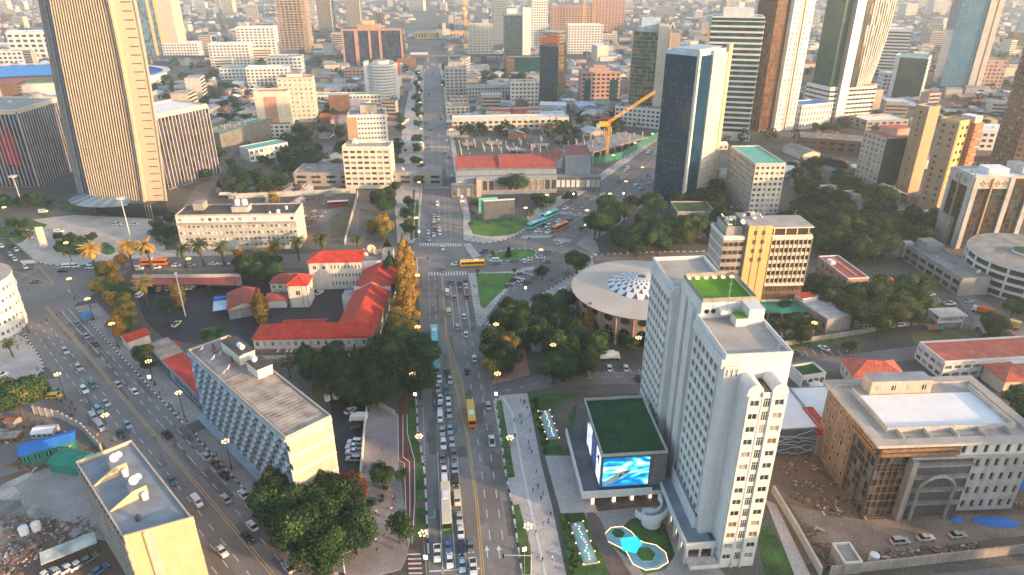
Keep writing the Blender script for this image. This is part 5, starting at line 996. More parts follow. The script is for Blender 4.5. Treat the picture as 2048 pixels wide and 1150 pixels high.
# grey office with turquoise roof
b = Bld('turquoise_roof_office', 'pale grey office with perforated side wall and turquoise roof', 'building', *wfoot(134, 368, 3), 17, 40, 29.5); b.core('concrete_pale', roof='roof_teal', par=.6, pm='cream_pale'); b.grid('L', 1, 29, 9, 16, 'concrete_pale', .55, .5, out=.35, ind=True, mull=0, tr=False, gl=('gl_mid', 'gl_dark', 'gl_cur')); b.grid('F', 1, 29, 9, 6, 'cream_pale', .6, .55, out=.35, ind=True, mull=1, tr=False, gl=('gl_dark', 'gl_bronze', 'gl_cur')); b.done()
b = Bld('green_roof_pavilion', 'low pavilion with planted flat roof among the park trees', 'building', *bp(6, (1355, 425), (1430, 425), depth=18), 6); b.core('concrete', roof='lawn', par=.6, pm='concrete_pale'); b.grid('F', .5, 5.5, 1, 6, 'concrete', .7, .6, ind=False, relief=False); b.done()
# half-built block at lower right
b = Bld('half_built_block', 'half built concrete block in scaffolding with arched front bay and white sheet roof', 'building', *wfoot(90.5, 134.5, 3), 40, 26, 23.4); b.core('slate', roof='roof_screed', par=0); b.curtain('F', .5, 19.5, 8, 5, ('gl_dark', 'black', 'slate'), 'concrete_dark', a0=.2, a1=8.2, out=.1); b.curtain('L', .5, 21, 8, 6, ('gl_dark', 'black', 'slate'), 'concrete_dark', a0=16, a1=25.8, out=.1)
b.tbox('roof_rim', -1.6, 41.6, -1.6, 1.0, 23.2, 24.0, 'concrete_pale', 'roof_screed'); b.tbox('roof_rim', -1.6, 1.0, 1.0, 27.6, 23.2, 23.99, 'concrete_pale', 'roof_screed'); b.tbox('roof_rim', 39, 41.6, 1.0, 27.6, 23.2, 23.99, 'concrete_pale', 'roof_screed'); b.tbox('roof_rim', 1, 39, 25, 27.6, 23.2, 23.98, 'concrete_pale', 'roof_screed')
b.tbox('inner_parapet', 3.6, 37, 4.2, 4.6, 23.3, 24.9, 'concrete_pale'); b.tbox('inner_parapet', 3.6, 4.0, 4.6, 22, 23.3, 24.89, 'concrete_pale'); b.tbox('inner_parapet', 36.6, 37, 4.6, 22, 23.3, 24.89, 'concrete_pale'); b.tbox('roof_sheet', 4.2, 36.4, 4.8, 20, 23.4, 23.7, 'roof_white')
for k in range(5): b.tbox('roof_beam', 6 + k * 7.0, 6.3 + k * 7.0, 1.0, 4.2, 23.3, 24.5, 'concrete_pale')
b.tbox('roof_house', 8, 25, 20.5, 25, 23.4, 27.6, 'beige', 'roof_bluegrey'); rh = b.sub(8, 20.5, 17, 4.5, 27); rh.grid('F', 24, 27, 1, 4, 'beige', .25, .5, ind=False, relief=False)
mat('raw_plaster', (.25, .165, .11), var=.3, streak=.3, fine=.15); b.tbox('plaster_wall', -.3, 0, 10, 26, -.2, 23, 'raw_plaster'); b.W, b.D = 40, 26; lw = b.sub(-.3, 10, 1, 16, 23); lw.grid('L', 2, 22, 5, 5, 'raw_plaster', .3, .45, out=.15, mull=0, ind=True, tr=False, gl=('gl_dark', 'black'))
b.grid('F', 1, 18.8, 4, 6, 'concrete_pale', .42, .55, a0=25, a1=40, out=.4, mull=0, tr=False, ind=True, gl=('gl_dark', 'black')); b.grid('F', 19, 23, 1, 7, 'white', .4, .6, a0=20, a1=40, out=.4, mull=0, ind=True, tr=False, gl=('black',)); b.bands('F', [19], 'concrete_pale', .6, .9, 8.5, 40)
b.fbox('corner_pier', 'F', 8.2, 9.6, 0, 2.2, -.2, 19, 'concrete')
for z in (4, 8.4, 12.6, 16.4): b.fbox('floor_slab', 'F', 9.7, 25, 0, 1.2, z, z + .5, 'concrete')
m = b.mb('arch'); pts = [(16.5 + 4.6 * math.cos(a), 9.4 + 4.6 * math.sin(a)) for a in [math.pi * k / 14 for k in range(15)]]
for (x0, z0), (x1, z1) in zip([(21.1, 0)] + pts + [(11.9, 0)], pts + [(11.9, 0), (11.9, 0)]):
    if abs(x0 - x1) + abs(z0 - z1) > .01: m.bar((x0, -1.9, z0), (x1, -1.9, z1), .5, 'concrete', 4)
for k in range(6):
    x = .4 + k * 1.6; m = b.mb('scaffold', True); m.bar((x, -1.6, 0), (x, -1.6, 19), .06, 'wood'); m.bar((x, -.5, 0), (x, -.5, 19), .06, 'wood')
for k in range(7): z = 1 + k * 2.7; m.bar((0, -1.6, z), (9, -1.6, z), .05, 'wood'); m.bar((-1.4, 0, z), (-1.4, 10, z), .05, 'wood')
for k in range(6): m.bar((-1.4, .5 + k * 1.8, 0), (-1.4, .5 + k * 1.8, 21), .05, 'wood')
for k in range(7): m.bar((10 + k * 2.2, -1.7, 0), (10 + k * 1.1, -1.7, 14 + rnd.uniform(-4, 4)), .05, 'wood')
for z in (20.2, 21.6): b.fbox('timber_band', 'F', 0, 20, .5, 1.3, z, z + .9, 'wood'); b.fbox('timber_band', 'L', 16, 26, .5, 1.3, z, z + .9, 'wood')
b.done()
# red L-shaped house, hip-roofed house and other red roofs at right
b = Bld('red_flat_house', 'white two storey L-shaped house with coral red flat roof inside white parapet', 'building', *wfoot(147.5, 199, 6), 42, 13.5, 6.6); b.core('white', roof='roof_coral', par=.7); b.grid('F', .3, 6.3, 2, 12, 'white', .72, .5, a0=0, out=.3, mull=2, ind=True, fr='white'); b.grid('L', .3, 6.3, 2, 4, 'white', .72, .55, out=.3, mull=1, ind=True)
b.tbox('front_wing', 24, 42, -13, -.1, -.2, 6.0, 'white'); b.roof_gable(14, 30, -11, -.5, 5.4, 1.6, 'roof_coral', 'x', .5); b.tbox('front_wall', 14.5, 29.5, -10.5, -1, -.2, 5.4, 'cream'); b.done()
b = Bld('hip_roof_house', 'house with pinkish red hipped roof beside the parking bays', 'house', *bp(5.5, (1709, 752), (1812, 757), depth=11), 5.5); b.tbox('wall', 0, b.W, 0, b.D, -.2, 5.5, 'cream'); b.grid('F', .5, 5.2, 1, 4, 'cream', .4, .45, out=.12, mull=1); b.roof_gable(0, b.W, 0, b.D, 5.5, 3.0, 'roof_coral', 'x', .8); b.grid('L', .5, 5.2, 1, 3, 'cream', .4, .45, out=.12, mull=1); b.done()
b = Bld('maroon_roof_block', 'brown block with maroon sheet roof and pale skylights beside the shaft office', 'building', *bp(11, (1696, 558), (1738, 556), depth=24), 11); b.core('terracotta_wall', roof='roof_red_old', par=.4, pm='white'); b.grid('F', .5, 10.5, 3, 3, 'terracotta_wall', .5, .5, ind=False, relief=False); b.grid('L', .5, 10.5, 3, 7, 'terracotta_wall', .5, .5, ind=False); b.tbox('skylights', 1, 3, 15, 19, 11, 12.2, 'roof_white'); b.tbox('rooflight_band', 5, 5.8, 3, 22, 11.02, 11.2, 'pink'); b.done()
b = Bld('tin_roof_annex', 'narrow house with tin roof and small red end roof below the shaft office', 'house', *bp(6, (1655, 640), (1705, 632), depth=20), 6); b.core('concrete', roof='roof_tin', par=.3); b.tbox('red_end', 0, b.W * .6, 15, 20, 6, 8, 'white', 'roof_red'); b.grid('L', .5, 5.5, 1, 6, 'concrete', .4, .4, ind=False, relief=False); b.done()
b = Bld('turf_roof_kiosk', 'white kiosk with dark green turf roof beside the white tower', 'kiosk', *bp(4, (1605, 755), (1652, 748), depth=7), 4); b.core('white', roof='turf', par=.7); b.grid('F', .3, 3.6, 1, 4, 'white', .6, .6, ind=False, relief=False); b.done()
b = Bld('mural_hall', 'grey hall with pale swirling mural and red stripe behind the white tower', 'building', *wfoot(75.5, 158, 5), 13, 22, 9.5); b.core('slate', roof='roof_white', par=.3, pm='grey_blue')
for k in range(7): 
    m = b.mb('mural'); z = 2 + k * 1.0; x = .5
    for j in range(9): x2 = x + 1.3; z2 = z + rnd.uniform(-.8, .8); m.bar((x, -.1, z), (x2, -.1, z2), .1, 'roof_paleblue'); x, z = x2, max(.8, min(8.5, z2))
b.tbox('red_stripe', 12.2, 15.5, -1, 10, 7.5, 9.7, 'roof_red'); b.tbox('grey_box', 12.5, 15, -.5, 9.5, 0, 7.5, 'steel'); b.done()
b = simple('grey_shed', 'long grey shed with white sheet roof behind the half built block', 'shed', (*wfoot(89, 165, 5), 12, 16), 8.5, 'concrete', 'roof_white', 2, (4, 4), 'FL', par=.2); b.done()
b = Bld('guard_booth', 'white two storey open guard booth by the parking yard', 'kiosk', *bp(6, (1880, 632), (1932, 630), depth=6), 6); b.tbox('roof', -.6, b.W + .6, -.6, 6.6, 5.6, 6.0, 'concrete_pale'); b.tbox('floor', 0, b.W, 0, 6, 2.8, 3.2, 'white'); b.tbox('core', 1.4, b.W - 1.4, 1, 5.5, -.2, 5.6, 'concrete')
for x in (0, b.W - .4):
    for y in (0, 5.6): b.tbox('post', x, x + .4, y, y + .4, -.2, 5.6, 'white')
b.done()
# curved white block at left edge
b = Bld('round_white_corner', 'white rounded corner block with four window rows by the boulevard pavement', 'building', Vector((-209, 233, 0)), 0.0, 1, 1, 21); FOOT.pop(); FOOT.append((Vector((-228, 215, 0)), 0, 36, 36)); n = 48; R0 = 17
b.mb('wall').frus(0, 0, -.2, 21, R0, R0, n, 'white', 'roof_white'); b.mb('parapet').frus(0, 0, 21, 22, R0 + .3, R0 + .3, n, 'white', 'roof_screed')
for k in range(5):
    for i in range(30):
        a = -2.2 + 3.6 * i / 30; window(b.root, win_mesh(1.1, 1.5, 'white', rnd.choice(GL_N), 1, False), ((R0 + .02) * math.cos(a), (R0 + .02) * math.sin(a), 2.6 + k * 4), a + math.pi / 2)
b.mb('ledge').frus(0, 0, 16.4, 16.9, R0 + .6, R0 + .6, n, 'white'); b.mb('top_block').box(-14, 4, 2, 14, 21, 26, 'white', 'roof_white'); b.done()
# sheds and yard at lower left
def shed(name, label, h, FL, FR, depth, wall, roof, rise=.9, cat='shed', along='x', rows=0):
    b = Bld(name, label, cat, *bp(h, FL, FR, depth=depth), h); b.tbox('wall', .2, b.W - .2, .2, b.D - .2, -.2, h, wall); b.roof_gable(0, b.W, 0, b.D, h, rise, roof, along, .25, False, False, wall=wall)
    if rows: b.grid('F', .3, h - .2, 1, rows, wall, .4, .5, ind=False, relief=False)
    return b.done()
shed('blue_shed', 'bright blue roofed shed in the demolition yard', 3.6, (38, 912), (148, 882), 6, 'roof_green', 'roof_blue', rows=5); shed('green_shed', 'dark teal green roofed shed joined to the blue shed', 3.4, (150, 935), (185, 905), 9, 'roof_green', 'roof_green', along='y')
b = Bld('yard_carport', 'mottled white sheet carport over parked cars in the demolition yard', 'carport', *bp(2.8, (82, 1130), (194, 1085), depth=4.5), 2.8); mat('sheet_mottle', (.5, .53, .5), var=.4, scale=.25); b.tbox('sheet_roof', 0, b.W, 0, 4.5, 2.7, 2.85, 'sheet_mottle'); [b.tbox('post', x * b.W / 5, x * b.W / 5 + .15, .1, .25, -.2, 2.7, 'metal_dark') for x in range(6)]; b.done()
mat('old_slab', (.36, .33, .30), var=.55, scale=.12, fine=.3); mat('old_slab_dark', (.2, .185, .17), var=.5, scale=.15, fine=.3)
for (pts, m) in (([(-30, 985), (70, 940), (145, 930), (165, 1000), (105, 1040), (60, 1060), (-30, 1010)], 'old_slab'), ([(-30, 1000), (40, 1000), (85, 1085), (20, 1130), (-30, 1100)], 'old_slab_dark')): slab('old_floor_slab', pts, .12, m)
for (x, y) in ((50, 1068), (75, 1060)):
    p = P2((x, y)); m = MB(); m.frus(0, 0, 0, 2.3, 1.1, 1.1, 12, 'roof_white'); m.frus(0, 0, 2.3, 2.7, 1.1, .4, 12, 'roof_white'); tag(m.build('water_tank', None, (p.x, p.y, 0)), 'white plastic water tank standing on the old yard floor', 'tank', 'white tanks in the demolition yard')
for i, (x, y, ml, w) in enumerate(((655, 800, 'white round water tank beside the parking yard trees', 1.0), (672, 796, 'white round water tank beside the parking yard trees', 1.0), (1745, 1125, 'white water tank beside the frame hut by the service road', 1.1))):
    p = P2((x, y)); m = MB(); m.frus(0, 0, 0, 2.6, w, w, 12, 'roof_white'); m.frus(0, 0, 2.6, 3.0, w, .4, 12, 'roof_white'); tag(m.build('water_tank', None, (p.x, p.y, 0)), ml, 'tank', 'round water tanks')
b = Bld('shop_row', 'low shop row with red sheet roof between the boulevard and the rhombus office', 'building', Vector((DC + DV * 246 + DN * 15.6).to_tuple()), rad(-45), 45, 8.0, 4.4); b.core('grey_blue', roof='roof_grey', par=.2); b.tbox('red_sheets', 15, 44.5, .4, 7.6, 4.4, 4.56, 'roof_red'); b.tbox('rust_sheets', 1, 14.5, .4, 7.6, 4.4, 4.53, 'roof_rusty'); b.grid('F', .3, 4.2, 1, 12, 'grey_blue', .7, .6, ind=False, relief=False); b.done()
b = shed('gate_lodge', 'small house with bright red sheet roof under the roadside trees', 4, (255, 684), (300, 668), 7, 'cream', 'roof_red', 1.2, 'house'); b = shed('red_kiosk', 'small red roofed kiosk beside the shop row', 3.2, (318, 706), (360, 690), 5, 'cream', 'roof_red', .8, 'kiosk')
b = shed('bus_shelter', 'bright blue canopy shelter on the boulevard pavement', 2.8, (163, 634), (184, 627), 3, 'gl_sky', 'roof_blue', .3, 'shelter')
# buildings across the middle and the back
far = [
 ('shingle_annex', 'grey parking podium with rows of cars behind the dirt lot', (590, 372), 95, 22, 8, 0, 'concrete', 'roof_grey', 2, 10),
 ('bay_block', 'grey block with balcony rows beside the far avenue', (892, 193), 23, 18, 28.5, 7, 'concrete_pale', 'roof_screed', 8, 5), ('low_office', 'long low pale office beside the grey balcony block', (932, 200), 50, 14, 13, 7, 'concrete_pale', 'roof_screed', 3, 16),
 ('pale_block', 'pale six storey block with dark window grid behind the red-roofed rows', (1022, 215), 27, 16, 24, 4, 'cream_pale', 'roof_screed', 6, 7), ('pink_office', 'pinkish office with dark glass corners and stepped top by the cleared ground', (1161, 214), 38, 22, 33, 3, 'pink', 'roof_screed', 8, 8),
 ('cream_tower', 'cream banded tower standing before the elevated railway', (938, 118), 36, 24, 47, 4, 'cream', 'roof_screed', 12, 6), ('grey_tower', 'grey glass tower with pale side beside the railway line', (1009, 130), 36, 26, 66, 3, 'grey_blue', 'roof_white', 18, 8),
 ('pale_tower', 'tall pale tower with window slits behind the grey glass tower', (1062, 104), 26, 24, 98, 5, 'white', 'roof_white', 26, 7), ('blue_grey_tower', 'tall blue grey tower rising at the top edge left of the grey glass tower', (986, 88), 24, 24, 96, 5, 'grey_blue', 'roof_grey', 26, 6),
 ('white_wide_block', 'wide white hotel block with stepped roof behind the unfinished blue tower', (1135, 108), 54, 26, 42, 2, 'white', 'roof_white', 11, 12), ('brick_blocks', 'pinkish unfinished apartment row under tower cranes', (1100, 68), 95, 30, 50, 0, 'terracotta_wall', 'roof_grey', 13, 16), ('brick_blocks', 'pinkish unfinished apartment slab at the right end of the crane row', (1188, 66), 60, 30, 62, 3, 'terracotta_wall', 'roof_grey', 16, 9),
 ('trimmed_office', 'wide dark glass office with orange stone frames behind the round white block', (689, 131), 82, 34, 46, 4, 'slate', 'roof_rusty', 0, 0), ('pink_low_block', 'long low pink block at the foot of the stone framed office', (690, 166), 66, 18, 15, 3, 'pink', 'roof_grey', 4, 14),
 ('white_grid_block', 'white office block beside the bare concrete frame tower', (482, 124), 52, 26, 46, 5, 'white', 'roof_white', 12, 9), ('white_dotted_block', 'white block with scattered dark windows near the hazy park', (424, 138), 52, 24, 31, 5, 'white', 'roof_white', 8, 11),
 ('white_step_block', 'white stepped office behind the cream apartment blocks', (497, 178), 46, 22, 22, 7, 'white', 'roof_white', 6, 10), ('white_step_annex', 'low white wing beside the stepped white office', (540, 160), 40, 24, 26, 7, 'white', 'roof_screed', 6, 8), ('small_white_office', 'small white office with teal sloped glass near the park trees', (442, 160), 32, 20, 13, 7, 'white', 'roof_teal', 3, 7),
 ('orange_striped_tower', 'tall beige tower with orange stripes and glass flank left of the hazy park', (296, 122), 48, 34, 112, 4, 'beige', 'roof_grey', 0, 0), ('white_low_office', 'white low office at the foot of the orange striped tower', (330, 122), 50, 24, 24, 4, 'white', 'roof_white', 6, 12), ('white_cube', 'white office cube beside the stadium', (26, 118), 60, 40, 36, 4, 'white', 'roof_white', 5, 6), ('left_white_row', 'white low row behind the stadium', (0, 130), 40, 20, 18, 4, 'white', 'roof_grey', 3, 6),
 ('white_right_block', 'white slab with red base by the pale blue tower haze', (1760, 190), 30, 20, 22, -10, 'white', 'roof_white', 5, 7), ('glass_podium_block', 'dark glass podium with sloping white floors at the foot of the green tower', (1228, 250), 40, 24, 16, -25, 'white', 'roof_grey', 4, 10),
 ('teal_glass_low', 'low dark green glass building beside the grey tower', (1015, 145), 50, 22, 18, 3, 'gl_teal', 'roof_grey', 0, 0), ('brown_shed_hall', 'long brown hall with flat brown roof below the curved tower', (1595, 300), 60, 26, 9, -20, 'brown', 'roof_rusty', 2, 9), ('sheet_market', 'cluster roof of white sheets near the dark glass office', (1730, 262), 40, 24, 8, 10, 'concrete', 'roof_white', 2, 6),
 ('far_right_white', 'white two storey office right of the yellow office', (1955, 300), 44, 26, 14, -8, 'white', 'roof_white', 3, 9), ('sliver_tower', 'brown glazed tower cut by the right edge of the view', (2016, 352), 30, 30, 92, -10, 'brown', 'roof_grey', 24, 8),
 ('white_long_hall', 'long cream hall with parapet beside the cleared building plot', (905, 262), 100, 16, 9, 5, 'cream', 'roof_white', 2, 20), ('old_villa', 'old villa with orange tile roof beside the far avenue', (893, 230), 22, 22, 7, 6, 'cream', 'roof_rusty', 2, 5), ('red_roof_row', 'long low row with red roof beyond the cleared plot', (975, 240), 50, 16, 7, 5, 'cream', 'roof_red_old', 2, 9), ('red_roof_house', 'small house with red roof behind the orange villa', (900, 213), 18, 16, 7, 6, 'cream', 'roof_red_old', 2, 4),
 ('long_teal_roof', 'long low building with teal roof behind the round white block', (622, 210), 70, 14, 9, 5, 'cream_pale', 'roof_teal', 2, 20), ('car_shed', 'brown roofed shed among the garden trees', (640, 245), 26, 12, 5, 5, 'brick', 'roof_red_old', 0, 0), ('market_shed', 'white tin hall beside the round white block', (620, 190), 50, 20, 8, 5, 'concrete_pale', 'roof_tin', 1, 9),
]
for (nm, lab, base, W, D, H, ang, wall, roof, rows, cols) in far:
    p = P2(base); b = Bld(nm, lab, 'building', p, rad(ang), W, D, H); b.core(wall, roof=roof, par=.9)
    if rows:
        ind = (nm in ('pale_block', 'pink_office', 'bay_block'))
        b.grid('F', 1, H - .3, rows, cols, wall, .6, .5, out=.3, ind=False, relief=ind, mull=0, gl=('gl_dark', 'gl_mid', 'gl_dark', 'gl_bronze')); sd = 'R' if p.x < 0 else 'L'; b.grid(sd, 1, H - .3, rows, max(3, int(cols * D / W)), wall, .5, .45, ind=False, relief=False, mull=0)
    if nm == 'cream_tower': b.bands('F', [4 + k * 3.7 for k in range(12)], 'white', .9, .9)
    if nm == 'grey_tower': b.curtain('F', 2, 64, 17, 9, ('gl_mid', 'gl_teal', 'gl_dark'), 'grey_blue', a0=0, a1=24, out=.1); b.tbox('pale_side', 25, 36.4, -.6, 10, 0, 74, 'white', 'roof_white'); b.penthouse(4, 24, 4, 20, 7, 'white')
    if nm == 'trimmed_office':
        b.curtain('F', 1, 45, 12, 24, ('gl_blue', 'gl_dark', 'gl_violet', 'gl_mid'), 'slate', out=.1); b.curtain('R', 1, 45, 12, 10, ('gl_blue', 'gl_dark'), 'slate', out=.1)
        for x, w in ((0, 2.5), (17, 5), (36, 3), (50, 3.5), (79.5, 2.6)): b.fbox('stone_frame', 'F', x, x + w, 0, 1.2, 0, 47, 'terracotta_wall')
        b.bands('F', [46.5], 'terracotta_wall', 2.4, 1.3); b.tbox('stone_top', 22, 52, 2, 20, 46, 53, 'terracotta_wall', 'roof_rusty'); b.tbox('stone_top', 30, 44, 1, 16, 53, 58, 'tan_light', 'roof_rusty')
    if nm == 'orange_striped_tower':
        b.curtain('F', 2, 110, 28, 12, ('gl_sky', 'gl_mid', 'gl_sky'), 'grey_blue', a0=0, a1=24, out=.1); b.fbox('orange_stripe', 'F', 14, 18, 0, .8, 0, 112, 'tan_light'); b.fbox('orange_stripe', 'F', 24, 28, 0, .8, 0, 112, 'tan_light'); b.fbox('blank_face', 'F', 28, 48, 0, .3, 20, 112, 'beige')
    if nm in ('pink_office',): b.fbox('glass_corner', 'F', 3, 9, .05, .5, 6, 26, 'gl_teal'); b.fbox('glass_corner', 'F', 28, 36, .05, .5, 6, 26, 'gl_teal'); b.penthouse(8, 28, 4, 16, 4, 'pink'); b.penthouse(12, 24, 6, 14, 6, 'pink', part='lift_house')
    if H < 40 and rows: b.clutter(3)
    if nm == 'shingle_annex': b.clutter(3)
    b.done()
b = Bld('frame_tower', 'bare concrete frame tower under construction with open floors', 'building', P2((563, 104)), rad(4), 46, 30, 118); m = b.mb('floor_slabs', True)
for k in range(31): m.box(0, 46, 0, 30, k * 3.8, k * 3.8 + .9, 'beige')
for i in range(8):
    for j in range(4): b.mb('columns', True).box(i * 6.4, i * 6.4 + 1.2, j * 9.5, j * 9.5 + 1.2, 0, 118, 'tan')
b.tbox('core', 14, 32, 8, 24, 0, 120, 'concrete_dark'); b.done()
for i, (px, W, m2) in enumerate(((640, 27, 'slate'), (697, 27, 'concrete_dark'))):
    b = Bld('lattice_tower', ('dark lattice faced tower beside the bare concrete frame', 'dark lattice faced tower right of its twin behind the stone framed office')[i], 'building', P2((px, 76)), rad(3), W, 24, 118); b.core(m2, roof='roof_grey', par=1)
    for k in range(9):
        for j in range(26):
            z = 2 + j * 4.4; x = k * 3.0; s_ = 1 if (j + k) % 2 else -1; b.mb('lattice', True).bar((x + 1.5 - s_ * 1.5, -.2, z), (x + 1.5 + s_ * 1.5, -.2, z + 4.4), .22, 'beige')
    b.fbox('pale_edge', 'F', 25.5, 27, 0, .8, 0, 119, 'cream'); b.grid('R', 2, 117, 26, 5, m2, .6, .5, ind=False, relief=False); b.done()
b = Bld('unfinished_blue_tower', 'blue glass tower with unfinished orange netted top and gold flank', 'building', *wfoot(28, 719, -24), 20, 22, 55); b.core('slate', roof='roof_grey', par=0); b.curtain('F', 1, 54, 15, 9, ('gl_blue', 'gl_teal', 'gl_blue', 'gl_mid'), 'slate', out=.1); b.curtain('R', 1, 54, 15, 8, ('gl_gold', 'gl_bronze', 'gl_dark'), 'tan_light', out=.2)
for k in range(4):
    for i in range(4):
        for j in range(4): b.mb('columns', True).box(i * 6.2, i * 6.2 + .8, j * 6.9, j * 6.9 + .8, 55 + k * 3.2, 58 + k * 3.2, 'tan')
    b.mb('floor_slabs', True).box(0, 20, 0, 22, 57.9 + k * 3.2, 58.3 + k * 3.2, 'beige')
b.tbox('netting', -.3, 20.3, -.4, -.2, 58, 63, 'orange_net'); b.done()
b = Bld('green_curve_tower', 'green glass tower with rounded front and beige slab fins under a rooftop sign', 'building', *wfoot(103, 612, -6), 20, 22, 77); n = 16
m = b.mb('glazing', True); pts = [(20 - 20 * math.cos(math.pi / 2 * k / n) * 1.0, 8 - 10 * math.sin(math.pi / 2 * k / n)) for k in range(n + 1)]
for z in range(22):
    for p, q in zip(pts, pts[1:]): m.face([(p[0], p[1], 2 + z * 3.4), (q[0], q[1], 2 + z * 3.4), (q[0], q[1], 5.4 + z * 3.4), (p[0], p[1], 5.4 + z * 3.4)], rnd.choice(('gl_green', 'gl_green', 'gl_gold', 'gl_teal')))
    b.mb('floor_lines', True).prism([(p[0], p[1] - .15) for p in pts] + [(20, 12), (0, 12)], 2 + z * 3.4, 2.3 + z * 3.4, 'concrete')
b.tbox('wall', 0, 20, 8.2, 22, -.2, 76, 'concrete', 'roof_grey'); b.tbox('slab_fin', 20.2, 29, -2, 16, -.2, 83, 'cream'); b.tbox('slab_fin', 30, 39, 2, 20, -.2, 76, 'beige'); b.tbox('sign_board', 6, 22, 6, 7, 79, 88, 'roof_paleblue'); b.tbox('sign_posts', 8, 20, 6.3, 6.8, 75, 79, 'steel'); b.tbox('sign_board', 27, 36, 3, 4, 78, 86, 'grey_blue'); b.mast(4, 8, 76, 22, .4); b.done()
m = MB(); m.bar((-2.0, 0, 0), (0, 0, 5), .5, 'white'); m.bar((2.0, 0, 0), (0, 0, 5), .5, 'white'); 
o = m.build('roof_logo', b.root, (31.5, 2.7, 79.5))
# stadium at top left
sp = P2((30, 185)); st = empty('stadium', (sp.x, sp.y, 0), 0, 'open stadium with blue seats, red running track and green pitch', 'stadium'); m = MB(); n = 48; ex, ey = 110, 62
def ring(r0, r1, z0, z1, mt):
    q = MB()
    for i in range(n):
        a, c = 2 * math.pi * i / n, 2 * math.pi * (i + 1) / n
        q.face([(ex * r0 * math.cos(a), 60 + ey * r0 * math.sin(a), z0), (ex * r0 * math.cos(c), 60 + ey * r0 * math.sin(c), z0), (ex * r1 * math.cos(c), 60 + ey * r1 * math.sin(c), z1), (ex * r1 * math.cos(a), 60 + ey * r1 * math.sin(a), z1)], mt)
    return q
m = MB(); m.face([(ex * .72 * math.cos(2 * math.pi * i / n), 60 + ey * .72 * math.sin(2 * math.pi * i / n), .3) for i in range(n)], 'lawn_bright'); m.build('pitch', st); ring(.72, .95, .35, .35, 'roof_red_old').build('running_track', st); ring(.98, 1.25, 1.5, 12, 'roof_blue').build('seating', st); ring(1.25, 1.27, 12, 0, 'white').build('outer_wall', st); ring(1.22, 1.3, 13, 13.5, 'white').build('stand_rim', st)
FOOT.append((Vector((sp.x - 140, sp.y - 20, 0)), 0, 280, 160))
# elevated railway across the far avenue, with piers
a, c = P2((300, 128)), P2((1010, 124)); d = c - a; rl = empty('railway_viaduct', (a.x, a.y, 0), math.atan2(d.y, d.x), 'long grey elevated railway viaduct crossing the far end of the avenue', 'bridge'); L_ = d.length
m = MB(); m.box(0, L_, 0, 10, 8, 9.6, 'concrete'); m.box(0, L_, -.3, 0, 8, 11, 'concrete_dark'); m.build('deck', rl); m = MB()
for k in range(int(L_ / 30)): m.box(k * 30, k * 30 + 2, 3, 7, 0, 8, 'concrete')
m.build('piers', rl)["kind"] = "stuff"
m = MB(); m.box(L_ * .73, L_ * .78, .5, 9, 9.6, 13, 'white'); m.build('station_hood', rl); FOOT.append((a, 0, L_, 14))
p = P2((830, 78)); b = Bld('old_station', 'long low ochre railway station with arched windows in the haze', 'building', p, rad(3), 110, 20, 12); b.core('tan_light', roof='roof_rusty', par=.5); b.grid('F', 1, 11, 1, 20, 'tan_light', .5, .7, ind=False, relief=False); b.tbox('centre', 45, 65, -3, 0, 0, 18, 'cream', 'roof_rusty'); b.tbox('clock_tower', 52, 58, -2, 4, 18, 28, 'cream', 'roof_rusty'); b.done()
# ------------------------------------------------------------ unseen city blocks added right of and behind the view for their shade
mat('leaf_dark', (.015, .044, .015), rough=.7, var=.35, scale=.35, rnd_obj=.25, spec=.25); mat('leaf_mid', (.030, .075, .020), rough=.7, var=.35, scale=.35, rnd_obj=.3, spec=.25); mat('leaf_lite', (.065, .115, .026), rough=.7, var=.3, scale=.35, rnd_obj=.25, spec=.25)
mat('leaf_gold', (.30, .185, .030), rough=.7, var=.3, scale=.4, rnd_obj=.15, spec=.25); mat('leaf_amber', (.42, .20, .025), rough=.7, var=.3, scale=.4, rnd_obj=.15, spec=.25); mat('leaf_red', (.13, .03, .014), rough=.7, var=.3, scale=.4, spec=.25)  # gold leaves: the low sun's glow put into their colour
mat('leaf_olive', (.13, .12, .03), rough=.7, var=.3, scale=.4, rnd_obj=.2, spec=.25); mat('palm_leaf', (.06, .075, .022), rough=.6, var=.3, scale=.5, rnd_obj=.25); mat('palm_sun_gold', (.36, .22, .035), rough=.6, var=.3, scale=.5, rnd_obj=.15); mat('palm_brown', (.16, .085, .03), rough=.8, var=.3)  # golden fronds: sunlight on the palms put into the leaf colour
mat('bark', (.085, .065, .05), var=.3, scale=1.5)
city = [(72, 62, 18, 16, 14, 'cream_pale'), (98, 30, 22, 18, 22, 'white'), (140, 62, 24, 20, 26, 'concrete_pale'), (132, 10, 24, 22, 32, 'beige'), (178, 92, 22, 20, 36, 'tan'), (186, 40, 26, 22, 34, 'white'), (60, -10, 20, 18, 26, 'cream'), (96, -40, 24, 20, 36, 'concrete_pale'), (220, 100, 26, 24, 40, 'white'), (232, 20, 28, 24, 42, 'beige'), (160, -40, 26, 22, 44, 'pink'), (270, 140, 28, 22, 30, 'concrete_pale'), (290, 60, 26, 24, 46, 'cream'), (330, 170, 28, 24, 34, 'cream_pale'), (30, -60, 24, 20, 30, 'white'), (360, 100, 30, 26, 52, 'concrete_pale')]
for i, (x, y, W, D, H, w) in enumerate(city):
    simple('shade_block', ('%s %s city block with grey roof south of the service road' % (('low', 'mid-height', 'tall', 'very tall')[int(H / 15)], {'white': 'white', 'cream_pale': 'pale cream', 'concrete_pale': 'pale grey', 'beige': 'beige', 'tan': 'tan', 'cream': 'cream', 'pink': 'pink'}[w])), 'building', (*wfoot(x, y, 6), W, D), H, w, 'roof_grey', int(H / 3.3), (int(W / 3), int(D / 3)), 'FL', clut=2, group='city blocks south of the service road').done()
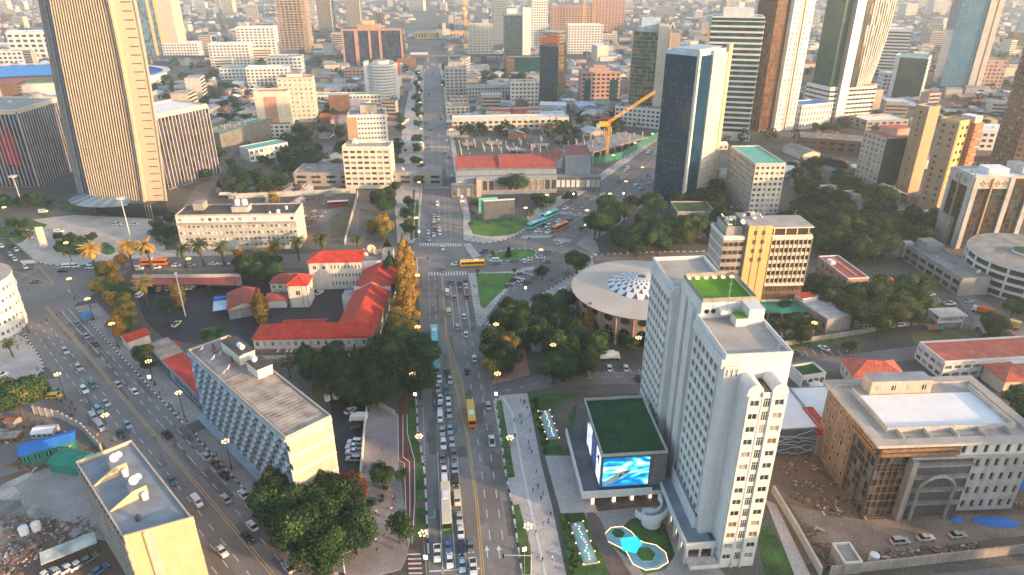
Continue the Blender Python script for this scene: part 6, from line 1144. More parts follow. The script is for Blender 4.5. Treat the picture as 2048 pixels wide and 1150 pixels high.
# ------------------------------------------------------------ trees
def leafquad(mb, c, n, s, m, rn):
    t = n.orthogonal().normalized(); t = (t + n.cross(t) * rn.uniform(-2, 2)).normalized(); b = n.cross(t)
    a = s * rn.uniform(.5, 1.5); w = s * rn.uniform(.35, .9)
    mb.face([c - t * a, c + b * w, c + t * a, c - b * w], m)
def gen_broad(seed, R, Hc, base, n, leaf, mats, flat=.8, lob=11):
    rn = random.Random(seed); L = []
    for i in range(lob):
        a = rn.uniform(0, 6.28); q = rn.random() ** .6 * R * .66; z = base + Hc * rn.uniform(.25, .8); r = R * rn.uniform(.34, .52); L.append((Vector((q * math.cos(a), q * math.sin(a), z)), r, rn.choice(mats)))
    L.append((Vector((0, 0, base + Hc * .6)), R * .6, mats[0]))
    mb = MB()
    for i in range(n):
        c, r, m = rn.choice(L); d = Vector((rn.gauss(0, 1), rn.gauss(0, 1), rn.gauss(0, 1) + .25)).normalized(); p = c + Vector((d.x, d.y, d.z * flat)) * r * rn.uniform(.72, 1.08)
        if p.z < base * .8: continue
        nn = (d + Vector((rn.gauss(0, .45), rn.gauss(0, .45), rn.gauss(0, .45)))).normalized()
        leafquad(mb, p, nn, leaf, m if rn.random() < .8 else rn.choice(mats), rn)
    tr = MB(); tr.bar((0, 0, -.3), (0, 0, base + Hc * .35), R * .075, 'bark', 7, R * .04)
    for i in range(6):
        c = L[i][0]; tr.bar((0, 0, base * rn.uniform(.7, 1.1)), c, R * .035, 'bark', 5, R * .012)
    return mb.mesh('crown'), tr.mesh('trunk')
def gen_column(seed, R, H, n, leaf, mats):
    rn = random.Random(seed); mb = MB()
    bumps = [(rn.uniform(0, 6.28), rn.uniform(.1, .95), rn.uniform(.7, 1.1)) for _ in range(14)]
    for i in range(n):
        t = rn.random() ** .85; a = rn.uniform(0, 6.28); k = math.sin(min(1, .12 + t * 1.0) * math.pi) ** .55
        for ba, bt, br in bumps:
            if abs(t - bt) < .09 and math.cos(a - ba) > .4: k *= br
        r = R * k * rn.uniform(.62, 1.08); p = Vector((r * math.cos(a), r * math.sin(a), H * (.1 + .9 * t)))
        nn = (Vector((math.cos(a), math.sin(a), .35)) + Vector((rn.gauss(0, .5), rn.gauss(0, .5), rn.gauss(0, .5)))).normalized(); leafquad(mb, p, nn, leaf, rn.choice(mats), rn)
    tr = MB(); tr.bar((0, 0, -.3), (0, 0, H * .8), .3, 'bark', 6, .08)
    for i in range(5): a = rn.uniform(0, 6.28); z = H * rn.uniform(.1, .5); tr.bar((0, 0, z), (R * .6 * math.cos(a), R * .6 * math.sin(a), z + 2), .1, 'bark', 4, .03)
    return mb.mesh('crown'), tr.mesh('trunk')
def gen_conifer(seed, R, H, mats):
    rn = random.Random(seed); mb = MB()
    for k in range(15):
        t = k / 15; z = H * (.12 + .86 * t); r = R * (1 - t) ** .8 + .25; nb = 11
        for i in range(nb):
            a = 6.28 * i / nb + rn.uniform(-.2, .2)
            for s in range(7):
                q = r * (s + .6) / 7; p = Vector((q * math.cos(a), q * math.sin(a), z - q * .16 + rn.uniform(-.1, .1))); leafquad(mb, p, Vector((rn.gauss(0, .4), rn.gauss(0, .4), 1)).normalized(), .42, rn.choice(mats), rn)
    tr = MB(); tr.bar((0, 0, -.3), (0, 0, H), .3, 'bark', 6, .05); return mb.mesh('crown'), tr.mesh('trunk')
def gen_palm(seed, H, R, mats, skirt=True):
    rn = random.Random(seed); mb = MB(); top = Vector((rn.uniform(-.5, .5), rn.uniform(-.5, .5), H))
    for i in range(46):
        a = 6.28 * i / 46 * 3.0 + rn.uniform(-.1, .1); el = rn.uniform(-.15, 1.25) if i < 38 else rn.uniform(-1.0, -.3); L = R * rn.uniform(.85, 1.1); d = Vector((math.cos(a), math.sin(a), 0)); sd_ = Vector((-d.y, d.x, 0)); p = top.copy(); m = mats[0] if i < 38 else mats[1]; n = 7; prev = None
        for s in range(n + 1):
            t = s / n; e = el - t * 1.35; 
            if s: p = p + (d * math.cos(e) + Vector((0, 0, math.sin(e)))) * (L / n)
            w = R * .15 * math.sin(max(.08, min(1, t * 1.05)) * math.pi) ** .7 + .03; lf, rt = p - sd_ * w + Vector((0, 0, -w * .5)), p + sd_ * w + Vector((0, 0, -w * .5))
            if prev and s % 1 == 0:
                pl, pc, pr_ = prev; mb.face([pl, pc, p, lf.lerp(pl, .25)], m); mb.face([pc, pr_, rt.lerp(pr_, .25), p], m)
            prev = (lf, p.copy(), rt)
    tr = MB(); tr.bar((0, 0, -.3), top, .45, 'bark', 8, .32)
    if skirt: tr.bar(top - Vector((0, 0, 1.2)), top + Vector((0, 0, .2)), .4, 'palm_brown', 8, .75)
    return mb.mesh('crown'), tr.mesh('trunk')
TREES = {}
TREES['dark'] = [gen_broad(i, 5, 6.5, 2.6, 7500, .25, ('leaf_dark', 'leaf_mid', 'leaf_dark', 'leaf_lite' if i == 2 else 'leaf_mid', 'leaf_olive' if i == 3 else 'leaf_dark')) for i in (1, 2, 3)]
TREES['mid'] = [gen_broad(i, 5, 6.0, 2.4, 7000, .25, ('leaf_mid', 'leaf_dark', 'leaf_mid', 'leaf_lite')) for i in (11, 12, 13)]
TREES['lite'] = [gen_broad(i, 4, 5.5, 2.0, 4500, .25, ('leaf_lite', 'leaf_mid', 'leaf_olive')) for i in (21, 22)]
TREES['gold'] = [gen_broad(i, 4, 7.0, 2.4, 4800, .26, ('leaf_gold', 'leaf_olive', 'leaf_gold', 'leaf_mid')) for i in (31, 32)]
TREES['amber'] = [gen_broad(i, 4, 6.0, 2.0, 2600, .34, ('leaf_amber', 'leaf_amber', 'leaf_gold')) for i in (41,)]
TREES['red'] = [gen_broad(51, 4, 5, 1.5, 2600, .3, ('leaf_red', 'leaf_red', 'leaf_olive'))]
TREES['spread'] = [gen_broad(61, 10, 6.5, 4, 7000, .42, ('leaf_mid', 'leaf_dark', 'leaf_mid'), .5, 22)]
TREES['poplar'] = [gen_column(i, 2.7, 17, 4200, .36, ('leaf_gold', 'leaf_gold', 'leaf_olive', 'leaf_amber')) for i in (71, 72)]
TREES['poplar_dark'] = [gen_column(i, 2.6, 15, 3600, .36, ('leaf_dark', 'leaf_mid')) for i in (75,)]
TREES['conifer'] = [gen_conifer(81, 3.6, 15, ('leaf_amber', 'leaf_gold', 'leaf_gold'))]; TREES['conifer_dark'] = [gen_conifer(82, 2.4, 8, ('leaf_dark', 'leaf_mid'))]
TREES['palm'] = [gen_palm(91, 8.5, 4.0, ('palm_leaf', 'palm_brown')), gen_palm(92, 7.5, 3.6, ('palm_leaf', 'palm_brown'))]; TREES['palm_sun_gold'] = [gen_palm(93, 9.5, 4.2, ('palm_sun_gold', 'palm_brown'))]
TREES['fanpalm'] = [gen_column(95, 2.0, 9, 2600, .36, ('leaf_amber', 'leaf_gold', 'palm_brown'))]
TREES['bush'] = [gen_broad(i, 1.7, 1.9, .15, 700, .2, ('leaf_mid', 'leaf_dark', 'leaf_lite'), .8, 6) for i in (101, 102)]; TREES['ball'] = [gen_broad(105, 2.2, 2.8, 1.2, 1500, .2, ('leaf_mid', 'leaf_dark'), .9, 14)]
NAME = {'dark': 'broadleaf_tree', 'mid': 'broadleaf_tree', 'lite': 'broadleaf_tree', 'gold': 'sun_gold_tree', 'amber': 'flowering_tree', 'red': 'copper_leaf_tree', 'spread': 'spreading_tree', 'poplar': 'poplar_tree', 'poplar_dark': 'poplar_tree', 'conifer': 'conifer_tree', 'conifer_dark': 'conifer_tree', 'palm': 'palm_tree', 'palm_sun_gold': 'palm_tree', 'fanpalm': 'fan_palm', 'bush': 'shrub', 'ball': 'clipped_tree'}
DESC = {'dark': 'dark green broadleaf tree', 'mid': 'green broadleaf tree', 'lite': 'light green broadleaf tree', 'gold': 'gold and green sunlit tree', 'amber': 'orange flowering tree', 'red': 'copper red leaved tree', 'spread': 'wide spreading green tree', 'poplar': 'tall golden poplar', 'poplar_dark': 'tall dark slender tree', 'conifer': 'golden lit tiered conifer', 'conifer_dark': 'small dark conifer', 'palm': 'green date palm', 'palm_sun_gold': 'sunlit golden date palm', 'fanpalm': 'golden shaggy fan palm', 'bush': 'low green shrub', 'ball': 'clipped round tree'}
def plant(kind, x, y, sc, where, szz=1.0):
    v = rnd.choice(TREES[kind]); lab = DESC[kind] + ' ' + where; root = empty(NAME[kind], (x, y, 0), rnd.uniform(0, 6.28), lab, 'tree' if kind not in ('bush',) else 'shrub', lab)
    root.scale = (sc, sc, sc * szz); link('crown', v[0], root); link('trunk', v[1], root); return root
def tp(kind, pts, where, h=6.0):              # crown centres seen at height h: (x, y, scale)
    for p in pts: w = G(p[0], p[1], h * (p[2] if len(p) > 2 else 1)); plant(kind, w.x, w.y, p[2] if len(p) > 2 else 1.0, where)
def inside(p, poly):
    c = False; j = len(poly) - 1
    for i in range(len(poly)):
        if (poly[i][1] > p[1]) != (poly[j][1] > p[1]) and p[0] < (poly[j][0] - poly[i][0]) * (p[1] - poly[i][1]) / (poly[j][1] - poly[i][1]) + poly[i][0]: c = not c
        j = i
    return c
def blocked(x, y, mg=1.5):
    for A, ang, W, D in FOOT:
        dx, dy = x - A.x, y - A.y; c, s = math.cos(-ang), math.sin(-ang); u, v = c * dx - s * dy, s * dx + c * dy
        if -mg < u < W + mg and -mg < v < D + mg: return True
    return False
def fill(kinds, poly, n, where, smin=.7, smax=1.2, h=5.0, mind=3.6):
    xs = [p[0] for p in poly]; ys = [p[1] for p in poly]; got = []; tries = 0
    while len(got) < n and tries < n * 60:
        tries += 1; q = (rnd.uniform(min(xs), max(xs)), rnd.uniform(min(ys), max(ys)))
        if not inside(q, poly): continue
        w = G(q[0], q[1], h)
        if blocked(w.x, w.y) or any((w.x - g[0]) ** 2 + (w.y - g[1]) ** 2 < mind * mind for g in got): continue
        got.append((w.x, w.y)); plant(rnd.choice(kinds), w.x, w.y, rnd.uniform(smin, smax), where)
LOWT = [gen_broad(i, 5, 6.2, 2.0, 850, .62, ('leaf_dark', 'leaf_mid', 'leaf_dark', 'leaf_lite' if i == 201 else 'leaf_mid')) for i in (200, 201, 202)]
LOWV = []
for cm, tm in LOWT:
    LOWV.append(([v.co.copy() for v in cm.vertices], [tuple(p.vertices) for p in cm.polygons], [cm.materials[p.material_index].name for p in cm.polygons]))
GROVE = MB()
def grove(poly, n, smin=.8, smax=1.4, h=5.0, mind=4.5):          # far woods that read as one mass
    xs = [p[0] for p in poly]; ys = [p[1] for p in poly]; got = []; tries = 0
    while len(got) < n and tries < n * 60:
        tries += 1; q = (rnd.uniform(min(xs), max(xs)), rnd.uniform(min(ys), max(ys)))
        if not inside(q, poly): continue
        w = G(q[0], q[1], h)
        if blocked(w.x, w.y) or any((w.x - g[0]) ** 2 + (w.y - g[1]) ** 2 < mind * mind for g in got): continue
        got.append((w.x, w.y)); vs, fs, ms = rnd.choice(LOWV); s = rnd.uniform(smin, smax); a = rnd.uniform(0, 6.28); ca, sa = math.cos(a) * s, math.sin(a) * s; k = len(GROVE.v)
        GROVE.v.extend((w.x + ca * v.x - sa * v.y, w.y + sa * v.x + ca * v.y, v.z * s) for v in vs); GROVE.f.extend(tuple(k + i for i in f) for f in fs); GROVE.m.extend(ms)
S = 'south of the red-roofed compound'
fill(('dark', 'dark', 'mid', 'poplar_dark'), [(545, 715), (745, 705), (770, 800), (690, 800), (600, 745)], 16, S, .8, 1.2); fill(('dark', 'mid'), [(745, 680), (860, 672), (862, 760), (800, 795), (750, 770)], 9, 'hanging over the teal buses', 1.1, 1.5, 7)
tp('palm', [(575, 720, .9), (610, 715, .9), (640, 725, .8)], 'behind the rhombus office', 8)
fill(('dark', 'dark', 'mid'), [(560, 930), (640, 925), (715, 980), (715, 1075), (660, 1105), (590, 1085), (555, 1010)], 17, 'in the dense grove at the boulevard corner', 1.0, 1.45, 8, 3.2); tp('poplar_dark', [(590, 950, .8), (640, 960, .9), (670, 1010, .75), (610, 1020, .8)], 'standing up out of the corner grove', 9); tp('lite', [(575, 960, 1.3), (640, 1080, 1.0), (600, 985, 1.1), (690, 1030, .9)], 'in the dense grove at the boulevard corner', 7); tp('red', [(698, 952, 1.2), (714, 980, 1.0)], 'at the edge of the corner grove', 6); tp('gold', [(572, 945, .8)], 'at the back of the corner grove', 9)
tp('ball', [(756, 930, 1.0), (802, 945, 1.0), (797, 1050, 1.9), (743, 1002, .75)], 'on the corner plaza', 3.2); fill(('bush', 'mid'), [(752, 940), (775, 945), (772, 1000), (755, 1000)], 7, 'in the plaza planting bed', .4, .8, 1, 1.5)
tp('poplar', [(806, 505, 1.1), (816, 520, 1.15), (801, 530, 1.1), (812, 545, 1.2), (803, 562, 1.1), (816, 575, 1.2), (806, 592, 1.15), (815, 612, 1.1)], 'in the row beside the avenue', 9); tp('gold', [(800, 632, 1.35), (814, 645, 1.3), (795, 655, 1.2), (808, 668, 1.1), (820, 630, 1.0), (822, 590, .9), (798, 520, 1.1), (818, 545, 1.1), (796, 565, 1.1), (820, 565, 1.0), (797, 605, 1.2), (818, 515, 1.0)], 'at the foot of the golden poplar row', 7); tp('poplar_dark', [(775, 500, 1), (780, 530, 1.1), (770, 545, .9)], 'beside the compound lane', 9); tp('palm_sun_gold', [(806, 608, .6)], 'in the golden row beside the avenue', 9)
tp('palm_sun_gold', [(179, 498, 1.4), (254, 491, 1.35), (293, 488, 1.4)], 'along the tower forecourt wall', 9.5); tp('palm', [(362, 492, 1.3), (400, 488, 1.35), (441, 488, 1.3), (550, 482, 1.25), (592, 478, 1.3), (640, 474, 1.3), (712, 475, 1.1), (520, 500, 1.1)], 'in front of the long office', 8.5); tp('palm_sun_gold', [(283, 563, 1.25)], 'in the dark yard', 9.5); tp('fanpalm', [(352, 572, 1.4), (515, 592, 1.6), (518, 612, 1.2)], 'in the dark yard', 7); tp('amber', [(478, 500, 1.0), (505, 510, .9), (475, 515, .8), (530, 500, .9), (240, 510, 1.0), (222, 530, 1.0)], 'beside the cross street', 7)
fill(('gold', 'lite', 'amber', 'gold'), [(180, 540), (245, 520), (250, 600), (270, 660), (235, 655), (190, 590)], 15, 'along the boulevard fence', .8, 1.15, 6); tp('mid', [(335, 620, .8)], 'in the middle of the dark yard', 3); fill(('dark', 'mid'), [(455, 520), (560, 520), (545, 570), (470, 560)], 8, 'behind the red-roofed compound', .8, 1.2); tp('dark', [(285, 715, .9), (300, 735, .6)], 'beside the shop row', 4)
fill(('bush',), [(402, 660), (450, 658), (448, 675), (405, 675)], 7, 'on the round yard bed', .6, 1.0, 1, 1.5)
fill(('dark', 'mid', 'dark'), [(1180, 420), (1300, 395), (1345, 420), (1420, 440), (1420, 490), (1200, 500), (1175, 460)], 34, 'in the park by the auditorium', .9, 1.5, 6, 4.2); tp('palm', [(1348, 455, 1.1), (1352, 440, 1.0)], 'in the park by the auditorium', 10); tp('amber', [(1392, 410, .7), (1425, 405, .7)], 'in the park by the auditorium', 8)
tp('mid', [(1155, 520, 1.3), (1085, 540, .8)], 'at the slip road corner', 6); fill(('dark', 'mid', 'gold'), [(975, 690), (1050, 650), (1055, 730), (985, 745)], 9, 'on the corner beside the avenue', .9, 1.3, 6); fill(('mid', 'dark'), [(1000, 600), (1055, 615), (1050, 650), (985, 670)], 7, 'along the slip road', .7, 1.1, 5); tp('mid', [(1020, 615, 1.0), (1000, 640, .9)], 'along the slip road', 5)
fill(('dark', 'mid'), [(1085, 600), (1150, 600), (1205, 690), (1195, 735), (1100, 740), (1070, 690)], 20, 'in front of the auditorium', .8, 1.25, 6); tp('conifer', [(1180, 620, 1)], 'in front of the auditorium arches', 11); tp('gold', [(1075, 655, .9), (1070, 670, .8)], 'in front of the auditorium', 8); tp('mid', [(1265, 660, .7), (1258, 690, .7)], 'against the auditorium wall', 4)
tp('palm', [(986, 503, .5), (955, 540, .4), (1028, 540, .4)], 'on a junction island', 8); tp('conifer_dark', [(1017, 503, .7)], 'on the leaf-shaped island', 4); tp('spread', [(1032, 358, 1.15)], 'before the grey theatre hall', 8); fill(('mid', 'dark', 'bush'), [(935, 395), (965, 395), (960, 430), (945, 430)], 6, 'beside the outdoor screen', .6, .9, 3); fill(('dark', 'mid', 'lite'), [(1050, 385), (1180, 380), (1110, 410), (1060, 425)], 10, 'beside the theatre forecourt', .5, .9, 4); tp('dark', [(942, 450, .4)], 'beside the outdoor screen', 4)
grove([(560, 260), (690, 250), (685, 330), (600, 345), (560, 320)], 30, .9, 1.4, 5); grove([(460, 310), (575, 320), (590, 375), (450, 385)], 22, .8, 1.3, 5); tp('gold', [(548, 390, 1.1), (550, 400, 1.0), (655, 205, 1.2)], 'in the gardens by the back lane', 8); grove([(620, 195), (690, 200), (690, 225), (625, 240)], 8, .8, 1.2)
tp('dark', [(762, 400, 1.5), (775, 385, 1.2), (758, 390, 1.2)], 'between the dirt lot and the promenade', 7); tp('gold', [(760, 440, 1.5), (768, 455, 1.3), (748, 450, 1.2)], 'between the dirt lot and the promenade', 7); fill(('dark', 'mid'), [(795, 225), (805, 228), (795, 370), (785, 372)], 10, 'along the promenade', .7, 1.0)
for i in range(24):
    t = i / 23; px = 836 + 4 * math.sin(i * 2.2); py = 148 + t * 212 + (8 if 9 < i < 13 else 0); 
    if 11 <= i <= 13 or 17 <= i <= 18: continue
    tp('mid' if i % 3 else 'dark', [(px, py, rnd.uniform(.75, 1.05))], 'on the central strip of the far avenue', 5)
fill(('dark', 'mid'), [(806, 395), (826, 395), (822, 470), (808, 470)], 9, 'on the strip by the promenade', .5, .8, 4, 2.5); fill(('dark',), [(884, 130), (892, 130), (893, 175), (886, 175)], 5, 'on the right of the far avenue', .8, 1.1); fill(('dark', 'mid', 'dark', 'lite'), [(1625, 560), (1720, 570), (1880, 560), (1890, 600), (1820, 640), (1740, 660), (1650, 600)], 30, 'in the hotel garden', .9, 1.4, 6); tp('amber', [(1775, 545, 1.4), (1805, 550, 1.2), (1790, 565, 1.0)], 'above the hotel garden', 9); tp('fanpalm', [(1858, 560, 1.1)], 'in the hotel garden', 8)
fill(('dark', 'mid', 'dark'), [(1600, 400), (1680, 400), (1800, 440), (1800, 480), (1760, 510), (1640, 500), (1620, 460)], 34, 'in the wood by the car deck', 1.0, 1.6, 6); tp('dark', [(1765, 385, 2.0), (1760, 410, 1.7), (1775, 420, 1.6)], 'before the tan tower', 7); grove([(1570, 330), (1690, 320), (1720, 380), (1600, 400)], 18, .8, 1.3); fill(('dark', 'mid'), [(1340, 370), (1440, 350), (1445, 410), (1350, 400)], 10, 'at the foot of the blue glass tower', .8, 1.2)
fill(('mid', 'dark', 'lite', 'bush'), [(1545, 650), (1620, 640), (1630, 680), (1580, 690)], 10, 'beside the white tower', .5, .9, 3); tp('palm', [(1575, 675, .6)], 'beside the white tower', 5); tp('mid', [(1700, 695, .7)], 'on the parking island', 4); fill(('mid', 'dark'), [(1960, 640), (2060, 600), (2060, 640), (1980, 660)], 6, 'by the right-hand road', .7, 1.0); fill(('mid', 'lite', 'gold'), [(2010, 780), (2060, 790), (2090, 850), (2050, 830)], 8, 'behind the half built block', .8, 1.1, 5)
tp('dark', [(30, 790, 1.6), (-10, 800, 1.4), (55, 785, 1.1)], 'on the side street corner', 6); tp('palm', [(18, 690, .7)], 'on the corner pavement', 7); grove([(300, 140), (480, 170), (490, 205), (420, 235), (310, 215)], 46, .9, 1.5, 5); grove([(400, 240), (500, 215), (490, 260)], 8, .9, 1.4); fill(('mid', 'dark', 'bush'), [(0, 455), (60, 450), (60, 480), (0, 478)], 7, 'on the tower garden beds', .5, .8, 2); fill(('mid', 'bush'), [(110, 470), (190, 465), (180, 505), (120, 505)], 12, 'on the tower garden beds', .4, .8, 2); fill(('dark', 'mid'), [(300, 440), (345, 430), (345, 475), (300, 480)], 8, 'beside the finned annex', .7, 1.0, 4)
fill(('bush',), [(1060, 795), (1075, 860), (1085, 905), (1095, 905), (1080, 800)], 14, 'in the garden beside the near promenade', .4, .7, .5, 1.2); fill(('bush',), [(1122, 1035), (1135, 1035), (1165, 1150), (1145, 1150)], 12, 'in the garden beside the hexagon pool', .4, .7, .5, 1.2); grove([(1110, 230), (1230, 225), (1200, 260), (1120, 265)], 14, .6, 1.1); grove([(955, 140), (1075, 140), (1070, 165), (960, 160)], 22, .9, 1.3)
grove([(920, 235), (1090, 250), (1070, 262), (940, 258)], 8, .6, .9); tp('dark', [(1048, 262, .9)], 'on the cleared plot', 6); grove([(1940, 215), (2050, 190), (2050, 240), (1960, 245)], 16, .9, 1.4); grove([(1620, 240), (1660, 235), (1700, 250), (1640, 265)], 8, .8, 1.2); grove([(1880, 215), (1960, 200), (1960, 225), (1890, 235)], 8, .8, 1.2)

grove([(1560, 400), (1700, 410), (1700, 470), (1640, 470), (1570, 440)], 16); grove([(1800, 420), (1880, 430), (1870, 480), (1810, 470)], 9); grove([(1600, 300), (1720, 340), (1730, 380), (1620, 370)], 10, .6, 1.0); grove([(1450, 420), (1500, 440), (1430, 445)], 6); grove([(1330, 380), (1440, 370), (1450, 440), (1340, 400)], 8); grove([(395, 270), (450, 310), (410, 350), (380, 330)], 10); grove([(600, 170), (720, 175), (720, 200), (620, 205)], 12, .7, 1.1); grove([(1560, 560), (1640, 560), (1640, 620), (1570, 610)], 8, .6, 1.0); grove([(1230, 225), (1250, 215), (1250, 250), (1235, 255)], 5); grove([(0, 390), (60, 385), (100, 395), (60, 405), (0, 405)], 8, .6, .9)
o = GROVE.build('distant_grove'); o['kind'] = 'stuff'; o['label'] = 'dark masses of garden and park trees between the far buildings'; o['category'] = 'trees'
# ------------------------------------------------------------ vehicles
PAINT = {'white': (.72, .73, .74), 'silver': (.42, .44, .46), 'grey': (.16, .17, .18), 'black': (.015, .016, .018), 'blue': (.05, .13, .28), 'navy': (.015, .03, .08), 'red': (.40, .02, .015), 'dark red': (.15, .015, .015), 'teal': (.03, .16, .19), 'cream': (.6, .52, .38), 'orange': (.65, .17, .02), 'yellow': (.70, .42, .03), 'green': (.07, .20, .06), 'pale blue': (.25, .40, .52), 'aqua': (.10, .48, .52)}
for k, c in PAINT.items(): mat('car_' + k, c, rough=.28, var=.05, spec=.6)
mat('tyre', (.02, .02, .02), var=.1); mat('rim', (.35, .35, .36), rough=.4, metal=.5, var=0); mat('car_glass', (.015, .018, .022), rough=.1, var=0, spec=.6); mat('head_lamp', (.8, .8, .78), rough=.3, var=0)
def loft(mb, st, m):           # stations (y, half width, z0, z1)
    for a, b in zip(st, st[1:]):
        p = lambda s: [(-s[1], s[0], s[2]), (s[1], s[0], s[2]), (s[1], s[0], s[2] + (s[3] - s[2]) * .7), (s[1] * .9, s[0], s[3]), (-s[1] * .9, s[0], s[3]), (-s[1], s[0], s[2] + (s[3] - s[2]) * .7)]
        A, B = p(a), p(b)
        for i in range(6): mb.face([A[i], A[(i + 1) % 6], B[(i + 1) % 6], B[i]], m)
    for s in (st[0], st[-1]): q = p(s); mb.face(q, m)
CARS = {}
def car_meshes(t, col):
    if (t, col) in CARS: return CARS[(t, col)]
    c = 'car_' + col; body, glass = MB(), MB()
    if t in ('sedan', 'suv'):
        g = .12 if t == 'suv' else 0; zt = 1.42 if t == 'sedan' else 1.75; L = 2.2 if t == 'sedan' else 2.3; w = .86 if t == 'sedan' else .92; zb = .92 + g
        loft(body, [(-L, w * .86, .38, .70 + g), (-L + .12, w * .97, .26, zb - .04), (-.9, w, .22 + g, zb), (.9, w, .22 + g, zb), (L - .35, w * .97, .24, zb - .12), (L, w * .82, .34, .62 + g)], c)
        r0, r1 = (-1.75, 1.0) if t == 'sedan' else (-2.12, 1.05); q0, q1 = (-1.0, .3) if t == 'sedan' else (-1.85, .45)
        b_ = [(-w * .9, r0, zb - .03), (w * .9, r0, zb - .03), (w * .9, r1, zb - .03), (-w * .9, r1, zb - .03)]; u = [(-w * .72, q0, zt), (w * .72, q0, zt), (w * .72, q1, zt), (-w * .72, q1, zt)]
        glass.hexa(b_ + u, 'car_glass', skip=(0, 1)); body.hexa([(x, y, zt - .04) for x, y, z in u] + [(x * .96, y * .97, zt + .05) for x, y, z in u], c)
        for sx in (-1, 1): body.bar((sx * w * .9, (r0 + r1) / 2 - .1, zb - .03), (sx * w * .73, (q0 + q1) / 2, zt), .05, c)
        wy = (-1.35, 1.35); wx = w - .1; wr = .33 if t == 'sedan' else .38
    elif t == 'pickup':
        w = .92; L = 2.55; loft(body, [(-L, w * .95, .45, .95), (-.6, w, .35, 1.0), (.8, w, .35, 1.02), (L - .4, w * .96, .35, .98), (L, w * .84, .42, .75)], c)
        b_ = [(-.83, -.55, 1.0), (.83, -.55, 1.0), (.83, 1.15, 1.0), (-.83, 1.15, 1.0)]; u = [(-.68, -.4, 1.68), (.68, -.4, 1.68), (.68, .55, 1.68), (-.68, .55, 1.68)]; glass.hexa(b_ + u, 'car_glass', skip=(0, 1)); body.hexa([(x, y, 1.64) for x, y, z in u] + [(x * .96, y, 1.73) for x, y, z in u], c)
        body.box(-.74, .74, -2.45, -.65, 1.0, 1.03, 'metal_dark'); wy = (-1.6, 1.6); wx = .84; wr = .38
        for sx in (-1, 1): body.box(sx * .86 - .05, sx * .86 + .05, -2.5, -.6, .9, 1.22, c)
        body.box(-.86, .86, -2.55, -2.47, .9, 1.2, c)
    else:                      # van
        w = .86; L = 2.35; loft(body, [(-L, w * .96, .35, 1.95), (-L + .1, w, .28, 2.0), (1.2, w, .28, 2.0), (1.75, w * .97, .28, 1.35), (L - .1, w * .94, .3, .95), (L, w * .85, .38, .8)], c)
        for sx in (-1, 1): glass.box(sx * (w + .005) - .012, sx * (w + .005) + .012, -2.1, 1.15, 1.1, 1.62, 'car_glass')
        glass.face([(-w * .8, 1.26, 1.94), (w * .8, 1.26, 1.94), (w * .82, 1.8, 1.36), (-w * .82, 1.8, 1.36)], 'car_glass'); glass.face([(-w * .8, -L - .01, 1.1), (w * .8, -L - .01, 1.1), (w * .8, -L - .01, 1.7), (-w * .8, -L - .01, 1.7)], 'car_glass'); wy = (-1.4, 1.45); wx = w - .1; wr = .34
    wh = MB(); wh.bar((-.11, 0, 0), (.11, 0, 0), wr, 'tyre', 10); wh.bar((-.125, 0, 0), (.125, 0, 0), wr * .55, 'rim', 8)
    hl = MB(); hl.box(-.17, .17, -.06, .05, -.09, .09, 'head_lamp'); tl = MB(); tl.box(-.15, .15, -.05, .05, -.1, .1, 'tail_red')
    z = {'sedan': .66, 'suv': .8, 'pickup': .8, 'van': .75}[t]; far = MB()
    for s_ in (body, glass): n = len(far.v); far.v += s_.v; far.f += [tuple(n + i for i in f) for f in s_.f]; far.m += s_.m
    for y in wy:
        for sx in (-1, 1): far.bar((sx * wx - .1, y, wr), (sx * wx + .1, y, wr), wr, 'tyre', 6)
    CARS[(t, col)] = (body.mesh('body'), glass.mesh('windows'), wh.mesh('wheel'), hl.mesh('headlight'), tl.mesh('tail_light'), wx, wy, wr, w, L, z, far.mesh('car')); return CARS[(t, col)]
KINDN = {'sedan': 'saloon car', 'suv': 'four-wheel drive', 'van': 'minibus van', 'pickup': 'pickup truck'}
def car(t, col, x, y, head, where, near=True, z=.06):
    d = car_meshes(t, col); lab = '%s %s %s' % (col, KINDN[t], where); nm = {'sedan': 'saloon_car', 'suv': 'four_wheel_drive', 'van': 'minibus', 'pickup': 'pickup_truck'}[t]; rz = head - math.pi / 2
    if not near:
        return tag(link(nm, d[11], None, (x, y, z), rz), lab, 'car', lab)
    r = empty(nm, (x, y, z), rz, lab, 'car', lab); link('body', d[0], r); link('windows', d[1], r)
    for yy in d[6]:
        for sx in (-1, 1): link('wheel', d[2], r, (sx * d[5], yy, d[7]))
    for sx in (-1, 1): link('headlight', d[3], r, (sx * (d[8] - .3), d[9] - .06, d[10])); link('tail_light', d[4], r, (sx * (d[8] - .22), -d[9] + .03, d[10] + .05))
    return r
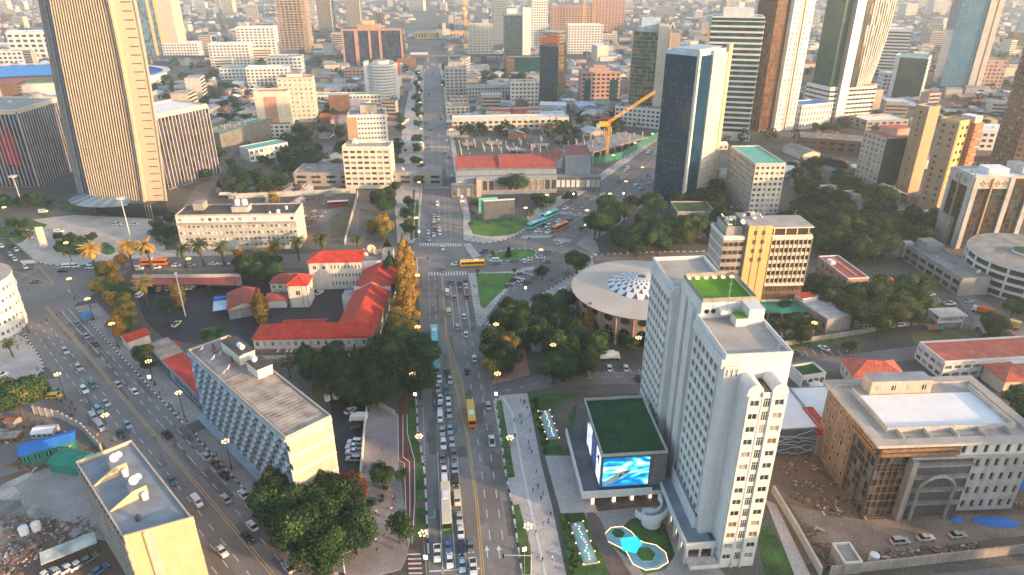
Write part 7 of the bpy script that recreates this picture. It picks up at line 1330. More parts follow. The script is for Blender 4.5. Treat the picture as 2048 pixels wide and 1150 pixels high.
def bus(col, roofc, px, py, head, L, label, parts=1, bandc='car_glass', h=3.1, zg=.06):
    p = G(px, py, 1.5); r = empty('bus', (p.x, p.y, zg), head - math.pi / 2, label, 'bus'); y0 = -L / 2; seg = L / parts - (.8 if parts > 1 else 0); c = 'car_' + col
    for k in range(parts):
        a = y0 + k * (seg + 1.6 if parts > 1 else 0); b_ = a + seg; m = MB(); m.box(-1.25, 1.25, a, b_, .35, h - .12, c); m.hexa([(-1.25, a, h - .12), (1.25, a, h - .12), (1.25, b_, h - .12), (-1.25, b_, h - .12), (-1.1, a + .15, h), (1.1, a + .15, h), (1.1, b_ - .15, h), (-1.1, b_ - .15, h)], roofc); m.build('body', r)
        for sx in (-1, 1):
            n = max(3, int(seg / 1.5))
            for j in range(n): g = MB(); g.box(sx * 1.26 - .02, sx * 1.26 + .02, a + .3 + j * (seg - .6) / n, a + .2 + (j + 1) * (seg - .6) / n, 1.45, 2.55, bandc); g.build('side_window', r)
        m = MB(); m.box(-.8, .8, a + seg * .25, a + seg * .45, h, h + .22, 'roof_white'); m.build('roof_unit', r)
        for yy in (a + seg * .2, a + seg * .8):
            for sx in (-1, 1): w = MB(); w.bar((sx * 1.05 - .15, yy, .5), (sx * 1.05 + .18, yy, .5), .5, 'tyre', 10); w.build('wheel', r)
        if k < parts - 1: m = MB(); m.box(-1.1, 1.1, b_, b_ + 1.6, .6, h - .25, 'metal_dark'); m.build('bellows', r)
    f = L / 2 if parts == 1 else b_
    m = MB(); m.box(-1.12, 1.12, f - .02, f + .03, 1.3, 2.7, 'car_glass'); m.build('windscreen', r); m = MB(); m.box(-1.0, 1.0, y0 - .03, y0 + .02, 1.6, 2.6, 'car_glass'); m.build('rear_window', r); return r
HN = math.atan2(.9928, -.12); HS = HN + math.pi; HU = math.atan2(1, -1); HD = HU + math.pi
t10 = lambda x, y: (512 + x / 2.994, 766 + y / 2.994); t9 = lambda x, y: (x / 2.994, 766 + y / 2.994); z4 = lambda x, y: (x / 4.509, 540 + y / 4.509); zj = lambda x, y: (880 + x / 4.509, 350 + y / 4.509); t6 = lambda x, y: (512 + x / 3.002, 383 + y / 3.002); t5 = lambda x, y: (x / 3.002, 383 + y / 3.002); t7 = lambda x, y: (1024 + x / 3.002, 383 + y / 3.002); t8 = lambda x, y: (1536 + x / 3.002, 383 + y / 3.002); t12 = lambda x, y: (1536 + x / 2.994, 766 + y / 2.994)
COLS = ['white', 'white', 'white', 'silver', 'silver', 'grey', 'blue', 'black', 'red', 'pale blue']
def cars(conv, lst, head, where, near=True, h=.7):
    for (x, y, t, c) in lst: p = conv(x, y); w = G(p[0], p[1], h); car(t, c, w.x, w.y, head + rnd.uniform(-.02, .02), where, near)
Q = 'queuing in the outer lane towards the stop line'
cars(t10, [(1090, 30, 'sedan', 'silver'), (1103, 90, 'sedan', 'white'), (1101, 138, 'sedan', 'silver'), (1103, 205, 'van', 'white'), (1115, 288, 'sedan', 'silver'), (1122, 365, 'suv', 'white'), (1115, 447, 'sedan', 'grey'), (1127, 525, 'sedan', 'white'), (1130, 600, 'van', 'white'), (1150, 975, 'sedan', 'blue'), (1160, 1062, 'sedan', 'white')], HS, Q)
cars(t10, [(1142, 42, 'suv', 'teal'), (1152, 108, 'sedan', 'white'), (1157, 180, 'sedan', 'silver'), (1162, 277, 'sedan', 'pale blue'), (1173, 352, 'sedan', 'silver'), (1185, 421, 'sedan', 'grey'), (1190, 512, 'sedan', 'silver'), (1196, 582, 'suv', 'black'), (1205, 695, 'van', 'cream'), (1218, 806, 'sedan', 'silver'), (1226, 892, 'sedan', 'white'), (1230, 987, 'sedan', 'navy')], HS, 'queuing in the middle lane towards the stop line')
cars(t10, [(1285, 975, 'sedan', 'grey'), (1235, 1087, 'sedan', 'pale blue'), (1300, 1105, 'pickup', 'white')], HS, 'near the stop line beside the yellow lines'); cars(t10, [(1085, 1020, 'pickup', 'white')], HS, 'beside the kerb before the stop line'); cars(t10, [(1390, 132, 'sedan', 'silver'), (1412, 345, 'pickup', 'white')], HN, 'driving up the avenue past the near promenade')
cars(t6, [(1100, 1125, 'sedan', 'white'), (1150, 1085, 'sedan', 'black'), (1165, 1130, 'sedan', 'silver')], HS, 'at the tail of the avenue queue'); cars(t6, [(1312, 1000, 'sedan', 'white'), (1262, 855, 'sedan', 'white'), (1210, 812, 'suv', 'silver'), (1250, 748, 'sedan', 'white'), (1268, 1075, 'sedan', 'black')], HN, 'driving up the avenue before the junction')
cars(t6, [(1157, 722, 'van', 'cream'), (1148, 605, 'van', 'white'), (1190, 635, 'sedan', 'orange'), (1268, 630, 'sedan', 'red'), (1228, 585, 'sedan', 'grey'), (1260, 565, 'sedan', 'white'), (1258, 538, 'sedan', 'navy'), (1223, 548, 'sedan', 'dark red'), (1176, 543, 'sedan', 'grey')], HN, 'waiting before the zebra crossing'); cars(t6, [(1122, 340, 'sedan', 'white'), (1122, 470, 'sedan', 'grey')], HS, 'crossing the junction on the avenue')
cars(t6, [(1068, 175, 'sedan', 'white'), (1095, 160, 'sedan', 'silver'), (1070, 225, 'sedan', 'blue'), (1100, 225, 'sedan', 'white'), (1035, 245, 'sedan', 'white'), (1068, 258, 'sedan', 'white'), (1105, 248, 'sedan', 'white'), (1038, 285, 'sedan', 'silver'), (1068, 145, 'sedan', 'silver'), (1095, 190, 'sedan', 'grey'), (1067, 200, 'suv', 'grey'), (1090, 75, 'van', 'white')], HS, 'queuing above the junction crossing', False)
for k in range(34):
    y = 128 + 235 * (k / 34) ** 1.2; u = rnd.choice((.12, .3, .62, .8, .92)); L_ = 846 + (y - 128) * .008; R_ = 875 + (y - 128) * .148; w = G(L_ + (R_ - L_) * u, y, .7); car(rnd.choice(('sedan', 'sedan', 'suv', 'van')), rnd.choice(COLS), w.x, w.y, HS if u < .5 else HN, 'on the far avenue beyond the second crossing', False)
D1 = 'going up the boulevard'; D2 = 'coming down the boulevard'
cars(t9, [(805, 48, 'sedan', 'white'), (705, 5, 'sedan', 'silver'), (1000, 305, 'pickup', 'black'), (1350, 690, 'sedan', 'silver'), (1510, 852, 'sedan', 'white'), (1455, 663, 'sedan', 'white')], HU, D1); cars(z4, [(690, 480, 'sedan', 'grey'), (775, 590, 'sedan', 'pale blue'), (855, 660, 'sedan', 'black')], HU, D1); cars(t9, [(1235, 437, 'sedan', 'silver'), (1290, 482, 'sedan', 'black'), (1340, 550, 'sedan', 'black')], HU, 'parked beside the rhombus office pavement')
cars(t9, [(505, 40, 'suv', 'white'), (555, 10, 'suv', 'teal'), (635, 118, 'sedan', 'silver'), (590, 160, 'suv', 'pale blue'), (765, 248, 'sedan', 'pale blue'), (722, 300, 'sedan', 'navy'), (1030, 580, 'sedan', 'teal'), (1180, 710, 'van', 'white'), (1330, 1005, 'sedan', 'white'), (1480, 920, 'sedan', 'black')], HD, D2); cars(z4, [(590, 730, 'suv', 'silver'), (710, 880, 'suv', 'silver')], HD, D2); cars(t10, [(190, 1100, 'sedan', 'silver')], HU, 'at the bend by the corner grove')
cars(t9, [(560, 205, 'van', 'silver'), (602, 262, 'van', 'silver')], HD, 'parked by the curved slat fence'); cars(t9, [(325, 80, 'van', 'yellow')], .1, 'beside the big dark tree on the side street'); cars(t9, [(325, 55, 'van', 'green')], .1, 'beside the big dark tree on the side street'); cars(z4, [(10, 940, 'sedan', 'white')], .3, 'entering the side street')
cars(t5, [(20, 275, 'sedan', 'grey'), (10, 325, 'sedan', 'white'), (60, 375, 'sedan', 'pale blue'), (97, 347, 'sedan', 'white'), (70, 325, 'sedan', 'black'), (88, 405, 'sedan', 'silver'), (150, 452, 'sedan', 'white')], HD, 'above the yellow box junction', False); cars(t5, [(208, 540, 'sedan', 'green')], 3.2, 'on the yellow box junction'); cars(t5, [(355, 452, 'sedan', 'silver'), (375, 474, 'sedan', 'black'), (405, 448, 'van', 'white'), (450, 448, 'suv', 'white'), (520, 448, 'van', 'pale blue'), (545, 455, 'suv', 'white'), (830, 462, 'van', 'white'), (935, 455, 'suv', 'white'), (1060, 442, 'sedan', 'white'), (1145, 440, 'sedan', 'silver'), (1285, 432, 'sedan', 'white'), (1352, 432, 'sedan', 'white')], .05, 'in the line on the cross street', False)
cars(zj, [(140, 802, 'sedan', 'white'), (180, 785, 'sedan', 'navy'), (490, 770, 'van', 'white'), (505, 797, 'sedan', 'blue'), (660, 772, 'sedan', 'grey'), (795, 785, 'sedan', 'silver'), (790, 758, 'sedan', 'white'), (905, 742, 'sedan', 'white'), (395, 688, 'suv', 'blue'), (965, 780, 'sedan', 'grey')], 3.2, 'curving round the leaf-shaped island'); cars(zj, [(620, 998, 'suv', 'grey'), (665, 945, 'sedan', 'black'), (730, 945, 'sedan', 'white'), (790, 962, 'sedan', 'dark red'), (820, 915, 'sedan', 'silver'), (720, 890, 'sedan', 'grey'), (770, 900, 'sedan', 'silver')], .85, 'on the slip road beside the triangle lawn'); cars(zj, [(985, 697, 'suv', 'blue'), (1080, 610, 'sedan', 'white')], .7, 'turning off the diagonal avenue')
HR = math.atan2(60, 52)
cars(zj, [(880, 500, 'sedan', 'white'), (925, 502, 'sedan', 'silver'), (975, 508, 'sedan', 'white'), (935, 450, 'sedan', 'navy'), (975, 460, 'suv', 'white'), (1070, 412, 'sedan', 'white')], HR + math.pi, 'waiting beside the buses at the junction'); cars(zj, [(1165, 412, 'van', 'teal'), (1190, 328, 'suv', 'cream'), (1130, 297, 'sedan', 'white'), (1280, 332, 'sedan', 'silver'), (1295, 285, 'sedan', 'pale blue'), (1380, 212, 'sedan', 'silver'), (1465, 168, 'sedan', 'white')], HR + math.pi, 'coming down the diagonal avenue'); cars(zj, [(1490, 265, 'van', 'white'), (1405, 348, 'van', 'green'), (1275, 475, 'sedan', 'dark red')], HR, 'going up the diagonal avenue')
for k in range(26):
    u = rnd.random(); v = rnd.choice((.15, .3, .7, .85)); a = G(1190 + 190 * u, 372 - 142 * u, .7); c = G(1270 + 160 * u, 405 - 145 * u, .7); w = a.lerp(c, v)
    if blocked(w.x, w.y): continue
    car(rnd.choice(('sedan', 'sedan', 'van', 'suv')), rnd.choice(COLS), w.x, w.y, HR + (math.pi if v < .5 else 0), 'far up the diagonal avenue', False)
cars(t10, [(565, 162, 'sedan', 'white')], .9, 'parked askew in the dark parking yard'); cars(t10, [(612, 272, 'sedan', 'black'), (592, 352, 'suv', 'white'), (586, 382, 'pickup', 'white'), (588, 412, 'pickup', 'white'), (585, 452, 'suv', 'silver')], math.pi - .05, 'parked in the row by the yard wall'); cars(t7, [(585, 1058, 'sedan', 'white'), (685, 1058, 'sedan', 'white'), (760, 1120, 'sedan', 'black')], 1.5, 'parked in the bays below the auditorium'); cars(zj, [(1115, 1032, 'sedan', 'white'), (1095, 1135, 'suv', 'white')], 2.6, 'parked beside the auditorium'); cars(t7, [(300, 850, 'van', 'white')], .2, 'under the trees by the auditorium')
cars(t8, [(175, 968, 'sedan', 'grey'), (335, 938, 'sedan', 'white')], 2.2, 'parked in the bays by the hipped house'); cars(t8, [(790, 800, 'van', 'white'), (920, 782, 'van', 'white'), (745, 290, 'sedan', 'white'), (800, 405, 'sedan', 'black'), (1205, 655, 'sedan', 'pale blue'), (1090, 672, 'pickup', 'white'), (975, 615, 'sedan', 'white')], .15, 'around the hotel garden'); cars(t12, [(790, 945, 'suv', 'silver'), (945, 925, 'sedan', 'silver'), (1135, 908, 'sedan', 'silver')], .1, 'parked on the building site drive'); cars(t9, [(275, 1142, 'sedan', 'white'), (345, 1122, 'sedan', 'silver'), (415, 1102, 'sedan', 'white'), (470, 1085, 'sedan', 'white'), (528, 1055, 'sedan', 'grey'), (590, 1120, 'sedan', 'blue')], 1.0, 'parked under the mottled carport'); cars(t5, [(705, 195, 'suv', 'white'), (805, 195, 'sedan', 'white'), (260, 120, 'van', 'white'), (225, 275, 'pickup', 'white'), (355, 240, 'van', 'white')], .1, 'parked before the bank tower', False); cars(t6, [(380, 605, 'sedan', 'white'), (750, 735, 'pickup', 'white')], 1.1, 'inside the red-roofed compound'); cars(t5, [(790, 595, 'van', 'white'), (842, 620, 'van', 'white'), (965, 582, 'van', 'cream'), (1018, 580, 'van', 'cream'), (1125, 575, 'van', 'white'), (1155, 572, 'van', 'white'), (1220, 570, 'sedan', 'black'), (1060, 795, 'pickup', 'cream'), (1020, 800, 'sedan', 'black')], 1.5, 'parked in the dark yard')
for i in range(14): w = G(612 + i * 6.5, 336, .7); car('sedan', rnd.choice(COLS), w.x, w.y, 1.5, 'parked on the podium edge in the gardens', False)
bus('aqua', 'car_aqua', 869, 672, HS, 12.5, 'aqua bus entering beside the golden poplars'); bus('aqua', 'car_aqua', 871, 722, HS, 14.0, 'aqua bus under the overhanging dark trees'); bus('green', 'cream', 892, 1012, HS, 15.5, 'long pale green bus with cream roof in the queue'); bus('orange', 'car_yellow', 942, 827, HN, 11.5, 'orange and yellow bus passing the yellow hatching'); bus('yellow', 'car_yellow', 945, 526, 3.25, 11.5, 'yellow bus crossing below the leaf-shaped island')
bus('aqua', 'car_aqua', 1073, 447, HR, 14, 'aqua bus waiting at the diagonal avenue crossing'); bus('aqua', 'car_aqua', 1100, 428, HR, 13, 'aqua bus behind the first one on the diagonal avenue'); bus('orange', 'car_orange', 1120, 453, HR, 13, 'orange bus waiting at the diagonal avenue crossing'); bus('orange', 'car_orange', 309, 524, .03, 12, 'orange bus on the cross street behind the palms'); bus('white', 'roof_white', 28, 603, HD, 9, 'white bus beside the rounded white corner'); bus('red', 'roof_white', 676, 407, .2, 12, 'old red and white bus left on the dirt lot')
def truck(px, py, head, boxc, cabc, label, L=7, hb=2.6):
    p = G(px, py, 1.5); r = empty('truck', (p.x, p.y, .06), head - math.pi / 2, label, 'truck'); m = MB(); m.box(-1.1, 1.1, -L / 2, L / 2 - 2.0, .9, .9 + hb, boxc); m.build('cargo_box', r); m = MB(); m.hexa([(-1.05, L / 2 - 1.9, .5), (1.05, L / 2 - 1.9, .5), (1.05, L / 2, .5), (-1.05, L / 2, .5), (-1.0, L / 2 - 1.9, 2.5), (1, L / 2 - 1.9, 2.5), (1, L / 2 - .5, 2.5), (-1, L / 2 - .5, 2.5)], cabc); m.build('cab', r); m = MB(); m.face([(-.9, L / 2 - .12, 1.5), (.9, L / 2 - .12, 1.5), (.88, L / 2 - .46, 2.35), (-.88, L / 2 - .46, 2.35)], 'car_glass'); m.build('windscreen', r); m = MB(); m.box(-.9, .9, -L / 2, L / 2, .55, .85, 'metal_dark'); m.build('chassis', r)
    for yy in (-L / 2 + 1.2, L / 2 - 1.2):
        for sx in (-1, 1): w = MB(); w.bar((sx * .95 - .15, yy, .48), (sx * .95 + .15, yy, .48), .48, 'tyre', 10); w.build('wheel', r)
truck(*t10(612, 205), math.pi - .05, 'roof_white', 'car_white', 'white box truck parked by the yard wall', 5.6, 1.9); truck(*t7(588, 985), .1, 'roof_white', 'car_white', 'white tanker truck below the auditorium arches', 7.5, 2.2); truck(*t8(1290, 712), 2.4, 'orange_net', 'car_white', 'truck with orange load by the guard booth', 8, 2.0); truck(*t8(1440, 795), 2.5, 'tan_light', 'car_white', 'yellow box truck on the right-hand road', 8, 2.6); truck(*t8(1000, 815), .1, 'roof_rust', 'roof_green', 'rust red trailer by the parked white vans', 7, 1.4); truck(447, 600, .2, 'roof_blue', 'car_white', 'blue sided truck under the shed canopy', 7, 2)
# ------------------------------------------------------------ lamps, signals, masts, walls
LH = 9.5
lamp_pole = MB(); lamp_pole.frus(0, 0, 0, 1.0, .32, .22, 8, 'bark'); lamp_pole.bar((0, 0, .9), (0, 0, LH - .3), .14, 'bark', 6, .09); lpm = lamp_pole.mesh('pole')
arm = MB(); arm.bar((0, 0, LH - .9), (.75, 0, LH - .5), .05, 'bark'); arm.bar((.75, 0, LH - .5), (.85, 0, LH - .2), .05, 'bark'); armm = arm.mesh('arm'); gl_ = MB(); gl_.ball((0, 0, 0), .26, 'globe', 8, 5); glm = gl_.mesh('globe', True)
def lamp(px, py, where):
    w = G(px, py, LH); lab = 'street lamp with a ring of glowing globes ' + where; r = empty('street_lamp', (w.x, w.y, .1), rnd.uniform(0, 1), lab, 'street lamp', lab); link('pole', lpm, r)
    for k in range(6): a = k * math.pi / 3; q = link('arm', armm, r, None, a); link('globe', glm, q, (.87, 0, LH + .02))
    link('globe', glm, r, (0, 0, LH + .35))
for where, pts in (('along the boulevard', [(175, 598), (223, 648), (297, 723), (115, 749), (42, 621), (357, 786), (210, 831), (451, 883)]), ('by the corner grove', [(547, 981)]), ('on the cycle verge of the avenue', [(838, 873), (846, 1067), (825, 749), (835, 654), (835, 551), (833, 436)]), ('on the near promenade', [(1056, 1053), (1020, 876)]), ('on the corner beside the avenue', [(995, 748), (992, 649)]), ('around the junction islands', [(1082, 500), (1051, 416), (925, 403)]), ('along the diagonal avenue', [(1174, 421), (1220, 388), (1227, 311), (1270, 286), (1305, 268), (1285, 335), (1252, 363), (1094, 390)]), ('before the auditorium', [(1106, 690), (1277, 676)]), ('by the tower forecourt', [(138, 558), (377, 518), (132, 486), (8, 415)]), ('beside the white tower', [(1629, 646)]), ('on the central strip of the far avenue', [(838, 145), (838, 165), (839, 185), (840, 205), (841, 232), (842, 258), (843, 285), (843, 325), (838, 365), (884, 170), (902, 260)])):
    for p in pts: lamp(*p, where)
def ledlamp(px, py, where, h=8.0):
    w = G(px, py, h); lab = 'slim street lamp with a square white light ' + where; r = empty('light_post', (w.x, w.y, .1), rnd.uniform(-.3, .3), lab, 'street lamp', lab); m = MB(); m.bar((0, 0, 0), (0, 0, h), .1, 'steel', 6, .07); m.build('pole', r); m = MB(); m.box(-.45, .45, -.1, .1, h - .5, h + .5, 'led_white'); m.build('light_panel', r)
for p, wv in (((851, 1115), 'on the cycle verge'), ((830, 789), 'on the cycle verge'), ((992, 788), 'on the near promenade'), ((1049, 1099), 'on the near promenade'), ((1051, 576), 'on the slip road pavement'), ((1147, 388), 'beside the diagonal avenue'), ((1170, 450), 'beside the diagonal avenue'), ((1247, 387), 'beside the diagonal avenue'), ((298, 754), 'along the boulevard'), ((838, 463), 'above the junction'), ((924, 393), 'above the junction')): ledlamp(*p, wv)
for i, (bx, by, hh, lab) in enumerate(((262, 478, 22, 'tall white floodlight mast with ring head before the bank tower'), (45, 412, 18, 'tall white floodlight mast in the tower garden'), (371, 632, 19, 'tall white pole beside the golden fan palm'))):
    w = G(bx, by); r = empty('floodlight_mast', (w.x, w.y, 0), 0, lab, 'mast'); m = MB(); m.bar((0, 0, 0), (0, 0, hh), .3, 'white', 8, .16); m.build('pole', r); m = MB(); m.frus(0, 0, hh - .3, hh + .3, 2.0 if i < 2 else .5, 2.4 if i < 2 else .6, 14, 'white'); m.build('ring_head', r)
def signal(px, py, ang, arm_l, label):
    w = G(px, py); r = empty('traffic_signal', (w.x, w.y, .1), ang, label, 'traffic light'); m = MB(); m.bar((0, 0, 0), (0, 0, 6.2), .13, 'white', 6, .1); m.build('post', r); m = MB(); m.bar((0, 0, 6.1), (arm_l, 0, 6.3), .09, 'white', 6, .06); m.build('arm', r); m = MB(); m.box(arm_l - .2, arm_l + .2, -.2, .2, 5.5, 6.6, 'black'); m.build('signal_head', r)
signal(1062, 1150, math.pi, 6.5, 'white traffic signal arm reaching over the avenue from the near promenade'); signal(928, 478, math.pi, 5, 'traffic signal arm over the junction from the screen lawn'); signal(835, 540, 0, 5, 'traffic signal arm over the junction from the golden poplars'); signal(690, 1148, .5, 3, 'white signal frame on the boulevard corner'); signal(1050, 500, 0.2, 2, 'traffic signal on the leaf-shaped island')
def wall(name, pts, h, t, m, label, cat='wall', posts=0, z=0):
    w = [P2(p) for p in pts]; r = empty(name, (w[0].x, w[0].y, 0), 0, label, cat); mb = MB(); o = w[0]
    for a, c in zip(w, w[1:]):
        d = (c - a).normalized(); n = Vector((-d.y, d.x, 0)) * (t / 2); a, c = a - o, c - o; mb.hexa([a - n, c - n, c + n, a + n] + [q + Vector((0, 0, h)) for q in (a - n, c - n, c + n, a + n)], m)
    mb.build('panel', r)
    if posts:
        for p in resample(w, posts): q = p - o; k = MB(); k.box(q.x - .18, q.x + .18, q.y - .18, q.y + .18, 0, h + .25, 'concrete_pale'); k.build('post', r)
wall('yard_wall', [(737, 803), (731, 850), (722, 957)], 2.6, .35, 'cream_pale', 'pale straight wall between the parking yard and corner plaza'); wall('gate_wall', [(739, 803), (790, 832)], 2.2, .35, 'concrete_pale', 'short pale wall closing the top of the corner plaza'); wall('slat_fence', [(70, 828), (120, 838), (165, 862), (205, 905)], 3.0, .12, 'concrete_pale', 'curved pale slat fence around the demolition yard', 'fence', 2.5); wall('lot_wall', [(458, 398), (590, 392), (712, 386)], 3.2, .3, 'concrete_pale', 'long grey wall along the back of the dirt lot', 'wall', 6); wall('lane_wall', [(716, 390), (703, 440), (690, 490)], 3.0, .3, 'concrete_pale', 'pale wall between the dirt lot and the side lane', 'wall', 6); wall('terrace_wall', [(1660, 1150), (1800, 1134), (1920, 1120), (2060, 1104)], 2.8, .4, 'concrete', 'stained concrete retaining wall above the service road', 'wall', 7)
wall('hall_wall', [(1090, 615), (1144, 575), (1190, 552)], 2.4, .3, 'white', 'white curving wall beside the auditorium car park'); wall('corrugated_fence', [(1580, 372), (1650, 388), (1735, 402)], 4, .2, 'concrete_pale', 'long grey corrugated fence behind the turquoise-roofed office', 'fence', 6); wall('garden_wall', [(1570, 692), (1700, 672), (1790, 655), (1880, 645)], 2.2, .3, 'concrete', 'low grey wall along the hotel garden', 'wall', 6); wall('site_wall', [(1545, 985), (1590, 1060), (1640, 1150)], 2.4, .6, 'concrete_pale', 'pale leaning wall between the white tower lawn and building site'); wall('green_hoarding', [(1185, 330), (1240, 318), (1290, 290), (1330, 268)], 5, .4, 'green_net', 'dark green net hoarding round the crane site', 'fence', 6); wall('brown_hoarding', [(1060, 640), (1085, 625)], 3, .2, 'tan', 'brown board hoarding beside the auditorium car park', 'fence')
# luffing crane
p = P2((1213, 318)); cr = empty('tower_crane', (p.x, p.y, 0), 0, 'yellow luffing crane with raised jib over the green hoarding', 'crane'); m = MB()
def lattice(m, a, c, r, n, mt):
    a, c = Vector(a), Vector(c); d = (c - a).normalized(); u = d.orthogonal().normalized(); v = d.cross(u); cor = [u * r + v * r, -u * r + v * r, -u * r - v * r, u * r - v * r]
    for q in cor: m.bar(a + q, c + q, r * .16, mt)
    for k in range(n):
        s0, s1 = a.lerp(c, k / n), a.lerp(c, (k + 1) / n)
        for i in range(4): m.bar(s0 + cor[i], s1 + cor[(i + 1) % 4], r * .1, mt)
lattice(m, (0, 0, 0), (0, 0, 26), .85, 12, 'crane'); m.build('mast', cr); m = MB(); lattice(m, (-4, -3, 25), (36, 24, 44), .7, 20, 'crane'); m.build('jib', cr); m = MB(); m.box(-7, -1, -4, 0, 24.5, 27.5, 'crane'); m.build('machine_deck', cr); m = MB(); m.box(-9, -6.5, -5, -1.5, 23.5, 26.5, 'concrete_pale'); m.build('counterweight', cr)
for i, (px, py, H_, lab) in enumerate(((933, 112, 95, 'thin orange tower crane beside the cream banded tower'), (1166, 70, 70, 'small orange tower crane above the pinkish apartment row'), (1185, 68, 82, 'taller orange tower crane above the pinkish apartment row'), (1412, 125, 40, 'orange crane mast beyond the banded tower'))):
    p = P2((px, py)); r = empty('tower_crane', (p.x, p.y, 0), 0, lab, 'crane'); m = MB(); lattice(m, (0, 0, 0), (0, 0, H_), 1.6, 14, 'crane'); m.build('mast', r); m = MB(); lattice(m, (-12, 0, H_ + 1), (38, 6, H_ + 1), 1.1, 12, 'crane'); m.build('jib', r)
# cleared plot with foundation frames
b = Bld('foundation_frames', 'unfinished foundation frames and columns on the cleared plot', 'foundation', *bp(0, (920, 312), (1110, 306), depth=45), 4)
for i in range(12):
    for j in range(6):
        if rnd.random() < .75: x, y = i * b.W / 12 + 1, j * 7 + 3; b.mb('columns', True).box(x, x + .7, y, y + .7, 0, rnd.uniform(1.5, 5), rnd.choice(('concrete_pale', 'concrete', 'beige')))
for i in range(8): x = rnd.uniform(0, b.W - 12); y = rnd.uniform(2, 38); b.mb('slab_pieces', True).box(x, x + rnd.uniform(5, 14), y, y + rnd.uniform(3, 6), rnd.uniform(.5, 2), rnd.uniform(2.2, 3), rnd.choice(('concrete_pale', 'concrete', 'roof_tin')))
b.done(); b = Bld('crane_site_shell', 'unfinished column frame behind the green hoarding', 'foundation', *bp(0, (1190, 322), (1300, 290), depth=30), 10)
for i in range(8):
    for j in range(4): b.mb('columns', True).box(i * b.W / 8, i * b.W / 8 + .8, j * 8 + 2, j * 8 + 2.8, 0, rnd.uniform(7, 13), 'concrete')
b.tbox('floor_slab', 0, b.W, 2, 27, 5.5, 6.1, 'concrete'); b.done()
p = P2((92, 503)); r = empty('billboard', (p.x, p.y, 0), .3, 'tall narrow cream advertising pylon beside the boulevard bend', 'sign'); m = MB(); m.box(-1.6, 1.6, -.3, .3, 2.5, 13, 'cream'); m.build('board', r); m = MB(); m.box(-.5, .5, -.2, .2, 0, 2.5, 'steel'); m.build('post', r)
p = P2((1655, 405)); r = empty('scoreboard', (p.x, p.y, 0), .05, 'pair of framed dark boards with gold rims behind the grey office', 'sign')
for k in (0, 1): m = MB(); m.box(k * 7.4, k * 7.4 + 6.4, 0, .5, 2, 7, 'metal_dark'); m.build('board', r); m = MB(); m.box(k * 7.4 - .3, k * 7.4 + 6.7, -.1, -.02, 6.8, 7.3, 'gold_wall'); m.box(k * 7.4 - .3, k * 7.4 + 6.7, -.1, -.02, 1.8, 2.2, 'gold_wall'); m.build('rim', r)
m = MB(); m.box(1, 13, .1, .4, 0, 2, 'steel'); m.build('base', r)
def blob(name, px, py, rx, ry, h, m_, label, ang=0.0):
    p = P2((px, py)); mb = MB(); rn = random.Random(px); n = 14; prev = None
    rings = [(1, 0), (.92, .35), (.7, .7), (.35, .95)]
    pts = [[(rx * k * math.cos(6.283 * i / n) * (1 + .12 * rn.uniform(-1, 1)), ry * k * math.sin(6.283 * i / n) * (1 + .12 * rn.uniform(-1, 1)), h * z * rn.uniform(.85, 1.1)) for i in range(n)] for k, z in rings]
    for a, c in zip(pts, pts[1:]):
        for i in range(n): mb.face([a[i], a[(i + 1) % n], c[(i + 1) % n], c[i]], m_)
    mb.face(pts[-1], m_); tag(mb.build(name, None, (p.x, p.y, 0), ang), label, name.replace('_', ' '))
blob('tarpaulin', 1990, 1045, 6, 1.8, 1.4, 'roof_blue', 'bright blue tarpaulin over a heap before the half built block', -.1); blob('tarpaulin', 1912, 1040, 1.6, 1.2, 1.0, 'roof_blue', 'small blue tarpaulin beside the arched front bay'); blob('tarpaulin', 2035, 968, 3, 2, 1.6, 'roof_blue', 'blue tarpaulin behind the right wing of the half built block')
b = Bld('frame_hut', 'grey flat hut with white rim beside the service road', 'hut', *bp(3.5, (1690, 1128), (1725, 1126), depth=6), 3.5); b.core('concrete', roof='roof_grey', par=.5, pm='white'); b.done()
# rubble and planks
def rubble(name, poly, n, mats_, s0, s1):
    xs = [p[0] for p in poly]; ys = [p[1] for p in poly]; mb = MB(); cl = []; n = n * 2
    while n > 0:
        if n % 25 == 0 or not cl: cl = [(rnd.uniform(min(xs), max(xs)), rnd.uniform(min(ys), max(ys)))]
        n -= 1; q = (rnd.gauss(cl[0][0], 9), rnd.gauss(cl[0][1], 5))
        if not inside(q, poly): continue
        w = P2(q)
        if blocked(w.x, w.y, .5): continue
        a = rnd.uniform(0, 3.1); s = rnd.uniform(s0, s1); l = s * rnd.uniform(1, 4); d = Vector((math.cos(a), math.sin(a), 0)); v = Vector((-d.y, d.x, 0)); c = Vector((w.x, w.y, rnd.uniform(0, .2))); h = Vector((0, 0, s * rnd.uniform(.2, .8)))
        mb.hexa([c - d * l / 2 - v * s / 2, c + d * l / 2 - v * s / 2, c + d * l / 2 + v * s / 2, c - d * l / 2 + v * s / 2] + [q_ + h for q_ in (c - d * l / 2 - v * s / 2, c + d * l / 2 - v * s / 2, c + d * l / 2 + v * s / 2, c - d * l / 2 + v * s / 2)], rnd.choice(mats_))
    o = mb.build(name); o["kind"] = "stuff"; o["label"] = 'scattered rubble, planks and sheets on bare ground'; o["category"] = 'rubble'
RB = ('wood', 'concrete', 'wood', 'roof_rust', 'metal_dark', 'brown', 'concrete_pale', 'slate', 'concrete_dark', 'earth')
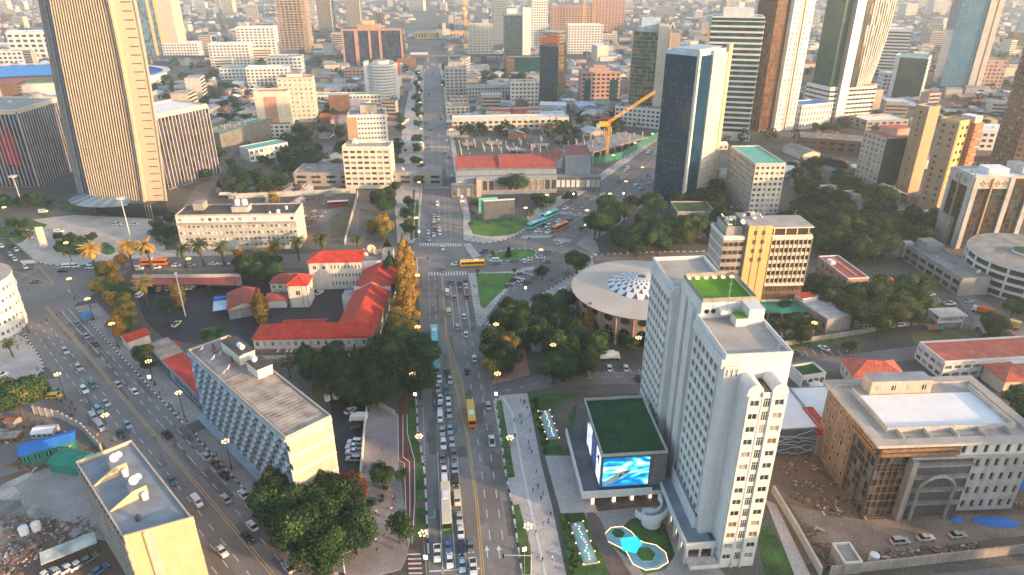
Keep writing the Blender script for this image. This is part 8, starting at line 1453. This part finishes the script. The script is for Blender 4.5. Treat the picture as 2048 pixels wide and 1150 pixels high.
rubble('site_rubble', [(1560, 880), (1650, 900), (1690, 990), (1720, 1025), (2040, 1005), (2060, 1020), (1740, 1040), (1650, 1030), (1570, 990)], 1500, RB, .12, .45); rubble('yard_rubble', [(0, 1000), (60, 1040), (160, 1030), (195, 1060), (60, 1150), (0, 1150)], 800, RB, .12, .45); rubble('site_rubble', [(1600, 1050), (1640, 1060), (1680, 1120), (1640, 1140)], 160, RB, .2, .7); rubble('yard_rubble', [(0, 850), (60, 840), (150, 875), (120, 930), (0, 970)], 160, RB, .3, .9); rubble('lot_rubble', [(600, 400), (660, 395), (650, 430), (600, 470)], 150, RB, .3, 1.0); rubble('site_rubble', [(1740, 1105), (1990, 1085), (1990, 1095), (1760, 1118)], 160, RB, .2, .6)
# ------------------------------------------------------------ people
SK = [mat('skin', (.16, .09, .06), var=.05), mat('hair', (.015, .012, .01), var=.05)]
CL = {'white': (.6, .6, .6), 'black': (.02, .02, .02), 'navy': (.03, .04, .10), 'red': (.35, .04, .04), 'grey': (.2, .2, .2), 'yellow': (.5, .35, .05)}
for k, c in CL.items(): mat('cloth_' + k, c, var=.1)
def person_mesh(top, leg, st):
    me = bpy.data.meshes.new('person'); V = [(0, 0, .95), (0, 0, 1.2), (0, 0, 1.42), (0, .01, 1.52), (0, .03, 1.68), (.10, 0, .9), (.11, .16 * st, .5), (.11, .10 * st - .1 * abs(st), .08), (.11, .10 * st + .08, .03), (-.10, 0, .9), (-.11, -.12 * st, .5), (-.11, -.30 * st, .10), (-.11, -.30 * st + .12, .03), (.2, 0, 1.40), (.26, -.10 * st, 1.12), (.25, -.02 * st + .08, .86), (-.2, 0, 1.40), (-.26, .12 * st, 1.12), (-.25, .22 * st + .04, .88)]
    Ed = [(0, 1), (1, 2), (2, 3), (3, 4), (0, 5), (5, 6), (6, 7), (7, 8), (0, 9), (9, 10), (10, 11), (11, 12), (2, 13), (13, 14), (14, 15), (2, 16), (16, 17), (17, 18)]
    rr = [.15, .15, .16, .06, .105, .10, .075, .05, .045, .10, .075, .05, .045, .07, .05, .04, .07, .05, .04]
    me.from_pydata(V, Ed, []); o = bpy.data.objects.new('person_src', me); COL.objects.link(o); sk = o.modifiers.new('s', 'SKIN')
    for i, v in enumerate(me.skin_vertices[0].data): v.radius = (rr[i], rr[i] * .8); v.use_root = (i == 0)
    o.modifiers.new('u', 'SUBSURF').levels = 1; dg_ = bpy.context.evaluated_depsgraph_get(); nm = bpy.data.meshes.new_from_object(o.evaluated_get(dg_)); nm.materials.clear()
    for k in ('cloth_' + leg, 'cloth_' + top, 'skin', 'hair'): nm.materials.append(MATS[k])
    for p in nm.polygons: z = p.center.z; p.material_index = 0 if z < .95 else (1 if z < 1.47 and not (z < 1.0 and abs(p.center.x) > .2) else (3 if (z > 1.7 or (z > 1.55 and p.center.y < 0)) else 2))
    bpy.data.objects.remove(o); return nm
PM = [(c, person_mesh(c, l, s)) for c, l, s in (('white', 'navy', 1), ('black', 'black', .8), ('red', 'navy', 1), ('grey', 'black', -.9), ('navy', 'grey', .7), ('yellow', 'black', -1), ('black', 'navy', 0))]
def people(pts, where, conv=None):
    for (x, y) in pts:
        if conv: x, y = conv(x, y)
        w = G(x, y); c, me = rnd.choice(PM); lab = 'person in a %s top %s' % (c, where); tag(link('person', me, None, (w.x, w.y, .17), rnd.uniform(0, 6.28)), lab, 'person', lab)
t11 = lambda x, y: (1024 + x / 2.994, 766 + y / 2.994)
people([(45, 210), (55, 208), (57, 250), (72, 130), (78, 125), (52, 115), (100, 370), (118, 428), (125, 660), (218, 840), (20, 330), (108, 300)], 'walking on the near promenade', t11); people([(720, 790), (732, 800), (805, 660), (820, 700), (825, 740), (835, 720), (660, 665), (620, 785), (585, 1060), (830, 690), (755, 410)], 'on the corner plaza', t10); people([(335, 915), (350, 912), (390, 945), (325, 970), (170, 690), (140, 620), (175, 520), (205, 515), (260, 205), (375, 490), (430, 475), (515, 425), (555, 410), (885, 445), (855, 460), (825, 470), (820, 345)], 'near the rounded white corner', z4); people([(960, 75), (975, 50), (935, 20), (910, 5), (395, 170), (435, 210), (450, 212), (590, 330), (540, 260), (495, 125), (965, 445), (935, 345), (1185, 390), (1140, 340)], 'along the boulevard', t9); people([(305, 1020), (320, 1025), (333, 1110), (1035, 570), (1025, 572), (1090, 810), (1065, 815), (1095, 665), (1110, 880), (1130, 890), (1140, 895), (1070, 930), (1150, 885), (1105, 895), (310, 575), (260, 735), (140, 380)], 'crossing around the junction', zj); people([(925, 860), (910, 900), (870, 885), (880, 745), (905, 935), (870, 1080), (935, 1080), (925, 650)], 'on the tree-lined promenade', lambda x, y: (512 + x / 3.002, y / 3.002)); people([(1250 / 3, 0)], 'by the stop line', lambda x, y: (930, 655))
def crowd(poly, n, where):
    xs = [p[0] for p in poly]; ys = [p[1] for p in poly]; got = []
    while len(got) < n:
        q = (rnd.uniform(min(xs), max(xs)), rnd.uniform(min(ys), max(ys)))
        if inside(q, poly): got.append(q)
    people(got, where)
crowd([(1020, 810), (1052, 800), (1100, 1010), (1120, 1130), (1070, 1130), (1040, 960)], 14, 'walking on the near promenade'); crowd([(150, 605), (165, 610), (380, 850), (370, 855)], 16, 'along the boulevard'); crowd([(395, 885), (410, 885), (520, 1005), (505, 1000)], 8, 'along the boulevard'); crowd([(800, 250), (815, 250), (815, 470), (795, 470)], 16, 'on the tree-lined promenade'); crowd([(1100, 560), (1140, 540), (1150, 548), (1090, 590)], 14, 'crossing around the junction'); crowd([(40, 650), (60, 660), (65, 690), (30, 710)], 8, 'near the rounded white corner'); crowd([(90, 790), (150, 810), (180, 850), (120, 830)], 10, 'near the rounded white corner'); crowd([(740, 1010), (800, 1000), (800, 1100), (700, 1120)], 8, 'on the corner plaza'); crowd([(1180, 370), (1300, 285), (1295, 280), (1175, 366)], 14, 'along the diagonal avenue')
# worn patches in the asphalt
for road, conv, n, zz in ((avenue, lambda: (rnd.uniform(0, 1), rnd.uniform(560, 1145)), 70, RZ + .0345), (boulevard, None, 60, RZ + .0585)):
    m = MB(); z0 = max((road.matrix_world @ v.co).z for v in road.data.vertices)
    for k in range(n):
        if conv: u, y = conv(); L_, R_ = 840 + (y - 600) * .03, 945 + (y - 600) * .178; p = G(L_ + (R_ - L_) * u, y); d = Vector((-.12, .99, 0))
        else: p = DC + DV * rnd.uniform(70, 300) + DN * rnd.uniform(-11.5, 7.5); d = DV
        v = Vector((-d.y, d.x, 0)); l, w = rnd.uniform(1.5, 11), rnd.uniform(.4, 1.4); z = z0 + .003 + k * .00005; m.face([(*(p - d * l - v * w).xy, z), (*(p + d * l - v * w).xy, z), (*(p + d * l * .9 + v * w).xy, z), (*(p - d * l * .95 + v * w).xy, z)], rnd.choice(('patch_dark', 'patch_mid', 'patch_pale')))
    o = m.build('asphalt_patches', road); o["kind"] = "stuff"
# ------------------------------------------------------------ the hazy city beyond
RF = ['roof_rust', 'roof_tin', 'roof_grey', 'roof_tin', 'roof_red_old', 'roof_grey', 'roof_paleblue', 'roof_screed', 'roof_bluegrey', 'roof_bluegrey', 'roof_white']; RFN = {'roof_rust': 'rust brown', 'roof_tin': 'tin grey', 'roof_grey': 'dull grey', 'roof_white': 'white', 'roof_red_old': 'dull red', 'roof_rusty': 'pale rusty', 'roof_paleblue': 'pale blue', 'roof_screed': 'sandy', 'roof_bluegrey': 'blue grey'}
WL = ['cream', 'concrete_pale', 'beige', 'concrete', 'concrete', 'brown']
HM = {}
def house_mesh(roof, wall, k):
    if (roof, wall, k) not in HM:
        m = MB(); rn = random.Random(k); w, d, h = rn.uniform(7, 13), rn.uniform(6, 10), rn.uniform(3, 7); m.box(-w, w, -d / 1.4, d / 1.4, -.2, h, wall, skip=(0, 1)); e = .5; y = d / 1.4 + e; a, c = (-w - e, 0, h + 2.2), (w + e, 0, h + 2.2)
        m.face([(-w - e, -y, h), (w + e, -y, h), c, a], roof); m.face([(w + e, y, h), (-w - e, y, h), a, c], roof); m.face([(-w, -d / 1.4, h), (-w, 0, h + 2.1), (-w, d / 1.4, h)], wall); m.face([(w, -d / 1.4, h), (w, d / 1.4, h), (w, 0, h + 2.1)], wall)
        for i in range(4): x = -w + w * 2 * (i + .5) / 4; m.face([(x - 1, -d / 1.4 - .05, h * .35), (x + 1, -d / 1.4 - .05, h * .35), (x + 1, -d / 1.4 - .05, h * .75), (x - 1, -d / 1.4 - .05, h * .75)], 'gl_dark')
        HM[(roof, wall, k)] = m.mesh('house')
    return HM[(roof, wall, k)]
def onroad(x, y):
    if y > 100:
        if -.127 * (y - 115) - 32 < x < -.118 * (y - 115) + 12: return True
        p = Vector((x, y, 0)); 
        if y < 420 and abs((p - DC).dot(DN)) < 24: return True
    px, py, d = pix(x, y)
    return inside((px, py), [(1040, 480), (1300, 270), (1480, 190), (1480, 230), (1340, 380), (1180, 500)])
def sheds(poly, n, where, s0=.28, s1=.6):
    xs = [p[0] for p in poly]; ys = [p[1] for p in poly]; t = 0; got = []
    while n > 0 and t < 400:
        t += 1; q = (rnd.uniform(min(xs), max(xs)), rnd.uniform(min(ys), max(ys))); w = G(*q)
        if not inside(q, poly) or blocked(w.x, w.y, 4) or any(abs(w.x - a) < 8 and abs(w.y - c) < 8 for a, c in got): continue
        got.append((w.x, w.y)); n -= 1; rf = rnd.choice(RF); s = rnd.uniform(s0, s1); o = link('small_shed', house_mesh(rf, rnd.choice(WL), rnd.randrange(5)), None, (w.x, w.y, 0), rnd.choice((0, 1.57)) + rnd.uniform(-.2, .2)); o.scale = (s, s, s * 1.1); lab = 'small %s roofed shed %s' % (RFN[rf], where); tag(o, lab, 'shed', lab)
sheds([(1570, 320), (1720, 330), (1730, 395), (1600, 400)], 16, 'behind the turquoise-roofed office'); sheds([(360, 380), (600, 375), (700, 385), (600, 392), (380, 398)], 10, 'behind the long office'); sheds([(1640, 600), (1800, 640), (1760, 670), (1660, 660)], 8, 'beside the hotel garden', .2, .4); sheds([(890, 235), (960, 240), (960, 275), (905, 285)], 9, 'beside the cleared plot'); sheds([(1840, 560), (1960, 580), (1900, 610), (1850, 600)], 5, 'below the car deck', .2, .4); sheds([(590, 345), (690, 345), (690, 372), (600, 372)], 8, 'behind the cream block'); sheds([(1960, 660), (2060, 680), (2060, 730), (1990, 700)], 4, 'beside the coral-roofed house', .25, .4); sheds([(1700, 430), (1790, 440), (1780, 490), (1720, 480)], 6, 'among the trees by the car deck'); sheds([(0, 845), (60, 838), (100, 870), (20, 890)], 4, 'at the back of the demolition yard', .25, .4); sheds([(1600, 760), (1650, 770), (1640, 800), (1600, 790)], 3, 'beside the mural hall', .25, .4); sheds([(470, 405), (600, 400), (600, 412), (480, 416)], 4, 'along the lot wall', .25, .4); sheds([(1040, 600), (1100, 640), (1080, 700), (1050, 690)], 5, 'by the auditorium car park', .2, .35); sheds([(1080, 395), (1150, 385), (1120, 400), (1090, 408)], 3, 'beside the theatre forecourt', .25, .4)
cnt = 0; tries = 0; placed = []
while cnt < 290 and tries < 9000:
    tries += 1; y = 330 + 1300 * rnd.random() ** 1.1; x = rnd.uniform(-.82, .82) * y
    if blocked(x, y, 9) or onroad(x, y) or any(abs(x - a) < 17 and abs(y - c) < 15 for a, c in placed): continue
    if y < 430 and x < 180: continue
    placed.append((x, y)); cnt += 1; rf = rnd.choice(RF); o = link('low_house', house_mesh(rf, rnd.choice(WL), rnd.randrange(5)), None, (x, y, 0), rnd.choice((0, 1.57)) + rnd.uniform(-.2, .3)); s = rnd.uniform(.55, 1.15); o.scale = (s, s, s * rnd.uniform(.8, 1.4)); lab = 'low %s roofed house in the hazy quarter beyond' % RFN[rf]; tag(o, lab, 'house', lab)
m = MB(); tr_ = MB()
def add_house(x, y):
    w, d, h = rnd.uniform(5, 13), rnd.uniform(4, 9), rnd.uniform(3, 9) * (1 if rnd.random() < .9 else 3); a = rnd.uniform(-.3, .3) + rnd.choice((0, 1.57)); ca, sa = math.cos(a), math.sin(a); T = lambda u, v, z: (x + ca * u - sa * v, y + sa * u + ca * v, z); rf, wl = rnd.choice(RF), rnd.choice(WL)
    m.hexa([T(-w, -d, -.2), T(w, -d, -.2), T(w, d, -.2), T(-w, d, -.2), T(-w, -d, h), T(w, -d, h), T(w, d, h), T(-w, d, h)], wl, rf, skip=(0,))
    if h < 9: m.face([T(-w, -d, h), T(w, -d, h), T(w, 0, h + 1.8), T(-w, 0, h + 1.8)], rf); m.face([T(w, d, h), T(-w, d, h), T(-w, 0, h + 1.8), T(w, 0, h + 1.8)], rf)
    else:
        for k in range(int(h / 3.2)): z = 1 + k * 3.2; m.face([T(-w * .92, -d - .06, z), T(w * .92, -d - .06, z), T(w * .92, -d - .06, z + 1.4), T(-w * .92, -d - .06, z + 1.4)], 'gl_dark')
for _ in range(5200):
    y = 600 + 3400 * rnd.random() ** 1.25; x = rnd.uniform(-.86, .86) * y
    if blocked(x, y, 8) or onroad(x, y): continue
    add_house(x, y)
o = m.build('far_rooftops'); o["kind"] = "stuff"; o["label"] = 'endless low roofs of the hazy city'; o["category"] = 'rooftops'
rn = random.Random(5)
for _ in range(4400):
    y = 520 + 3200 * rn.random() ** 1.2; x = rn.uniform(-.86, .86) * y
    if math.sin(x * .006 + 1.3) * math.sin(y * .005) + rn.uniform(-.6, .6) < 0: continue
    if blocked(x, y, 4) or onroad(x, y): continue
    r = rn.uniform(3, 6.5); c = Vector((x, y, r * .9))
    for k in range(34 if y < 1400 else 16):
        d = Vector((rn.gauss(0, 1), rn.gauss(0, 1), rn.gauss(0, 1) + .3)).normalized(); leafquad(tr_, c + d * r * rn.uniform(.6, 1.05), (d + Vector((rn.gauss(0, .4), rn.gauss(0, .4), .2))).normalized(), r * .36, rn.choice(('leaf_dark', 'leaf_mid', 'leaf_dark')), rn)
o = tr_.build('far_treetops'); o["kind"] = "stuff"; o["label"] = 'scattered dark tree crowns among the far roofs'; o["category"] = 'trees'
# larger blocks standing in the haze
for i in range(46):
    for _ in range(40):
        y = rnd.uniform(1150, 2600); x = rnd.uniform(-.8, .8) * y
        if not blocked(x, y, 25) and not onroad(x, y) and not (-.2 * y < x < .02 * y and y < 1700): break
    W, D, H = rnd.uniform(24, 50), rnd.uniform(18, 30), rnd.choice((16, 22, 28, 36, 45, 60)); wl = rnd.choice(('white', 'concrete', 'beige', 'white', 'concrete_pale', 'concrete_pale', 'grey_blue')); rw = int(H / 3.6); rf = rnd.choice(RF); sz = ('slender' if W < 32 else 'wide') + (' low' if H < 25 else ' tall' if H > 40 else ''); lab = 'hazy %s %s block with %s roof on the far plain' % (sz, {'concrete': 'grey', 'concrete_pale': 'pale grey', 'terracotta_wall': 'terracotta', 'grey_blue': 'blue grey'}.get(wl, wl), RFN[rf])
    b = Bld('hazy_block', lab, 'building', Vector((x, y, 0)), rad(rnd.uniform(-15, 20)), W, D, H, lab); b.core(wl, roof=rf, par=.8); b.grid('F', 1, H - .5, rw, int(W / 4), wl, .6, .5, ind=False, relief=False, mull=0); b.done()
# ------------------------------------------------------------ air
mb = MB(); mb.box(-8000, 8000, -3500, 10000, -2.0, 235.0, 'white')
hz = mb.build('haze'); hz["kind"] = "stuff"
hm = bpy.data.materials.new('haze_air'); hm.use_nodes = True; hn = hm.node_tree
for n in list(hn.nodes): hn.nodes.remove(n)
ho = hn.nodes.new("ShaderNodeOutputMaterial"); hv = hn.nodes.new("ShaderNodeVolumePrincipled")
hv.inputs["Color"].default_value = (0.84, 0.92, 0.96, 1); hv.inputs["Density"].default_value = 0.00022; hv.inputs["Anisotropy"].default_value = 0.55
hn.links.new(hv.outputs[0], ho.inputs["Volume"]); hz.data.materials.clear(); hz.data.materials.append(hm)
